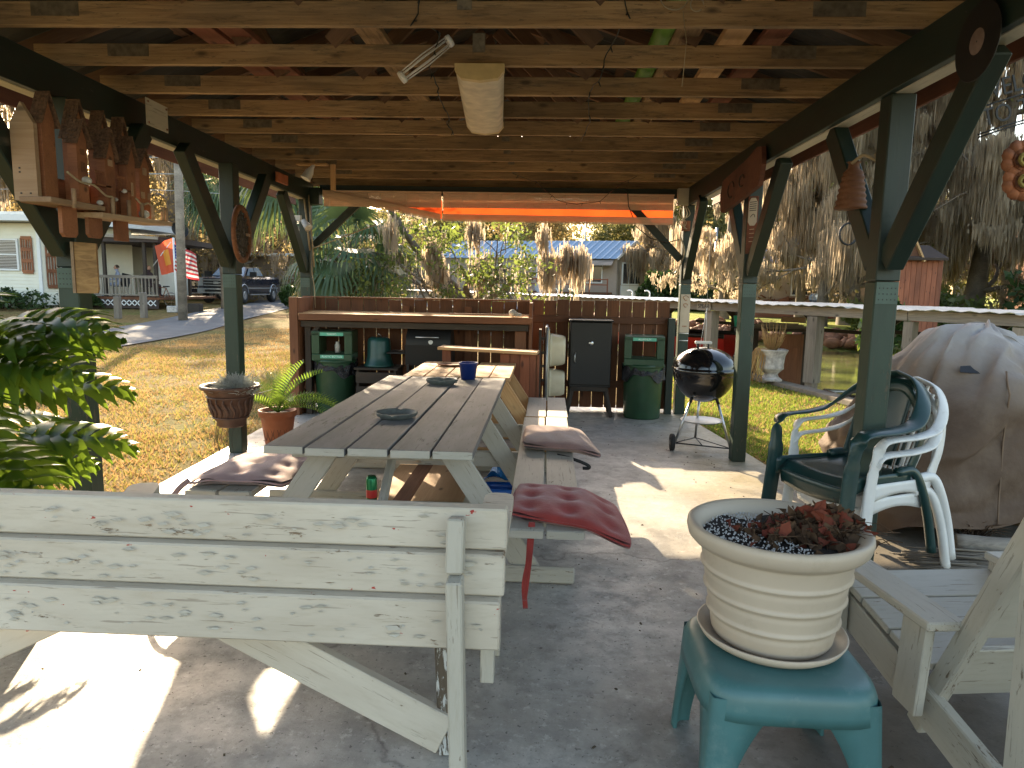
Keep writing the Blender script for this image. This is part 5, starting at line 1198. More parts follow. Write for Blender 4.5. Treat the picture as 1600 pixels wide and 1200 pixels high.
m = MB(); m.prism([(-.042, -.25), (.042, -.25), (.042, .24), (-.042, .24)], .016, fm); m.build('board_panel', M_fascia, VS)
m = MB(); m.prism([(-.036, .02), (-.018, -.01), (.018, -.01), (.036, .02), (.036, .19), (.018, .225), (-.018, .225), (-.036, .19)], .006, fm @ Matrix.Translation((0, 0, .011))); m.build('oval', M_pot, VS)
m = MB()
for k in range(5): m.prism([(-.028, .185-k*.018), (.028, .19-k*.018), (.028, .196-k*.018), (-.028, .191-k*.018)], .002, fm @ Matrix.Translation((0, 0, .0155)))
m.tube([fm @ Vector((.018*cos(t), .06+.035*sin(t)*cos(t*.5), .016)) for t in np.linspace(0, 6, 20)], .0025, 4); m.build('oval_marks', M_blk, VS)
for k, z in enumerate((-.04, -.075, -.11, -.145)):
    m = MB(); m.prism([(-.02, z-.006), (.02, z-.003), (.02, z+.004), (-.02, z+.001)], .002, fm @ Matrix.Translation((0, 0, .0095))); m.build('burned_mark', M_bhl, VS)
GD = thing('gourd_jug', 'brown ribbed jug hanging between the brace and the first right post', 'jug', (1.70, 4.35, 2.0)); gc = (1.72, 4.22, 0)
m = MB(); pr = [(0, 2.03)]+[(.085-.030*((z-2.03)/.20)+.004*sin((z-2.03)*190), z) for z in np.linspace(2.03, 2.23, 26)]+[(.030, 2.255), (.028, 2.28), (.04, 2.29)]
m.lathe(pr, gc, 28, Euler((0, .0, 0)).to_matrix()); m.build('jug_body', M_brown, GD)
m = MB(); m.tube(crom([(1.70, 4.2, 2.28), (1.73, 4.12, 2.31), (1.77, 4.05, 2.27), (1.75, 4.02, 2.30)]), .010, 6); m.build('knotted_cord', M_rope, GD)
RC = thing('vinyl_record', 'black vinyl record nailed to the right beam above the first brace', 'record', (1.71, 3.08, 2.56))
MR = Matrix.Identity(3); MR.col[0] = Vector((0, 1, 0)); MR.col[1] = Vector((0, 0, 1)); MR.col[2] = Vector((-1, 0, 0))
m = MB(); m.lathe([(.0, .002), (.05, .002)]+[(.05+.0011*i, .002+(.0004 if i % 2 else 0)) for i in range(1, 92)]+[(.152, 0), (.15, -.002), (0, -.002)], (1.700, 3.08, 2.565), 64, MR); m.build('disc', plain('vinyl', (.006, .006, .007), .5, bump=0, var=.05), RC)
m = MB(); m.lathe([(.004, .0035), (.049, .0035), (.05, .003)], (1.700, 3.08, 2.565), 40, MR); m.build('label', plain('faded_label', (.17, .12, .10), .7, sc=30), RC)
# wire letter sign hanging outside the right beam
WS = thing('wire_word_sign', 'rusty wire letters sign reading WELCOME TO THE LAKE hanging at the right', 'sign', (2.25, 3.6, 2.5)); rt = Matrix.Rotation(radians(16), 4, 'Z')
fw1 = face((2.02, 3.6, 2.50), (1, 0, 0), (0, 0, 1)) @ rt; text('lettering', 'WELCOME', .115, fw1, M_mblack, WS, .003, 'LEFT', .85)
fw2 = face((2.045, 3.6, 2.385), (1, 0, 0), (0, 0, 1)) @ rt; text('lettering', 'TO THE LAKE', .115, fw2, M_mblack, WS, .003, 'LEFT', .85)
m = MB()
for f_, dz in ((fw1, -.055), (fw2, -.055), (fw2, -.068)): m.tube([f_ @ Vector((t, dz-.18*(t-.2)**2, 0)) for t in np.linspace(-.03, .6, 14)], .004, 6)
m.tube([(2.06, 3.6, 2.65), (2.06, 3.6, 2.45)], .002, 5); m.tube([(2.17, 3.6, 2.72), (2.17, 3.6, 2.55)], .002, 5); m.build('rods', M_mblack, WS)
RO = thing('rusty_rosette', 'rusty round flower ornament hanging below the wire sign', 'ornament', (2.27, 3.6, 2.14))
m = MB()
for (cx, cz, r) in ((2.25, 2.20, .10), (2.26, 2.10, .095)):
    for k in range(9): 
        a = k*2*pi/9; m.lathe([(.0, -.012), (r*.36, -.006), (r*.40, .004), (0, .016)], (cx+r*.62*cos(a), 3.6, cz+r*.6*sin(a)), 10, Matrix.Rotation(pi/2, 3, 'X'))
    m.lathe([(0, -.03), (r*.45, -.02), (r*.5, .01)], (cx, 3.59, cz), 14, Matrix.Rotation(pi/2, 3, 'X'))
m.build('petals', M_rust, RO); m = MB()
for (cx, cz) in ((2.25, 2.20), (2.26, 2.10)): m.lathe([(.012, -.012), (.03, -.018), (.036, -.006), (.03, .004)], (cx, 3.565, cz), 16, Matrix.Rotation(pi/2, 3, 'X'))
m.build('yellow_heart', plain('faded_yellow_paint', (.28, .22, .06), .8, var=.4, sc=30), RO)
# flood light on the third post, spot lamp under the trusses
FD = thing('flood_light', 'white twin head flood light on the third left post', 'light', (-3.0, 8.6, 2.25))
m = MB(); m.box((-3.02, 8.55, 2.32), (.11, .05, .07)); m.build('housing', M_wht, FD)
for (x, a) in ((-3.05, .3), (-2.93, .75)):
    m = MB(); m.lathe([(0, 0), (.03, 0), (.045, -.11), (.05, -.13), (0, -.12)], (x, 8.52, 2.29), 18, Euler((-.35, -a, 0)).to_matrix()); m.build('lamp_head', M_wht, FD)
SP = thing('spot_lamp', 'small white spot lamp on a bracket under the far trusses', 'lamp', (-2.5, 7.5, 2.85))
board('bracket', (-2.62, 7.48, 2.775), (-2.30, 7.48, 2.775), .09, .02, M_newwood, SP); board('drop_board', (-2.25, 7.5, 2.78), (-2.25, 7.5, 2.52), .05, .03, M_newwood, SP, up=(0, 1, 0))
m = MB(); m.lathe([(0, .0), (.018, 0), (.022, -.04), (.045, -.09), (.05, -.17), (.055, -.175), (.045, -.178), (0, -.16)], (-2.44, 7.46, 2.77), 20, Euler((-.3, .45, 0)).to_matrix()); m.build('lamp_shade', M_wht, SP)
EB = thing('electrical_box', 'beige electrical box at the top of the back right post with loose wires below', 'electrical box', (1.62, 8.86, 2.6))
box('box_body', (1.615, 8.84, 2.66), (.13, .08, .20), M_pale, EB); 
m = MB()
for k in range(5): m.tube(crom([(1.60+k*.015, 8.82, 2.56), (1.60+k*.03-.02, 8.80, 2.45), (1.66-k*.02, 8.79, 2.36), (1.63+k*.012, 8.80, 2.28)]), .005, 5)
m.tube(crom([(1.60, 8.8, 2.2), (1.66, 8.79, 2.0), (1.60, 8.80, 1.8), (1.58, 8.81, 1.6)]), .008, 6); m.build('wires', M_rope, EB); box('junction', (1.665, 8.83, 2.32), (.10, .04, .12), M_rust, EB)
m = MB(); m.tube([(-2.93, 8.74, 2.62), (-2.87, 8.72, 1.75)], .009, 6); m.tube([(-2.98, 8.72, 2.6), (-2.92, 8.72, 1.95)], .012, 6); m.tube(crom([(-2.89, 8.72, 1.95), (-2.90, 8.72, 1.7), (-2.87, 8.71, 1.5), (-2.86, 8.70, 1.25)]), .006, 6); tag(m.build('conduit', M_rope, origin=(-2.9, 8.72, 1.3)), 'pale conduit and cord running down the third left post', 'conduit')
m = MB(); m.tube([(-2.88, 8.74, 1.98), (-2.1, 8.75, 2.28)], .007, 6); tag(m.build('guy_rod', M_rope, origin=(-2.88, 8.74, 1.98)), 'thin pale rod angled from the third left post toward the blind', 'rod')
NB = thing('notice_board', 'pale thermometer board with dark faded print on the back right post', 'notice', (1.70, 8.85, 1.27)); fm = face((1.715, 8.862, 1.265), (1, 0, 0), (0, 0, 1))
m = MB(); m.prism([(-.058, -.235), (.058, -.235), (.058, .235), (-.058, .235)], .008, fm); m.build('board_panel', M_pot, NB)
m = MB()
for (x, z, r) in ((.0, .19, .028), (.0, .10, .022)): m.tube([fm @ Vector((x+r*cos(t)*(1+.3*sin(t*3)), z+r*sin(t), .006)) for t in np.linspace(0, 5.4, 16)], .004, 4)
for x in (-.018, .0, .018): m.prism([(x-.006, -.165), (x+.006, -.165), (x+.006, -.15), (x-.006, -.15)], .002, fm @ Matrix.Translation((0, 0, .006)))
m.build('faded_print', M_rust, NB)
m = MB()
for z in (.93, 1.02): m.tube([(1.66, 8.86, z), (1.77, 8.86, z)], .006, 6)
tag(m.build('hook_bars', M_wht, origin=(1.7, 8.86, .95)), 'short white bars across the back right post below the notice', 'bars')
m = MB(); m.tube([(1.92, 8.6, 1.35), (1.86, 8.6, .85)], .003, 5); m.tube([(1.92, 8.6, 1.35), (1.93, 8.6, .85)], .003, 5); m.tube([(1.92, 8.6, 1.35), (1.92, 8.62, 2.3)], .002, 4); tag(m.build('twine', M_wht, origin=(1.9, 8.6, 1)), 'white double cord hanging right of the back right post', 'cord')
tag(box('white_board', (1.93, 8.7, .80), (.17, .02, .12), M_pale), 'small pale board hanging on the white cord behind the kettle grill', 'board')
tag(box('switch_block', (-3.02, 7.2, 0.04), (.02, .02, .02), M_dark), 'tiny dark stub in the slab edge near the left posts', 'stub') if False else None
tag(box('paper_slip', (.98, 8.72+.3, 2.735), (.22, .01, .05), M_bhl), 'short pale stick tucked above the right blind', 'stick')

# ================================================================== BOATHOUSE AND CANAL SIDE
BH = thing('boathouse', 'long low boat shelter with a pale tin roof on grey posts along the canal', 'boathouse', (4, 12, 0))
gx = lambda y: 11.3-.61*y
dv = Vector((-.61, 1, 0)).normalized(); pv = Vector((1, .61, 0)).normalized()
def bp(y, off=0, z=0): return Vector((gx(y), y, z))+pv*off
yy = 7.0; i = 0
while yy < 29:
    y2 = min(29, yy+1.0); m = MB()
    nseg = 10
    def rp(u, v, a=yy, b=y2): return bp(a+(b-a)*u, -.12+3.5*v, 1.335-.02*v+.010*sin(u*nseg*pi)+.006*sin(a*3))
    m.grid(rp, 20, 1, False); q_ = m.build('roof_sheet', M_tin, BH); md = q_.modifiers.new('t', 'SOLIDIFY'); md.thickness = .006
    yy = y2
for a, b in ((7.0, 10.2), (10.21, 13.5), (13.51, 18), (18.01, 23), (23.01, 29)):
    board('beam', bp(a, 0, 1.25), bp(b, 0, 1.25+random.uniform(-.008, .008)), .14, .045, M_weather, BH, up=tuple(pv)); board('beam', bp(a, 3.2, 1.24), bp(b, 3.2, 1.24), .12, .045, M_dark, BH, up=tuple(pv))
for y in (9.0, 10.2, 11.54, 13.5, 17, 21, 25, 28.5):
    board('post', bp(y, .07, -1.2), bp(y, .07, 1.17), .14, .14, M_weather, BH, up=tuple(pv)); 
    if y in (11.54, 13.5): board('post_sleeve', bp(y, .07, .10), bp(y, .07, 1.17), .19, .19, M_weather, BH, up=tuple(pv))
for y in (9.2, 10.6, 12.2, 13.6, 15.5, 17.5, 20, 23, 27):
    board('back_post', bp(y, 3.1, -1.2), bp(y, 3.1, 1.28), .12, .12, M_dark, BH, up=tuple(pv))
    board('knee_brace', bp(y+.06, 3.1, .95), bp(y+.42, 3.1, 1.28), .08, .04, M_dark, BH, up=tuple(pv)); board('knee_brace', bp(y-.06, 3.1, .95), bp(y-.42, 3.1, 1.28), .08, .04, M_dark, BH, up=tuple(pv))
board('rail', bp(12.0, 3.0, .78), bp(16.5, 3.0, .78), .07, .05, M_dark, BH, up=tuple(pv)); board('rail', bp(8.0, 3.0, .84), bp(12.0, 3.0, .84), .07, .05, M_dark, BH, up=tuple(pv))
for t, y, lab in (('SPEAR', 14.6, 'small weathered SPEAR name sign on the boathouse beam right of the back post'), ('SPEAR', 17.2, 'small weathered SPEAR name sign on the boathouse beam seen over the fence')):
    pass
def bsign(px, body, lab):
    r = px; y = 11.3/(r+.61); c = bp(y, -.05, 1.25); f_ = face(c, -Vector(dv), (0, 0, 1)); s_ = thing('name_sign', lab, 'sign', tuple(c), group='name signs on the boathouse'); k = y/13
    m = MB(); m.prism([(-.17*k, -.07*k), (.17*k, -.07*k), (.17*k, .07*k), (-.17*k, .07*k)], .02, f_); m.build('plank', M_weather, s_); text('lettering', body, .105*k, f_ @ Matrix.Translation((0, 0, .012)), M_blk, s_, .002)
bsign(.222, 'SPEAR', 'weathered SPEAR name board on the boathouse beam just right of the back post'); bsign(.095, 'SPEAR', 'weathered SPEAR name board on the boathouse beam above the smoker cabinet')
for k, (y, s) in enumerate(((15.1, 1), (15.6, -1), (18.2, 1), (17.6, 1))):
    m = MB(); c = bp(y, .1, 1.36); m.tube(crom([c, c+Vector((0, 0, .12)), c+Vector((-.05, 0, .16)), c+Vector((-.11, 0, .15))]), .014, 6); tag(m.build('roof_hook', M_wht, origin=tuple(c)), ['white hook on the tin roof left of the back post', 'second white hook on the tin roof beside the first', 'white hook below the mobile home window', 'leftmost white hook on the tin roof'][k], 'hook', 'white hooks on the boathouse roof')
# things below the boathouse
WB = thing('dock_bench', 'dark workbench under the boathouse with old planks on top', 'workbench', (4.3, 14.3, -.5))
board('bench_top', (4.0, 14.3, .80), (5.1, 13.9, .82), .5, .05, M_dark, WB); board('leg', (4.15, 14.2, -1), (4.15, 14.2, .78), .1, .08, M_dark, WB, up=(0, 1, 0)); board('leg', (5.0, 13.9, -1), (5.0, 13.9, .78), .1, .08, M_dark, WB, up=(0, 1, 0))
for k in range(4): tag(board('old_plank', (4.0+.05*k, 14.2-.06*k, .845+.03*k), (5.15-.12*k, 13.85-.05*k, .85+.032*k), .14, .026, M_weather), ['lowest plank of the pile on the dock workbench', 'second plank of the pile on the dock workbench', 'third plank of the pile on the dock workbench', 'topmost short plank on the dock workbench'][k], 'plank', 'planks piled on the dock workbench')
tag(box('wooden_box', (4.75, 13.9, 1.02), (.42, .2, .10), M_bhl, rz=-.3), 'pale wooden tray on top of the plank pile under the boathouse', 'tray')
CBT = thing('door_panel', 'old brown panelled door standing under the boathouse behind the stone urn', 'door', (4.75, 13.6, -.4)); board('slab', (4.62, 13.6, -.42), (4.62, 13.6, .76), .50, .04, M_brown, CBT, up=(0, 1, 0)); board('panel', (4.62, 13.575, -.1), (4.62, 13.575, .5), .30, .01, M_fence2, CBT, up=(0, 1, 0))
m = MB(); m.lathe([(0, .88), (.085, .88), (.115, 1.08), (.12, 1.085), (.105, 1.085), (0, .9)], (3.66, 13.6, 0), 22); tag(m.build('teal_bucket', M_tealb, origin=(3.66, 13.6, .88)), 'bright teal bucket under the boathouse beside the second right post', 'bucket')
SB = thing('bucket_stand', 'dark slim stand holding the teal bucket', 'stand', (3.66, 13.6, 0)); m = MB(); m.tube([(3.72, 13.6, -.04), (3.72, 13.6, .86)], .04, 8); m.lathe([(0, .86), (.17, .86), (.17, .876), (0, .876)], (3.66, 13.6, 0), 20); m.build('column', M_mblack, SB)
RB = thing('red_boat', 'red hulled boat with a dark bow moored behind the back right post', 'boat', (3.1, 15.5, .4))
def hull(u, v):
    a = (u-.5)*pi; L = 2.6*v; w = .75*sin(min(1, .08+v*1.3)*pi/2); return Vector((1.6+L*.9, 16.4-L*.45, 0))+Vector((.45, .9, 0))*w*sin(a)*.9+Vector((0, 0, .62-.55*cos(a)*(.6+.4*min(1, v*2))))
m = MB(); m.grid(hull, 14, 16); m.build('hull', M_redp, RB); m = MB(); m.tube([hull(0, v) for v in np.linspace(0, 1, 12)], .05, 6); m.tube([hull(1, v) for v in np.linspace(0, 1, 12)], .05, 6); m.build('gunwale', M_mblack, RB)
m = MB(); m.grid(lambda u, v: hull(0, v*.6).lerp(hull(1, v*.6), u)+Vector((0, 0, .16*sin(u*pi))), 8, 8); m.build('dark_cover', M_mblack, RB)
UR = thing('stone_urn', 'pale stained stone urn with dead twigs standing on the seawall', 'urn', (3.88, 12.1, .05)); ucx = (3.85, 12.15, 0)
m = MB(); pr = [(0, .05), (.17, .05), (.175, .08), (.12, .12), (.105, .17), (.13, .20), (.19, .26), (.185, .34), (.20, .48), (.235, .56), (.24, .585), (.21, .585), (.19, .55), (0, .55)]
def usq(u, v):
    t = v*(len(pr)-1); i = min(len(pr)-2, int(t)); t -= i; r = pr[i][0]*(1-t)+pr[i+1][0]*t; z = pr[i][1]*(1-t)+pr[i+1][1]*t; a = u*2*pi; k = (abs(cos(a))**3+abs(sin(a))**3)**(-1/3); return Vector((ucx[0]+r*k*cos(a), ucx[1]+r*k*sin(a), z))
m.grid(usq, 36, 39, True, True); m.build('urn_wall', M_stone, UR)
m = MB()
for _ in range(70): a = random.uniform(0, 6.28); c = Vector((ucx[0]+.06*cos(a), ucx[1]+.06*sin(a), .56)); m.tube([c, c+Vector((cos(a)*.08, sin(a)*.08, random.uniform(.1, .25))), c+Vector((cos(a)*.14, sin(a)*.14, random.uniform(.18, .5)))], [.006, .005, .003], 4)
for _ in range(60): a = random.uniform(2.4, 4.2); c = Vector((ucx[0]+.2*cos(a), ucx[1]+.2*sin(a), .57)); m.tube(crom([c, c+Vector((cos(a)*.08, 0, .02)), c+Vector((cos(a)*random.uniform(.1, .22), random.uniform(-.05, .05), -.25)), c+Vector((cos(a)*random.uniform(.12, .3), random.uniform(-.1, .1), -.52))], 3), .005, 4)
tag(m.build('dead_twigs', M_strawb, UR), kind='stuff')
LB_ = thing('blue_boat', 'low dark blue boat with a white corner floating below the seawall', 'boat', (5.1, 11, -.4))
m = MB(); m.grid(lambda u, v: Vector((4.75+.9*u, 12.1-2.3*v, -.12-.25*sin(u*pi)*sin(min(1, v+.1)*pi/2))), 10, 10); m.build('hull', M_navy, LB_); m = MB(); m.tube([(4.75, 12.1, -.10), (5.65, 12.1, -.10), (5.65, 9.8, -.10), (4.75, 9.8, -.10)], .04, 6, closed=True); m.build('gunwale', M_silver, LB_); box('seat', (5.2, 10.6, -.13), (.5, .3, .06), M_wht, LB_)
m = MB()
for _ in range(260):
    y = random.uniform(15, 46); xf = Xf(y)-random.uniform(-.3, 1.6); 
    if random.random() < .5: y = random.uniform(17, 32); xf = Xf(y)-random.uniform(-.3, 1.6)
    s = random.uniform(.12, .35); m.lathe([(s*sin(t)*(1+.2*sin(t*5)), -s*.6*cos(t)) for t in (0.05, .8, 1.6, 2.4, 3.1)], (xf, y, -.35+.35*(1-(Xf(y)-xf)/1.8)), 6, Euler((random.random(), random.random(), random.random()*6)).to_matrix())
tag(m.build('bank_rubble', M_brown), 'dark clods and roots along the far bank of the canal', 'rubble', kind='stuff')

# ================================================================== VEGETATION
def quads(P, s, asp=1.6, flat=0.):
    """random leaf quads at points P (n,3)"""
    n = len(P); a = RNG.randn(n, 3); a /= np.linalg.norm(a, axis=1)[:, None]; b = RNG.randn(n, 3); b -= a*(a*b).sum(1)[:, None]; b /= np.linalg.norm(b, axis=1)[:, None]
    s = np.broadcast_to(np.asarray(s), (n,))*(.6+.8*RNG.rand(n)); a = a*(s*asp/2)[:, None]; b = b*(s/2)[:, None]
    V = np.stack([P-a, P+b*.9, P+a, P-b*.9], 1); return V.reshape(-1, 3), np.arange(n*4).reshape(-1, 4)
def strands(P, L, w0, k=7, rag=.5):
    """hanging ragged ribbons from points P with lengths L"""
    n = len(P); an = RNG.rand(n)*3.14; dx, dy = np.cos(an), np.sin(an); V = np.zeros((n, k+1, 2, 3)); off = np.zeros((n, 2))
    for i in range(k+1):
        t = i/k; off = off+RNG.randn(n, 2)*.035*L[:, None]/k*1.6; w = w0*(.35+1.1*np.sin(np.pi*min(1, .12+t*.75)))*(1-t**3*.9)*(1-rag+2*rag*RNG.rand(n))
        z = P[:, 2]-L*t; x = P[:, 0]+off[:, 0]; y = P[:, 1]+off[:, 1]
        V[:, i, 0] = np.c_[x-dx*w/2, y-dy*w/2, z+.15*w*RNG.randn(n)]; V[:, i, 1] = np.c_[x+dx*w/2, y+dy*w/2, z+.15*w*RNG.randn(n)]
    base = (np.arange(n)*(k+1)*2)[:, None, None]; F = []
    for i in range(k): F.append([2*i, 2*i+1, 2*i+3, 2*i+2])
    F = (base+np.array(F)[None]).reshape(-1, 4); return V.reshape(-1, 3), F
def cat(*VF):
    Vs, Fs, n = [], [], 0
    for V, F in VF: Vs.append(V); Fs.append(F+n); n += len(V)
    return np.concatenate(Vs), np.concatenate(Fs)
def limbs(m, p, d, L, r, depth, tips, rnd, spread=.7, up=.15, segs=4, kink=.25, pts=None):
    P = [Vector(p)]; dd = Vector(d).normalized()
    for i in range(segs):
        dd = (dd+Vector((rnd.gauss(0, kink), rnd.gauss(0, kink), rnd.gauss(0, kink)*.6+up*.2))).normalized(); P.append(P[-1]+dd*L/segs)
    R = [r*(1-.45*i/segs) for i in range(segs+1)]; m.tube(P, R, 7 if depth > 1 else 5, cap=False)
    if pts is not None: pts += P[1:]
    if depth == 0: tips.append(P[-1]); return
    for k in range(2 if depth > 2 else 3):
        a = rnd.uniform(0, 6.28); q = dd.orthogonal().normalized(); w = dd.cross(q); nd = dd*rnd.uniform(.6, 1.)+(q*cos(a)+w*sin(a))*spread+Vector((0, 0, up))
        i = segs if k == 0 else rnd.randint(max(1, segs-2), segs); limbs(m, P[i], nd, L*rnd.uniform(.62, .85), R[i]*rnd.uniform(.55, .8), depth-1, tips, rnd, spread, up, segs, kink, pts)
def cloud(tips, n, r, rz=None):
    T_ = np.array([tuple(t) for t in tips]); i = RNG.randint(0, len(T_), n); d = RNG.randn(n, 3); d /= np.linalg.norm(d, axis=1)[:, None]; d *= (r*RNG.rand(n)**.5)[:, None]; d[:, 2] *= (rz or .8); return T_[i]+d
def clumps(Cn, L, r, per, w0, k=6):
    """tapering hanging beards: each clump is a bundle of thin ragged strands"""
    n = len(Cn); d = RNG.randn(n, per, 2); rr_ = np.sqrt((d**2).sum(-1)); P = np.zeros((n, per, 3)); P[..., :2] = Cn[:, None, :2]+d*r[:, None, None]; P[..., 2] = Cn[:, None, 2]+RNG.randn(n, per)*.10-rr_*r[:, None]*.3
    LL = L[:, None]*np.clip(1.1-.38*rr_, .15, 1.1)*(.55+.5*RNG.rand(n, per)); return strands(P.reshape(-1, 3), LL.reshape(-1), w0, k, .6)
# gnarled tree just beyond the fence
def garden_tree():
    o = thing('mossy_oak_tree', 'gnarled small oak with sparse leaves and hanging moss right behind the bar fence', 'tree', (-1.5, 13, 0)); rnd = random.Random(21); m = MB(); tips = []; pts = []
    base = Vector((-1.45, 13, -.05)); M_bark2 = M_bark; m.tube([base, base+Vector((.02, 0, .6)), base+Vector((0, .02, 1.35))], [.22, .17, .16], 12, cap=False)
    for (d, L, r) in (((-1.3, 0, .50), 1.05, .075), ((-.7, .3, .9), .95, .07), ((.0, -.2, 1.), .75, .08), ((.8, .1, .75), 1.0, .075), ((1.3, -.1, .55), 1.15, .075), ((.5, .4, .9), .8, .06), ((-1.1, -.4, .8), .95, .06), ((1.1, -.35, .25), 1.0, .05), ((-1.2, .3, .15), .9, .05)):
        limbs(m, base+Vector((0, 0, rnd.uniform(1.05, 1.35))), d, L, r, 3, tips, rnd, .75, .02, 4, .28, pts)
    m.build('trunk', M_bark, o)
    tips = [t for t in tips if t.z < 3.5]; pts = [p for p in pts if 1.4 < p.z < 3.4 and p.x < 1.1]
    P = cloud(tips, 3600, .20); P = P[P[:, 2] < 3.35]
    P_shade = np.c_[-3.75+RNG.randn(2600)*.38, 13+RNG.randn(2600)*.4, 4.45+RNG.randn(2600)*.30]  # unseen leaf cluster added to keep the sun off the near table
    bm_ = MB(); bm_.tube(crom([base+Vector((0, 0, 1.2)), base+Vector((-.9, .1, 2.2)), base+Vector((-1.7, 0, 3.4)), base+Vector((-2.5, 0, 4.6))], 5), [.09*(1-i/22) for i in range(16)], 8); bm_.build('shade_bough', M_bark, o)  # unseen limb added to carry the shading leaves
    P = np.concatenate([P, P_shade]); V, F = quads(P, .05); tag(npmesh('foliage', V, F, M_leafA, o), kind='stuff')
    low = [t for t in tips if t.z < 2.9]
    P = np.array([tuple(rnd.choice(pts)) for _ in range(110)])+RNG.randn(110, 3)*.04; L = .10+.30*RNG.rand(110)**2
    A = clumps(P, L, .02+.03*L, 5, .014, 5)
    Q = []
    for (x, z, n_, Lm) in ((.02, 2.05, 60, .85), (.33, 2.15, 55, .7), (.58, 2.15, 40, .95), (-2.0, 2.2, 60, .9), (-2.75, 2.6, 24, .7), (-1.15, 1.95, 60, .7), (-1.9, 1.9, 35, .7), (-1.3, 2.6, 35, .7), (-.1, 2.5, 20, .6)):
        for _ in range(n_): Q.append((x+rnd.gauss(0, .07), 12.6+rnd.gauss(0, .08), z+rnd.uniform(-.1, .05), Lm*rnd.uniform(.45, 1)))
    Q = np.array(Q); B_ = clumps(Q[:, :3], Q[:, 3], .02+.03*Q[:, 3], 7, .018, 6); V, F = cat(A, B_); tag(npmesh('moss', V, F, M_moss, o), kind='stuff')
garden_tree()
def moss_tree(name, label, x, y, h, r, cl, n, lean=0, seed=0, leafn=800, zmin=1.5, w0=.13, group=None, gold=False, Lm=(.4, 3.0), z0=.1, trunkmat=None):
    """tall tree draped in moss. cl = crown half width"""
    rnd = random.Random(seed); o = thing(name, label, 'tree', (x, y, z0), group=group); m = MB(); P = []; p = Vector((x, y, z0-.2))
    for i in range(9): P.append(p.copy()); p = p+Vector((lean/8+rnd.gauss(0, .06), rnd.gauss(0, .06), h/8))
    m.tube(P, [r*(1.55 if i == 0 else 1.12 if i == 1 else 1)*(1-.075*i) for i in range(9)], 12, cap=False); tips = []; pts = []
    for i in range(22):
        k = rnd.randint(1, 8) if h > 7 else rnd.randint(2, 8); a = rnd.uniform(0, 6.28); limbs(m, P[k], (cos(a), sin(a)*.8, rnd.uniform(.0, .6)), cl*rnd.uniform(.45, .8), r*.32, 1, tips, rnd, .6, .05, 4, .18, pts)
    m.build('trunk', M_bark, o)
    T_ = np.array([tuple(t) for t in pts+tips]); i = RNG.randint(0, len(T_), n); Q = T_[i]+RNG.randn(n, 3)*np.array([.30, .30, .15]); L = Lm[0]+(Lm[1]-Lm[0])*RNG.rand(n)**1.3; L = np.minimum(L, np.maximum(.3, Q[:, 2]-zmin-RNG.rand(n)*1.2))
    Q = Q[:max(40, int(n*.38))]; L = L[:len(Q)]*(.55+.9*RNG.rand(len(Q))); L = np.minimum(L, np.maximum(.3, Q[:, 2]-zmin)); V, F = clumps(Q, L, .08+.06*L, 46, w0*.22, 5); tag(npmesh('moss', V, F, M_moss, o), kind='stuff')
    if leafn: V, F = quads(cloud(tips+pts[::2], leafn, 1.1 if leafn > 5000 else .7), .13 if leafn > 5000 else .11); tag(npmesh('foliage', V, F, M_leafG if gold else M_leafB, o), kind='stuff')
    return o
moss_tree('cypress_tree', 'tall moss draped cypress with the thick pale trunk left of the first right post', 13.2, 31.5, 15, .38, 4.2, 1700, -.6, 3, 500)
moss_tree('cypress_tree', 'slimmer moss draped cypress left of the thick trunk beyond the canal', 11.6, 33, 13, .19, 3.6, 1500, -.4, 4, 500)
moss_tree('cypress_tree', 'leftmost moss curtain tree beyond the canal beside the second right post', 8.6, 35, 12.5, .22, 2.4, 1000, .3, 5, 200)
moss_tree('cypress_tree', 'dark leaning moss tree behind the red gabled hut', 17.2, 30, 14, .38, 4.0, 1500, 1.6, 6, 500, w0=.16)
moss_tree('cypress_tree', 'grey moss tree at the far right edge above the covered grill', 18.6, 26.5, 13, .34, 3.8, 1500, .5, 7, 400, w0=.17)
moss_tree('cypress_tree', 'moss hung tree between the hut and the first right post', 15.2, 34, 14, .26, 3.8, 1400, .2, 8, 500)
moss_tree('cypress_tree', 'broad moss curtain tree just across the canal in front of the blue roof', 11.3, 29.8, 11, .2, 3.0, 1300, .3, 19, 300, zmin=1.0)
moss_tree('cypress_tree', 'far moss tree standing behind the blue roof across the canal', 14.5, 44, 15, .35, 5, 1100, .2, 9, 1200, w0=.2, gold=True)
moss_tree('cypress_tree', 'slender moss tree just right of the mobile home', 8.3, 50, 11, .22, 2.6, 700, 0, 10, 700, w0=.18, gold=True, zmin=.8)
moss_tree('oak_tree', 'moss hung oak behind the left white house', -30, 38, 12, .5, 6.0, 420, .4, 12, 14000, w0=.2, gold=True, z0=.4)
moss_tree('oak_tree', 'oak with golden hanging moss above the covered porch', -22.5, 42, 12, .45, 6.0, 420, .4, 13, 14000, w0=.2, gold=True, z0=.4)
moss_tree('oak_tree', 'dark oak with forked limbs just behind the parked pickup', -19.5, 46, 11, .42, 5.5, 380, -.5, 14, 14000, w0=.2, gold=True, z0=.4)
moss_tree('oak_tree', 'thick grey trunked oak at the far left edge above the cream house', -27.5, 34.5, 13, .55, 5.0, 380, .2, 16, 12000, w0=.2, gold=True, z0=.4)
moss_tree('oak_tree', 'oak standing between the two palms beyond the road', -13.5, 50, 11, .35, 5.5, 260, 0, 17, 12000, w0=.2, z0=.4)
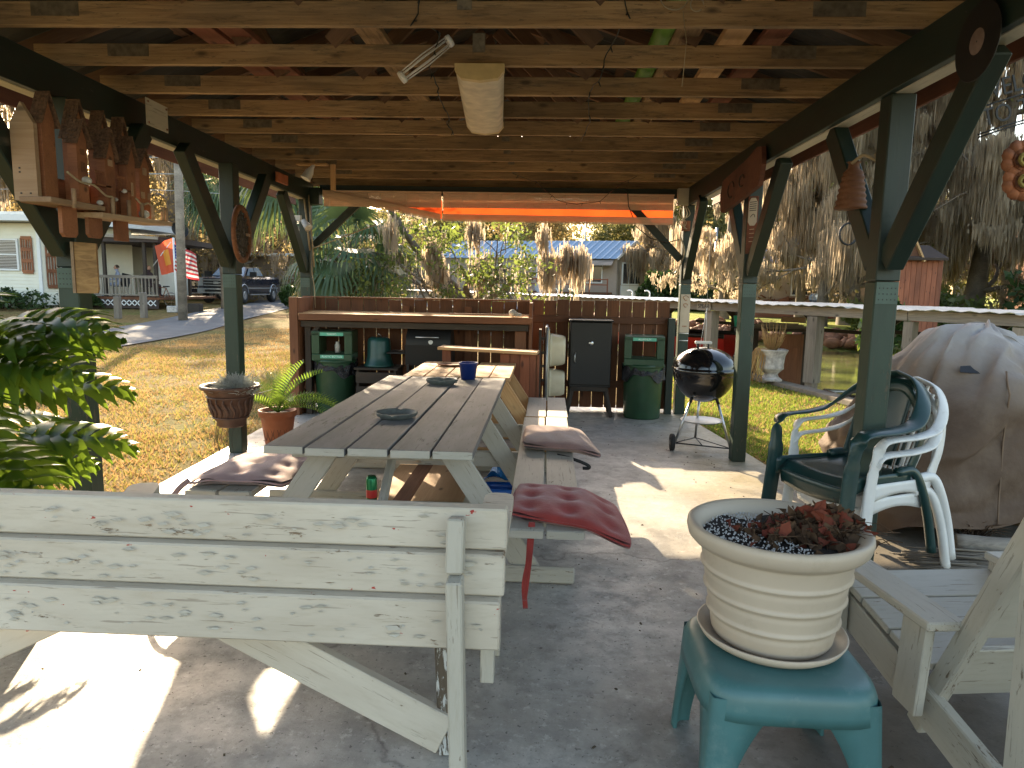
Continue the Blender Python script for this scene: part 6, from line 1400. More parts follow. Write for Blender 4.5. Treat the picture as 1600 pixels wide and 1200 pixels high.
# far woods: a few meshes copied as individuals
def far_tree(seed, h, cw, mat):
    rnd = random.Random(seed); o = thing('far_tree', 'hazy leafy tree in the far wood behind the houses and canal', 'tree', (0, 0, 0), group='far trees behind the houses'); m = MB(); tips = []
    m.tube([(0, 0, -.3), (.1, 0, h*.3), (0, .1, h*.55)], [.28, .22, .16], 8, cap=False)
    for i in range(9): a = rnd.uniform(0, 6.28); limbs(m, (0, 0, h*rnd.uniform(.18, .55)), (cos(a), sin(a), rnd.uniform(.1, 1.4)), h*.30, .10, 2, tips, rnd, .6, .1, 3, .2)
    m.build('trunk', M_bark, o); P = cloud(tips, 7500, 1.25); P[:, 2] = np.maximum(P[:, 2], .3+RNG.rand(len(P))*1.5); V, F = quads(P, .22); tag(npmesh('foliage', V, F, mat, o), kind='stuff'); return o
protos = [far_tree(31, 9, 4, M_leafB), far_tree(32, 11, 4, M_leafG), far_tree(33, 8, 4, M_leafB), far_tree(34, 10, 4, M_leafG)]
spots = []
rnd = random.Random(77)
for x in np.arange(-78, 92, 4.2): spots.append((x+rnd.uniform(-1.5, 1.5), 72+rnd.uniform(-5, 9)+.0*x, rnd.uniform(.75, 1.25)))
for x in np.arange(-110, 130, 7.): spots.append((x+rnd.uniform(-2, 2), 98+rnd.uniform(-6, 9), rnd.uniform(1.1, 1.6)))
for (x, y, s) in ((-46, 45, 1.), (-40, 52, 1.), (-34, 56, 1.), (-52, 38, 1.), (26, 48, 1.), (31, 42, 1.1), (36, 36, 1.), (-28, 58, 1.), (-9, 60, .8), (21, 52, 1.), (27, 30, .9), (31, 27, 1.), (-2, 62, .8), (-40, 34, .9)): spots.append((x, y, s))
for i, (x, y, s) in enumerate(spots):
    o = protos[i % 4] if i < 4 else dup(protos[rnd.randint(0, 3)]); o.location = (x, y, .2); o.rotation_euler = (0, 0, rnd.uniform(0, 6.28)); o.scale = (s, s, s*rnd.uniform(.85, 1.1))
# palms
def fan_leaf(m, c, d, L, R, rnd, nseg=24):
    d = Vector(d).normalized(); s = d.cross(Vector((0, 0, 1))); s = s.normalized() if s.length > .01 else Vector((1, 0, 0)); u = s.cross(d); P = []; p = Vector(c); dd = d.copy()
    for i in range(7): P.append(p.copy()); p = p+dd*L/6; dd = (dd+Vector((0, 0, -.09))).normalized()
    m.tube(P, .010, 4); c2 = P[-1]; d = dd; u = s.cross(d)
    for i in range(nseg):
        a = (i/(nseg-1)-.5)*3.6; q = (d*cos(a)+s*sin(a)).normalized(); l = R*(.75+.25*cos(a*.8))*rnd.uniform(.85, 1.05); w = R*.035; t = q.cross(u).normalized(); p0 = c2+q*.03; p1 = c2+q*l*.55+u*.06*l-Vector((0, 0, .05*l)); p2 = c2+q*l*.82-Vector((0, 0, .22*l)); p3 = c2+q*l*.92-Vector((0, 0, .50*l))
        m.add([p0-t*w*.4, p0+t*w*.4, p1-t*w, p1+t*w, p2-t*w*.6, p2+t*w*.6, p3], [(0, 1, 3, 2), (2, 3, 5, 4), (4, 5, 6)])
def palm(label, x, y, z0, h, r, n, R, Lp, seed, boots=True):
    rnd = random.Random(seed); o = thing('cabbage_palm', label, 'palm tree', (x, y, z0)); m = MB(); m.tube([(x+.03*sin(i), y, z0-.1+h*i/8) for i in range(9)], [r*(.9+.1*cos(i*2)) for i in range(9)], 12); m.build('trunk', M_bark, o)
    if boots:
        m = MB()
        for i in range(90): t = i/90; a = i*2.4; zz = z0+h*t; d = Vector((cos(a), sin(a), 1.1)); m.bar(Vector((x, y, zz))+Vector((cos(a), sin(a), 0))*r*.8, Vector((x, y, zz))+Vector((cos(a), sin(a), 0))*r*.8+d*.13*r/.2, .07*r/.2, .018, up=(cos(a), sin(a), 0))
        m.build('leaf_boots', M_weather, o)
    for i in range(n):
        a = i*2.4+rnd.uniform(-.3, .3); el = 1.35-2.1*(i/n); m = MB(); fan_leaf(m, (x, y, z0+h-.1+.1*rnd.random()), (cos(a)*cos(el), sin(a)*cos(el), sin(el)), Lp*rnd.uniform(.8, 1.15), R*rnd.uniform(.85, 1.1), rnd); m.build('frond', M_palm, o)
    return o
palm('stocky cabbage palm with old leaf boots directly behind the left end of the fence', -3.75, 13.4, -.04, 2.15, .20, 22, .85, .7, 3)
palm('drooping cabbage palm with fans hanging between the second and third left posts', -5.85, 17, -.02, 4.1, .16, 20, 1.15, .9, 4)
palm('tall cabbage palm with a bare grey trunk behind the utility pole', -13.8, 30, .4, 5.2, .2, 30, 1.3, 1.1, 5, False)
def shrub(name, label, x, y, z, rx, rz, n, mat=M_hedge, s=.10, group=None, cat_='shrub'):
    o = thing(name, label, cat_, (x, y, z), group=group); d = RNG.randn(n, 3); d /= np.linalg.norm(d, axis=1)[:, None]; d *= (RNG.rand(n)**.4)[:, None]; P = d*np.array([rx, rx*.8, rz])+np.array([x, y, z+rz*.8]); P += .2*rx*np.sin(P[:, [1, 2, 0]]*5); P = P[P[:, 2] > z]; V, F = quads(P, s, 2.); tag(npmesh('foliage', V, F, mat, o), kind='stuff')
    m = MB()
    for k in range(6): a = k*1.05; m.tube([(x, y, z), (x+.5*rx*cos(a), y+.4*rx*sin(a), z+rz*1.)], [.03, .012], 5)
    m.build('stems', M_bark, o); return o
shrub('round_shrub', 'dark sago like shrub to the right of the parked pickup', -11.95, 33, .35, .62, .55, 1500, s=.14)
shrub('round_shrub', 'low dark shrub in front of the far garage behind the stocky palm', -8.9, 31, .35, 1.6, .6, 2200, s=.15)
shrub('round_shrub', 'green shrub with a few orange flowers at the right end of the mobile home', 7.3, 45, .25, 1.5, 1.3, 3500, s=.16)
shrub('round_shrub', 'dark green bush right of the shrub with orange flowers', 9.1, 44, .25, 1.2, 1.0, 2500, s=.16)
shrub('round_shrub', 'bushy olive shrub behind the left part of the fence', -7.2, 26, .2, 1.9, .7, 2600, M_leafG, s=.12)
shrub('broadleaf_shrub', 'glossy dark broadleaf shrub right beside the first right post in front of the hut', 8.7, 18.6, .1, .55, .75, 420, s=.24)
shrub('broadleaf_shrub', 'leafy shrub on the near canal bank behind the first right post', 10.6, 22.5, -.3, .8, .7, 1000, M_leafA, s=.14)
shrub('bank_bushes', 'sunlit yellow green bushes along the far bank right of the boathouse post', 13.6, 27, -.2, 2.2, .9, 5000, M_leafA, s=.16)
shrub('bank_bushes', 'dark hedge along the far right bank under the moss trees', 19, 24, -.3, 3.6, 1.3, 6000, M_hedge, s=.22)
shrub('bank_bushes', 'yellow green bush far behind the dirt mound', 15.5, 60, .2, 2.4, 1.5, 3500, M_leafA, s=.3)
m = MB()
def mound(u, v): a = u*2*pi; r = 2.6*v; return Vector((13.0+r*cos(a)*1.15+.2*sin(a*7)*v, 40+r*sin(a)*.5, .15+1.5*(1-v)**.7*(.8+.2*sin(a*5+v*7))*(1+.12*sin(u*60+v*31))))
m.grid(mound, 60, 16, True, True)
for _ in range(160): a, r = random.uniform(0, 6.28), 2.4*random.random()**.5; z = .2+1.45*max(0, 1-r/2.6)**.7; c = Vector((13+r*cos(a)*1.1, 40+r*sin(a)*.5, z)); m.tube([c, c+Vector((random.gauss(0, .25), random.gauss(0, .25), random.uniform(.0, .35))), c+Vector((random.gauss(0, .45), random.gauss(0, .3), random.uniform(-.1, .3)))], [.05, .035, .015], 5)
tag(m.build('root_mound', M_brown, origin=(13, 40, 0)), 'heap of uprooted stump and roots beyond the boathouse roof', 'root pile')
m = MB()
def sand(u, v): a = u*2*pi; return Vector((13.6+3.8*v*cos(a), 62+2*v*sin(a), .15+1.35*(1-v*v)))
m.grid(sand, 30, 8, True, True); tag(m.build('low_mound', M_stone, origin=(13.6, 62, 0)), 'low grey mound in front of the small far houses', 'mound')

# ================================================================== BUILDINGS
def window(parent, M, w, h, mul=(2, 2), blinds=False, frame_=.07, mat=M_glass):
    fr = MB()
    for s in (-1, 1): fr.prism([(s*w/2-frame_/2, -h/2-frame_/2), (s*w/2+frame_/2, -h/2-frame_/2), (s*w/2+frame_/2, h/2+frame_/2), (s*w/2-frame_/2, h/2+frame_/2)], .06, M); fr.prism([(-w/2, s*h/2-frame_/2), (w/2, s*h/2-frame_/2), (w/2, s*h/2+frame_/2), (-w/2, s*h/2+frame_/2)], .058, M)
    for i in range(1, mul[0]): x = -w/2+w*i/mul[0]; fr.prism([(x-.02, -h/2), (x+.02, -h/2), (x+.02, h/2), (x-.02, h/2)], .05, M)
    for i in range(1, mul[1]): z = -h/2+h*i/mul[1]; fr.prism([(-w/2, z-.025), (w/2, z-.025), (w/2, z+.025), (-w/2, z+.025)], .052, M)
    f = fr.build('window', M_trim, parent); m = MB(); m.prism([(-w/2, -h/2), (w/2, -h/2), (w/2, h/2), (-w/2, h/2)], .02, M); m.build('pane', mat, f)
    if blinds:
        m = MB()
        for k in range(int(h/.06)): z = -h/2+.03+k*.06; m.prism([(-w/2, z), (w/2, z), (w/2, z+.014), (-w/2, z+.014)], .006, M @ Matrix.Translation((0, 0, .014)))
        m.build('blind_slats', M_trim, f)
    return f
def siding(name, a, b, z0, z1, mat, parent, step=.14, out=None):
    """lapped boards from a to b (xy)"""
    a, b = Vector((*a, 0)), Vector((*b, 0)); d = (b-a).normalized(); nrm = Vector((d.y, -d.x, 0)); m = MB(); z = z0
    while z < z1-.01:
        zt = min(z1, z+step); m.add([a+nrm*.02+Vector((0, 0, z)), b+nrm*.02+Vector((0, 0, z)), b+Vector((0, 0, zt)), a+Vector((0, 0, zt)), a+Vector((0, 0, z)), b+Vector((0, 0, z))], [(0, 1, 2, 3), (4, 5, 1, 0)]); z = zt
    return m.build(name, mat, parent)
LH = thing('cream_house', 'cream clapboard house with brown louvred shutters at the left edge', 'house', (-24, 30, .4))
m = MB(); m.box((-25.4, 31.2, 1.95), (11.2, 6.1, 3.45)); m.build('wall_core', M_siding, LH)
siding('wall', (-31, 28), (-19.85, 28), .45, 3.72, M_siding, LH); siding('wall', (-19.8, 28.02), (-17.9, 31.2), .45, 3.72, M_siding, LH)
board('corner_trim', (-19.83, 27.96, .4), (-19.83, 27.96, 3.72), .14, .06, M_trim, LH, up=(0, 1, 0))
m = MB(); m.prism([(-31.5, 27.2), (-19.4, 27.2), (-17.2, 31.0), (-17.2, 34.8), (-31.5, 34.8)], .22, Matrix.Translation((0, 0, 3.86))); m.build('roof', M_trim, LH)
m = MB(); m.prism([(-31.3, 27.4), (-19.5, 27.4), (-17.5, 31.0), (-17.5, 34.6), (-31.3, 34.6)], .12, Matrix.Translation((0, 0, 4.05))); m.build('roof_sheet', M_tin, LH)
window(LH, face((-21.55, 27.93, 2.45), (1, 0, 0), (0, 0, 1)), 1.7, 1.2, (1, 2), True)
dv2 = Vector((1.9, 3.18, 0)).normalized(); n2 = Vector((dv2.y, -dv2.x, 0))
window(LH, face(Vector((-19.8, 28.02, 2.15))+dv2*1.35+n2*.07, dv2, (0, 0, 1)), 1.35, 1.75, (3, 2), False)
def shutter(c, x, h):
    f_ = face(c, x, (0, 0, 1)); m = MB(); w = .42
    for s in (-1, 0, 1): m.prism([(s*w/2-.03, -h/2), (s*w/2+.03, -h/2), (s*w/2+.03, h/2), (s*w/2-.03, h/2)], .04, f_)
    for z in (-h/2, -h/6, h/6, h/2): m.prism([(-w/2, z-.07), (w/2, z-.07), (w/2, z+.07), (-w/2, z+.07)], .038, f_)
    for s in (-1, 1): m.prism([(s*w*.25-.02, -h/2), (s*w*.25+.02, -h/2), (s*w*.25+.02, h/2), (s*w*.25-.02, h/2)], .036, f_)
    m.build('shutter', M_bh, LH)
shutter((-20.32, 27.93, 2.45), (1, 0, 0), 1.35); shutter(Vector((-19.8, 28.02, 2.15))+dv2*.38+n2*.07, dv2, 1.9)
shrub('foundation_hedge', 'low dark hedge along the base of the cream house', -21.5, 27.2, .35, 1.9, .25, 2200, s=.10); shrub('foundation_hedge', 'small dark hedge below the triple window of the cream house', -18.9, 28.2, .35, .8, .3, 1200, s=.10)
PHs = thing('porch_house', 'white house section with a dark roofed railed porch left of the flags', 'house', (-17.5, 31, .4))
siding('wall', (-20.2, 33.2), (-18.6, 33.2), .7, 3.5, M_siding, PHs); m = MB(); m.box((-20.2, 34.9, 2.1), (3.2, 3.3, 2.9)); m.build('wall_core', M_siding, PHs)
m = MB(); m.prism([(-19.2, 28.4), (-15.75, 28.4), (-15.3, 29.5), (-15.8, 33.6), (-19.2, 33.6)], .22, Matrix.Translation((0, 0, 3.17))); m.build('porch_roof', M_darkroof, PHs)
board('fascia', (-18.0, 28.35, 3.3), (-15.7, 28.35, 3.22), .12, .04, M_weather, PHs, up=(0, 1, 0))
for x, y in ((-18.15, 28.6), (-17.35, 32.8), (-16.75, 32.8), (-16.45, 28.6), (-15.85, 30.5), (-16.05, 28.7), (-19.0, 28.6)): board('porch_post', (x, y, .7), (x, y, 3.05), .12, .12, M_dark, PHs, up=(0, 1, 0))
board('deck', (-17.5, 28.5, .78), (-17.5, 33.5, .78), 3.3, .10, M_fence, PHs)
board('top_rail', (-19.1, 28.52, 1.66), (-15.9, 28.52, 1.66), .05, .12, M_weather, PHs)
board('bottom_rail', (-19.1, 28.52, .92), (-15.9, 28.52, .92), .05, .06, M_weather, PHs)
x = -19.05
while x < -15.9: board('baluster', (x, 28.52, .94), (x, 28.52, 1.62), .045, .045, M_weather, PHs, up=(0, 1, 0), bev=0); x += .155
m = MB()
for i in range(14):
    cx = -19.0+i*.225; 
    for s in (-1, 1): m.bar((cx-.11, 28.42, .60-s*.11), (cx+.11, 28.42, .60+s*.11), .035, .015, up=(0, 1, 0))
m.build('lattice', M_trim, PHs); m = MB(); m.box((-17.5, 28.5, .55), (3.2, .03, .35)); m.build('skirt', M_darkroof, PHs)
m = MB(); m.prism([(-.09, 1.2), (.09, 1.2), (.09, 2.4), (-.09, 2.4)], .03, face((-18.5, 33.12, .3), (1, 0, 0), (0, 0, 1))); m.build('shutter', M_dark, PHs)
m = MB(); m.lathe([(.38*sin(t), .14*(1-cos(t))) for t in np.linspace(.01, 1.3, 8)], (-16.2, 31, 3.72), 24, Euler((.9, 1.0, .3)).to_matrix()); m.tube([(-16.3, 31, 3.25), (-16.3, 31, 3.75)], .025, 6); tag(m.build('satellite_dish', M_mblack, origin=(-16.3, 31, 3.3)), 'dark satellite dish on the porch roof', 'satellite dish')
LH.location.x -= .6
# people seated on the porch
def person(label, x, y, z, rz, shirt, hair=(.04, .03, .02)):
    o = thing('person', label, 'person', (x, y, z), rz); MM = Wm(o)
    J = {'pel': (0, 0, .50), 'wa': (0, .03, .66), 'ch': (0, .03, .90), 'nk': (0, .0, 1.05), 'hd': (0, -.03, 1.15), 'hd2': (0, -.03, 1.27)}
    for s, t in ((-1, 'L'), (1, 'R')):
        J['sh'+t] = (s*.17, .02, .98); J['el'+t] = (s*.23, -.08, .72); J['ha'+t] = (s*.15, -.32, .70); J['fi'+t] = (s*.13, -.41, .69); J['hp'+t] = (s*.09, -.04, .50); J['kn'+t] = (s*.12, -.46, .50); J['an'+t] = (s*.12, -.46, .09); J['to'+t] = (s*.13, -.62, .04)
    Rr = dict(pel=.14, wa=.13, ch=.15, nk=.055, hd=.085, hd2=.075, sh=.065, el=.05, ha=.038, fi=.03, hp=.09, kn=.07, an=.045, to=.035)
    E_ = [('pel', 'wa'), ('wa', 'ch'), ('ch', 'nk'), ('nk', 'hd'), ('hd', 'hd2')]
    for t in 'LR': E_ += [('ch', 'sh'+t), ('sh'+t, 'el'+t), ('el'+t, 'ha'+t), ('ha'+t, 'fi'+t), ('pel', 'hp'+t), ('hp'+t, 'kn'+t), ('kn'+t, 'an'+t), ('an'+t, 'to'+t)]
    ks = list(J); me = bpy.data.meshes.new('body'); me.from_pydata([J[k] for k in ks], [(ks.index(a), ks.index(b)) for a, b in E_], []); b = bpy.data.objects.new('body', me); C.objects.link(b); b.parent = o
    md = b.modifiers.new('skin', 'SKIN'); sv = me.skin_vertices[0].data
    for i, k in enumerate(ks): r = Rr.get(k, Rr.get(k[:-1], .05)); sv[i].radius = (r, r); sv[i].use_root = (k == 'pel')
    b.modifiers.new('sub', 'SUBSURF').levels = 2; b.modifiers['sub'].render_levels = 2; me.materials.append(shirt)
    m = MB(); m.lathe([(.088*sin(t), -.11*cos(t)) for t in np.linspace(.05, pi-.05, 12)], MM @ Vector((0, -.03, 1.21)), 16); m.lathe([(0, -.02), (.014, 0), (0, .03)], MM @ Vector((0, -.125, 1.20)), 6); m.build('head', M_skin, o)
    m = MB(); m.lathe([(.098*sin(t), -.115*cos(t)) for t in np.linspace(1.5, pi-.02, 8)], MM @ Vector((0, -.005, 1.215)), 16); m.build('hair', plain('hair_'+label[:6], hair, .8, bump=0), o)
    return o
person('person in a pale blue shirt seated behind the porch rail at the left', -18.25, 29.6, .83, -.9, plain('pale_blue_shirt', (.30, .34, .45), .8))
person('person in dark clothes seated at the right end of the porch', -17.0, 29.8, .83, 1.3, plain('dark_shirt', (.05, .03, .035), .8), (.25, .15, .08))
for k, (x, y, r, lab) in enumerate(((-18.3, 29.7, -.9, 'dark folding chair under the person in pale blue on the porch'), (-16.95, 29.8, 1.3, 'dark chair under the person in dark clothes on the porch'))):
    o = thing('porch_chair', lab, 'chair', (x, y, .83), r); c, s = cos(r), sin(r)
    q = lambda a, b, z: (x+a*c-b*s, y+a*s+b*c, .83+z)
    board('seat', q(0, -.22, .42), q(0, .2, .42), .42, .03, M_mblack, o); board('backrest', q(0, .22, .42), q(0, .36, .95), .42, .03, M_mblack, o, up=(0, 1, 0))
    for sx in (-.19, .19):
        for sy in (-.2, .2): board('leg', q(sx, sy, 0), q(sx, sy, .42), .03, .03, M_mblack, o, up=(0, 1, 0))
# grey neighbours behind, and a white garage
GH = thing('grey_house', 'grey low house with a pale roof edge behind the flags', 'house', (-17, 44, .4)); m = MB(); m.box((-19.5, 48, 1.8), (9, 4, 3.2)); m.build('wall', M_beige, GH); board('roof_edge', (-24.2, 45.6, 3.2), (-14.9, 45.6, 3.3), 2., .16, M_trim, GH); m = MB(); m.box((-21.5, 46.5, 4.1), (3.5, 3, 1.5)); m.build('upper_wall', M_weather, GH); m = MB(); m.box((-21.5, 46.5, 5.0), (4, 3.6, .18)); m.build('upper_roof', M_darkroof, GH)
window(GH, face((-20.2, 45.95, 1.9), (1, 0, 0), (0, 0, 1)), 1.2, 1., (2, 1), mat=M_glassl)
SH = thing('screened_house', 'long grey house with a screened porch behind the pickup bed', 'house', (-14, 50, .4)); m = MB(); m.box((-13.8, 53, 2.0), (10, 4, 3.2)); m.build('wall', M_beige, SH); m = MB(); m.prism([(-19.3, 48.6), (-8.5, 48.6), (-8.5, 55), (-19.3, 55)], .2, Matrix.Translation((0, 0, 3.65))); m.build('roof', M_weather, SH)
for k in range(7): board('porch_post', (-18.6+k*.8, 49.2, .4), (-18.6+k*.8, 49.2, 3.5), .08, .08, M_trim, SH, up=(0, 1, 0))
board('pale_band', (-13.4, 50.93, 2.95), (-9.0, 50.93, 2.95), .3, .04, M_trim, SH, up=(0, 1, 0))
GR = thing('white_garage', 'small white shed behind the stocky palm left of the fence', 'shed', (-8.8, 34, .3)); m = MB(); m.box((-9.7, 35, 1.45), (2.3, 2.5, 2.2)); m.build('wall', M_trim, GR); m = MB(); m.box((-9.7, 35, 2.62), (2.6, 2.8, .12)); m.build('roof', M_weather, GR); board('door', (-9.4, 33.72, .4), (-9.4, 33.72, 2.1), .8, .04, M_beige, GR, up=(0, 1, 0))
# mobile home
MH = thing('mobile_home', 'beige mobile home with a blue metal roof and bay window across the canal', 'mobile home', (4.7, 49, .3))
Ac = Vector((4.75, 49, 0)); Bc = Vector((6.95, 50.9, 0)); dl = Vector((-.80, .60, 0)).normalized(); dl = Vector((-.97, .24, 0)).normalized(); Lh = 13.
zf, ze, zr = .35, 3.62, 4.78
Cc, Dc = Bc+dl*Lh, Ac+dl*Lh
m = MB()
def quadw(a, b, z0, z1): m.add([a+Vector((0, 0, z0)), b+Vector((0, 0, z0)), b+Vector((0, 0, z1)), a+Vector((0, 0, z1))], [(0, 1, 2, 3)])
quadw(Ac, Bc, zf, ze); quadw(Bc, Cc, zf, ze); quadw(Cc, Dc, zf, ze); quadw(Dc, Ac, zf, ze); mid = (Ac+Bc)/2; mid2 = (Cc+Dc)/2
m.add([Ac+Vector((0, 0, ze)), Bc+Vector((0, 0, ze)), mid+Vector((0, 0, zr-.05))], [(0, 1, 2)]); m.build('wall', M_beige, MH)
ov = (Ac-Bc).normalized()*.35; og = -dl*.25
for s, (e0, e1) in enumerate(((Ac+ov, Dc+ov), (Bc-ov, Cc-ov))):
    def rfn(u, v, e0=e0, e1=e1): a = (e0+og).lerp(e1, u)+Vector((0, 0, ze-.12)); b = (mid+og).lerp(mid2, u)+Vector((0, 0, zr)); p = a.lerp(b, v); return p+Vector((0, 0, .03 if int(u*104) % 4 == 0 else 0))
    m = MB(); m.grid(rfn, 104, 1, False); q_ = m.build('roof', M_blueroof, MH); md = q_.modifiers.new('t', 'SOLIDIFY'); md.thickness = .03
for a, b in ((Ac+ov, mid), (Bc-ov, mid)): board('barge_board', a+og*1.05+Vector((0, 0, ze-.12)), b+og*1.05+Vector((0, 0, zr)), .05, .16, M_trim, MH, up=(0, 0, 1))
gd = (Bc-Ac).normalized(); gn = Vector((gd.y, -gd.x, 0)); gc_ = (Ac+Bc)/2
board('corner_trim', Ac+gn*.03+gd*.15+Vector((0, 0, zf)), Ac+gn*.03+gd*.15+Vector((0, 0, ze)), .25, .05, M_weather, MH, up=tuple(gn))
window(MH, face(gc_+gn*.06+Vector((0, 0, 2.55)), gd, (0, 0, 1)), 1.9, 1.45, (3, 1), mat=M_glass, frame_=.1); m = MB(); m.prism([(-1.05, -.75), (1.05, -.75), (1.05, 0), (-1.05, 0)], .05, face(gc_+gn*.04+Vector((0, 0, 1.75)), gd, (0, 0, 1))); m.build('white_panel', M_trim, MH)
ln = Vector((dl.y, -dl.x, 0)); ln = ln if ln.y < 0 else -ln
for t, w, h in ((1.7, 1.4, 1.2), (5.2, .8, 1.0), (8.6, 1.6, 1.1)): window(MH, face(Ac+dl*t+ln*.05+Vector((0, 0, 2.5)), -dl, (0, 0, 1)), w, h, (2, 1))
m = MB(); a0 = Ac+dl*.2; a1 = Ac+dl*3.6; m.add([a0+Vector((0, 0, ze-.1)), a1+Vector((0, 0, ze-.1)), a1+ln*1.1+Vector((0, 0, ze-.55)), a0+ln*1.1+Vector((0, 0, ze-.55))], [(0, 1, 2, 3)]); q_ = m.build('awning', M_weather, MH); md = q_.modifiers.new('t', 'SOLIDIFY'); md.thickness = .05
board('deck', Ac+dl*.2+ln*1.2+Vector((0, 0, 1.2)), Ac+dl*9+ln*1.2+Vector((0, 0, 1.2)), 1.6, .12, M_fence, MH)
for z in (1.75, 2.1): board('deck_rail', Ac+dl*.3+ln*1.95+Vector((0, 0, z)), Ac+dl*9+ln*1.95+Vector((0, 0, z)), .06, .07, M_reddish, MH, up=(0, 0, 1))
for t in (.3, 1.5, 2.7, 3.9, 5.1, 6.3, 7.5, 8.8): board('deck_post', Ac+dl*t+ln*1.95+Vector((0, 0, .2)), Ac+dl*t+ln*1.95+Vector((0, 0, 2.15)), .08, .08, M_reddish, MH, up=(0, 1, 0))
m = MB(); m.lathe([(.42*sin(t), .16*(1-cos(t))) for t in np.linspace(.01, 1.3, 8)], (-.35, 42.6, 1.5), 24, Euler((1.1, .3, 0)).to_matrix()); m.tube([(-.35, 42.8, .2), (-.35, 42.8, 1.6)], .04, 6); tag(m.build('satellite_dish', M_galv, origin=(-.35, 42.8, .2)), 'round grey satellite dish in front of the mobile home', 'satellite dish')
m = MB(); m.tube([(2.7, 52, .2), (2.7, 52, 7.2)], .05, 6); tag(m.build('antenna_mast', M_galv, origin=(2.7, 52, .2)), 'thin antenna mast rising behind the mobile home roof', 'mast')
for k, (x, w, h, lab, mt) in enumerate(((12.2, 1.9, 2.6, 'tiny yellowish far house left of the grey pole', M_siding), (15.0, 2.6, 2.0, 'tiny white far house right of the grey pole', M_trim), (18.2, 2.0, 1.8, 'third tiny far house with a dark opening, rightmost in the row', M_beige))):
    o = thing('far_house', lab, 'house', (x, 66, .2)); m = MB(); m.box((x, 67.5, .2+h/2), (w, 3, h)); m.build('wall', mt, o)
    m = MB(); m.prism([(-w/2-.3, 0), (w/2+.3, 0), (0, w*.4)], 3.4, Matrix(((1, 0, 0, x), (0, 0, 1, 67.5), (0, 1, 0, .2+h), (0, 0, 0, 1)))); m.build('roof', M_tin, o); m = MB(); m.box((x, 65.97, .2+h*.4), (w*.4, .05, h*.6)); m.build('opening', M_glass, o)
m = MB(); m.tube([(12.7, 55, .2), (12.7, 55, 6.2)], .09, 8); tag(m.build('far_pole', M_galv, origin=(12.7, 55, .2)), 'plain grey pole between the two tiny far houses', 'pole')
# blue roofed house and red gabled hut across the canal
BHs = thing('blue_roof_house', 'low house with a bright blue metal roof glimpsed through the moss', 'house', (13.5, 38, .2)); m = MB(); m.box((14.4, 41, 1.5), (6., 3, 2.8)); m.build('wall', M_beige, BHs)
def brf(u, v): return Vector((11.6+5.6*u, 38.9+3*v, 3.0+1.9*v+(.03 if int(u*60) % 4 == 0 else 0)))
m = MB(); m.grid(brf, 60, 1, False); q_ = m.build('roof', plain('bright_blue_roof', (.16, .30, .62), .35, .3, bump=0), BHs); md = q_.modifiers.new('t', 'SOLIDIFY'); md.thickness = .04
board('fascia', (11.5, 38.86, 2.92), (17.3, 38.86, 2.92), .16, .05, M_trim, BHs, up=(0, 1, 0)); board('fascia', (11.5, 38.9, 3.02), (17.3, 38.9, 3.02), .1, .05, M_reddish, BHs, up=(0, 1, 0))
window(BHs, face((14, 39.45, 1.9), (1, 0, 0), (0, 0, 1)), 1.4, 1.1, (2, 1)); 
RH = thing('gabled_hut', 'orange brown wooden hut with a pointed gable among the moss trees', 'hut', (12.3, 24.6, .1)); 
for k in range(8): board('wall_board', (11.72+k*.17, 24.2, .1), (11.72+k*.17, 24.2, 2.75), .16, .03, M_reddish, RH, up=(0, 1, 0))
m = MB(); m.box((12.35, 25.2, 1.4), (1.3, 1.9, 2.6)); m.build('wall_core', M_fence, RH)
for s in (-1, 1): board('gable_board', (11.85+s*.42, 24.0, 2.6), (11.85, 24.0, 3.42), .06, .14, M_newwood, RH, up=(0, 1, 0))
m = MB(); m.prism([(-.36, 0), (.36, 0), (0, .72)], .06, face((11.85, 24.06, 2.62), (1, 0, 0), (0, 0, 1))); m.build('gable', M_fence, RH)
m = MB(); m.add([(11.6, 23.9, 2.72), (13.0, 23.9, 2.72), (13.0, 25.2, 3.2), (11.6, 25.2, 3.2)], [(0, 1, 2, 3)]); q_ = m.build('roof', M_darkroof, RH); md = q_.modifiers.new('t', 'SOLIDIFY'); md.thickness = .08
RR = thing('red_brown_building', 'plain reddish building wall high behind the rightmost moss trees', 'building', (24, 33, 0)); m = MB(); m.box((24, 34, 3.2), (4, 3, 6.2)); m.build('wall', plain('salmon_wall', (.42, .22, .15), .8), RR); m = MB(); m.box((24, 34, 6.4), (4.4, 3.4, .2)); m.build('roof', M_darkroof, RR)
m = MB(); m.lathe([(.34, -.03), (.40, -.03), (.40, .03), (.34, .03), (.34, -.03)], (10.6, 26, 3.6), 28, Euler((pi/2, 0, .3)).to_matrix()); m.tube([(10.6, 26.05, 4.0), (10.6, 26.05, 6.)], .01, 4); tag(m.build('basket_hoop', M_mblack, origin=(10.6, 26, 3.6)), 'round dark hoop hanging among the moss left of the first right post', 'hoop')
for k, (x, y, c, lab) in enumerate(((16.2, 57, M_bluet, 'tiny blue far car right of the second right post'), (13.9, 36.5, M_navy, 'tiny dark blue vehicle beyond the boathouse roof beside the root heap'))):
    o = thing('far_car', lab, 'car', (x, y, .2)); box('body', (x, y, .75), (1.9, 1.6, .6), c, o, bev=.12); box('cabin', (x+.1, y, 1.25), (1.2, 1.4, .45), M_glassl, o, bev=.12)
    for dx in (-.6, .6): m = MB(); m.lathe([(0, -.1), (.3, -.1), (.3, .1), (0, .1)], (x+dx, y-.8, .5), 16, Matrix.Rotation(pi/2, 3, 'X')); m.build('wheel', M_rubber, o)

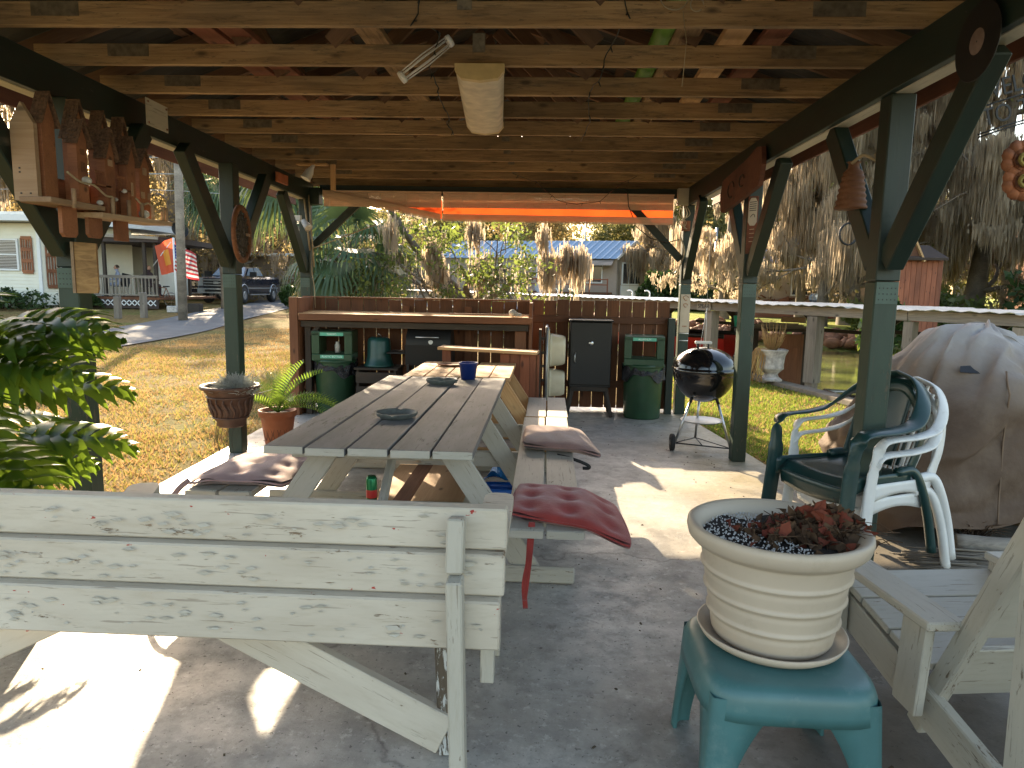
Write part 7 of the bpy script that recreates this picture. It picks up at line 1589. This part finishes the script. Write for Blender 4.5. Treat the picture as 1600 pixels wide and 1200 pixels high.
# ================================================================== PICKUP, SECOND VEHICLE, POLE, FLAGS
def vloft(m, secs, n_=None):
    V = []; k = len(secs[0])
    for s in secs: V += s
    F = [(i*k+j, i*k+(j+1) % k, (i+1)*k+(j+1) % k, (i+1)*k+j) for i in range(len(secs)-1) for j in range(k)]; m.add(V, F); m.f += [tuple(m.n-len(V)+j for j in range(k-1, -1, -1)), tuple(m.n-k+j for j in range(k))]; m.sm += [False, False]
def pickup(label, x, y, z, rz, full=True):
    o = thing('pickup_truck' if full else 'parked_car', label, 'pickup truck' if full else 'car', (x, y, z), rz); MM = Wm(o)
    # local: front faces -y, x across
    def sec(yy, w, z0, z1, ch=.12): return [MM @ Vector(p) for p in ((-w, yy, z0), (w, yy, z0), (w+.02, yy, (z0+z1)/2), (w-.02, yy, z1-ch), (w-ch, yy, z1), (-w+ch, yy, z1), (-w+.02, yy, z1-ch), (-w-.02, yy, (z0+z1)/2))]
    m = MB(); vloft(m, [sec(-2.98, .90, .72, 1.28), sec(-2.9, .98, .55, 1.34), sec(-1.75, 1.0, .50, 1.40), sec(-1.6, 1.0, .5, 1.40), sec(.95, 1.0, .5, 1.42), sec(1.0, 1.0, .5, 1.42), sec(2.95, 1.0, .60, 1.42), sec(3.02, .96, .66, 1.38)]); b = m.build('body', M_navy, o)
    m = MB(); cab = [(-1.75, 1.36, .90), (-.95, 1.92, .74), (.55, 1.95, .74), (1.0, 1.40, .90)]
    V = [MM @ Vector((s*w, yy, zz)) for yy, zz, w in cab for s in (-1, 1)]; m.add(V, [(0, 1, 3, 2), (2, 3, 5, 4), (4, 5, 7, 6), (0, 2, 4, 6), (1, 7, 5, 3), (0, 6, 7, 1)]); m.build('cab', M_navy, o)
    m = MB(); m.add([MM @ Vector(p) for p in ((-.84, -1.66, 1.44), (.84, -1.66, 1.44), (.68, -1.0, 1.90), (-.68, -1.0, 1.90))], [(0, 1, 2, 3)]); m.build('windscreen', M_glassl, o)
    for s in (-1, 1):
        for (a, b_, c_, d_) in (((-1.42, 1.46), (-.88, 1.86), (-.30, 1.88), (-.30, 1.46)), ((-.22, 1.46), (-.22, 1.88), (.48, 1.88), (.78, 1.46))):
            pts = [MM @ Vector((s*(.925-(zz-1.4)*.29+.003), yy, zz)) for yy, zz in (a, b_, c_, d_)]; m = MB(); m.add(pts, [(0, 1, 2, 3) if s > 0 else (3, 2, 1, 0)]); m.build('side_window', M_glassl, o)
        m = MB(); m.prism([(-.17, -.13), (.17, -.13), (.17, .13), (-.17, .13)], .12, MM @ Matrix.Translation((s*1.22, -1.3, 1.52)) @ Matrix.Rotation(pi/2, 4, 'X')); m.build('mirror', M_mblack, o)
        m = MB(); m.prism([(-.12, -.20), (.14, -.20), (.14, .20), (-.12, .20)], .12, MM @ Matrix.Translation((s*.83, -2.95, 1.10)) @ Matrix.Rotation(pi/2, 4, 'X')); m.build('headlight', M_silver, o)
        for yy in (-2.0, 1.95):
            R_ = (MM.to_3x3() @ Matrix.Rotation(pi/2, 3, 'Y')); m = MB(); m.lathe([(.22, -.15), (.38, -.15), (.42, -.10), (.42, .10), (.38, .15), (.22, .15)], MM @ Vector((s*.90, yy, .42)), 26, R_); w_ = m.build('wheel', M_rubber, o)
            m = MB(); m.lathe([(0, -.13), (.10, -.15), (.22, -.155), (.24, -.14), (.24, .14), (.22, .155), (.10, .15), (0, .13)], MM @ Vector((s*.90, yy, .42)), 20, R_); rim = m.build('rim', M_silver, w_)
            m = MB(); 
            m.tube([MM @ Vector((s*1.02, yy+.50*cos(t), .50+.50*sin(t))) for t in np.linspace(0, pi, 14)], .035, 6); m.build('wheel_arch', M_silver, o)
        m = MB(); m.box((0, 0, 0), (0, 0, 0)) if False else m.prism([(-1.3, -.03), (1.3, -.03), (1.3, .03), (-1.3, .03)], .10, MM @ Matrix.Translation((s*1.06, -.1, .46)) @ Matrix.Rotation(pi/2, 4, 'Z') @ Matrix.Rotation(pi/2, 4, 'X')); m.build('side_step', M_silver, o)
        m = MB(); m.prism([(-1.6, -.03), (2.6, -.03), (2.6, .03), (-1.6, .03)], .03, MM @ Matrix.Translation((s*1.025, 0, .80)) @ Matrix.Rotation(pi/2, 4, 'Z') @ Matrix.Rotation(pi/2, 4, 'X')); m.build('side_trim', M_silver, o)
        m = MB(); m.prism([(-.10, -.08), (.10, -.08), (.10, .08), (-.10, .08)], .06, MM @ Matrix.Translation((s*.66, -3.05, .70)) @ Matrix.Rotation(pi/2, 4, 'X')); m.build('fog_lamp', M_silver, o)
    FM = MM @ Matrix.Rotation(pi/2, 4, 'X')
    def fr(c, w, h, d, nm, mt): m = MB(); m.prism([(-w/2, -h/2), (w/2, -h/2), (w/2, h/2), (-w/2, h/2)], d, MM @ Matrix.Translation(c) @ Matrix.Rotation(pi/2, 4, 'X')); return m.build(nm, mt, o)
    fr((0, -2.96, 1.06), 1.34, .44, .08, 'grille', M_mblack)
    for z in (.92, 1.06, 1.20): fr((0, -3.01, z), 1.30, .05, .05, 'grille_bar', M_silver)
    fr((0, -3.03, 1.06), .24, .12, .04, 'badge', M_galv); fr((0, -3.02, .66), 1.9, .26, .16, 'bumper', M_silver); fr((0, -3.09, .66), 1.1, .10, .05, 'bumper_slot', M_mblack)
    return o
pickup('dark navy pickup truck with chrome grille parked beyond the road', -16.75, 38.5, .40, .0)
pc_ = pickup('dark car parked left of the utility pole behind the flags', -21.2, 42.5, .42, pi/2+.15, False)
pc_.scale = (.95, .85, .85)
UP = thing('utility_pole', 'grey wooden utility pole beside the flags', 'utility pole', (-12.55, 24, .15)); m = MB(); m.tube([(-12.55, 24, .0), (-12.5, 24, 4), (-12.42, 24, 9)], [.155, .14, .12], 14); m.build('shaft', M_weather, UP)
m = MB(); m.tube(crom([(-40, 22, 4.0), (-26, 23, 4.15), (-12.5, 24, 4.55), (-4, 34, 4.5)]), .014, 4); m.tube(crom([(-40, 22, 5.4), (-26, 23, 5.3), (-12.45, 24, 5.6), (-4, 34, 5.4)]), .014, 4); m.tube(crom([(-20, 22, 5.2), (-16, 23, 4.95), (-12.45, 24, 5.1)]), .02, 4); m.build('wires', M_galv, UP)
WPf = thing('flagpole', 'thin white pole in the lawn carrying the striped flag', 'flagpole', (-14.6, 27.5, .3)); m = MB(); m.tube([(-14.60, 27.5, .3), (-14.62, 27.5, 3.2)], .045, 8); m.build('shaft', M_trim, WPf)
def cloth(parent, nm, c, w, h, mat, x0, x1, z0, z1, dz=0):
    def f(u, v): uu = x0+(x1-x0)*u; vv = z0+(z1-z0)*v; return Vector((c[0]+uu*w, c[1]+.10*sin(uu*9+vv*2)*(.3+uu)+dz, c[2]+vv*h-.38*uu*h-.10*h*sin(uu*3)*(1-vv)))
    m = MB(); m.grid(f, 10, 3); return m.build(nm, mat, parent)
USF = thing('striped_flag', 'red and white striped flag with a starry blue corner behind the utility pole', 'flag', (-14.3, 27.5, 2.6)); fc = (-14.60, 27.45, 1.95)
M_fr = leafmat('flag_red', (.40, .03, .04), (.5, .05, .06), trans=.5); M_fw = leafmat('flag_white', (.6, .6, .6), (.7, .7, .7), trans=.5); M_fb = leafmat('flag_blue', (.02, .04, .22), (.03, .05, .28), trans=.5); M_fo = leafmat('flag_orange', (.75, .12, .06), (.8, .16, .07), trans=.5); M_fy = leafmat('flag_yellow', (.8, .42, .06), (.85, .48, .08), trans=.5)
for k in range(13): cloth(USF, 'stripe', fc, .95, 1.0, M_fr if k % 2 == 0 else M_fw, .45 if k > 5 else 0, 1, k/13, (k+1)/13) if k > 5 else cloth(USF, 'stripe', fc, .95, 1.0, M_fr if k % 2 == 0 else M_fw, 0, 1, k/13, (k+1)/13)
cloth(USF, 'canton', fc, .95, 1.0, M_fb, 0, .45, 6/13, 1)
m = MB()
for i in range(5):
    for j in range(4):
        uu, vv = .05+.40*(i+.3)/5, .50+.46*(j+.4)/4; c = Vector((fc[0]+uu*.95, fc[1]+.10*sin(uu*9+vv*2)*(.3+uu)-.01, fc[2]+vv*1.0-.38*uu*1.0-.10*sin(uu*3)*(1-vv)))
        m.add([c+Vector((.026*(1 if k % 2 == 0 else .45)*sin(k*pi/5), 0, .026*(1 if k % 2 == 0 else .45)*cos(k*pi/5))) for k in range(10)], [tuple(range(10))])
m.build('stars', M_fw, USF)
ORF = thing('orange_flag', 'orange red flag with a yellow centre slanting from the porch corner', 'flag', (-15.8, 28.2, 2.6)); m = MB(); m.tube([(-16.0, 28.4, 2.1), (-15.0, 28.0, 3.05)], .02, 6); m.build('staff', M_trim, ORF)
def of(x0, x1, z0, z1, mt, nm, dy=0):
    def f(u, v): uu, vv = x0+(x1-x0)*u, z0+(z1-z0)*v; return Vector((-15.75+.78*uu+.22*(1-vv), 28.15+.08*sin(uu*8)+dy, 1.75+1.15*vv+.35*uu-.18*(1-vv)*uu))
    m = MB(); m.grid(f, 10, 8); return m.build(nm, mt, ORF)
of(0, 1, 0, 1, M_fo, 'field'); of(.32, .68, .25, .72, M_fy, 'emblem', -.02)
for (x, y, h, lab) in ((-15.1, 24.4, .85, 'left short wooden bollard on the lawn in front of the porch'), (-14.45, 24.9, 1.0, 'right taller wooden bollard on the lawn in front of the porch')):
    tag(board('bollard', (x, y, .1), (x, y, .1+h), .2, .2, M_weather, up=(0, 1, 0), bev=.02), lab, 'bollard', 'bollards on the far lawn')
BCy = thing('bicycle', 'old bicycle leaning by the porch corner behind the utility pole', 'bicycle', (-14.9, 29.5, .4)); BX = -1.35
for x in (-15.35, -14.55):
    m = MB(); m.tube([(BX+x+.30*cos(t), 29.5, .72+.30*sin(t)) for t in np.linspace(0, 2*pi, 25)[:-1]], .022, 6, closed=True)
    for k in range(8): m.tube([(BX+x, 29.5, .72), (BX+x+.29*cos(k*pi/4), 29.5, .72+.29*sin(k*pi/4))], .004, 3)
    m.build('wheel', M_galv, BCy)
m = MB()
for a, b in (((-15.35, .72), (-15.1, 1.25)), ((-15.1, 1.25), (-14.75, 1.22)), ((-14.75, 1.22), (-14.95, .72)), ((-14.95, .72), (-15.15, 1.15)), ((-14.95, .72), (-14.55, .72)), ((-14.55, .72), (-14.75, 1.22))): m.tube([(BX+a[0], 29.5, a[1]), (BX+b[0], 29.5, b[1])], .018, 6)
m.build('bicycle_frame', M_rust, BCy); m = MB(); m.tube([(BX-15.1, 29.3, 1.3), (BX-15.1, 29.7, 1.3)], .015, 6); m.build('handlebar', M_mblack, BCy); box('saddle', (BX-14.74, 29.5, 1.28), (.24, .12, .05), M_mblack, BCy)
for k, (x, y, s, lab) in enumerate(((-13.9, 27.5, .35, 'dark garden box on the lawn left of the utility pole'), (-14.6, 27.2, .25, 'small pale garden box beside the dark one near the porch'))):
    tag(box('garden_box', (x, y, .3+s/2), (s*1.6, s, s), M_dark if k == 0 else M_stone, bev=.02), lab, 'box')
m = MB(); m.tube([(-13.0, 29, .4), (-13.15, 29, 3.2)], .02, 5); m.tube([(-12.6, 29, .4), (-13.0, 29, 2.2)], .015, 5); tag(m.build('leaning_canes', M_rope, origin=(-13, 29, .4)), 'thin tan canes standing in the lawn in front of the pickup', 'canes')
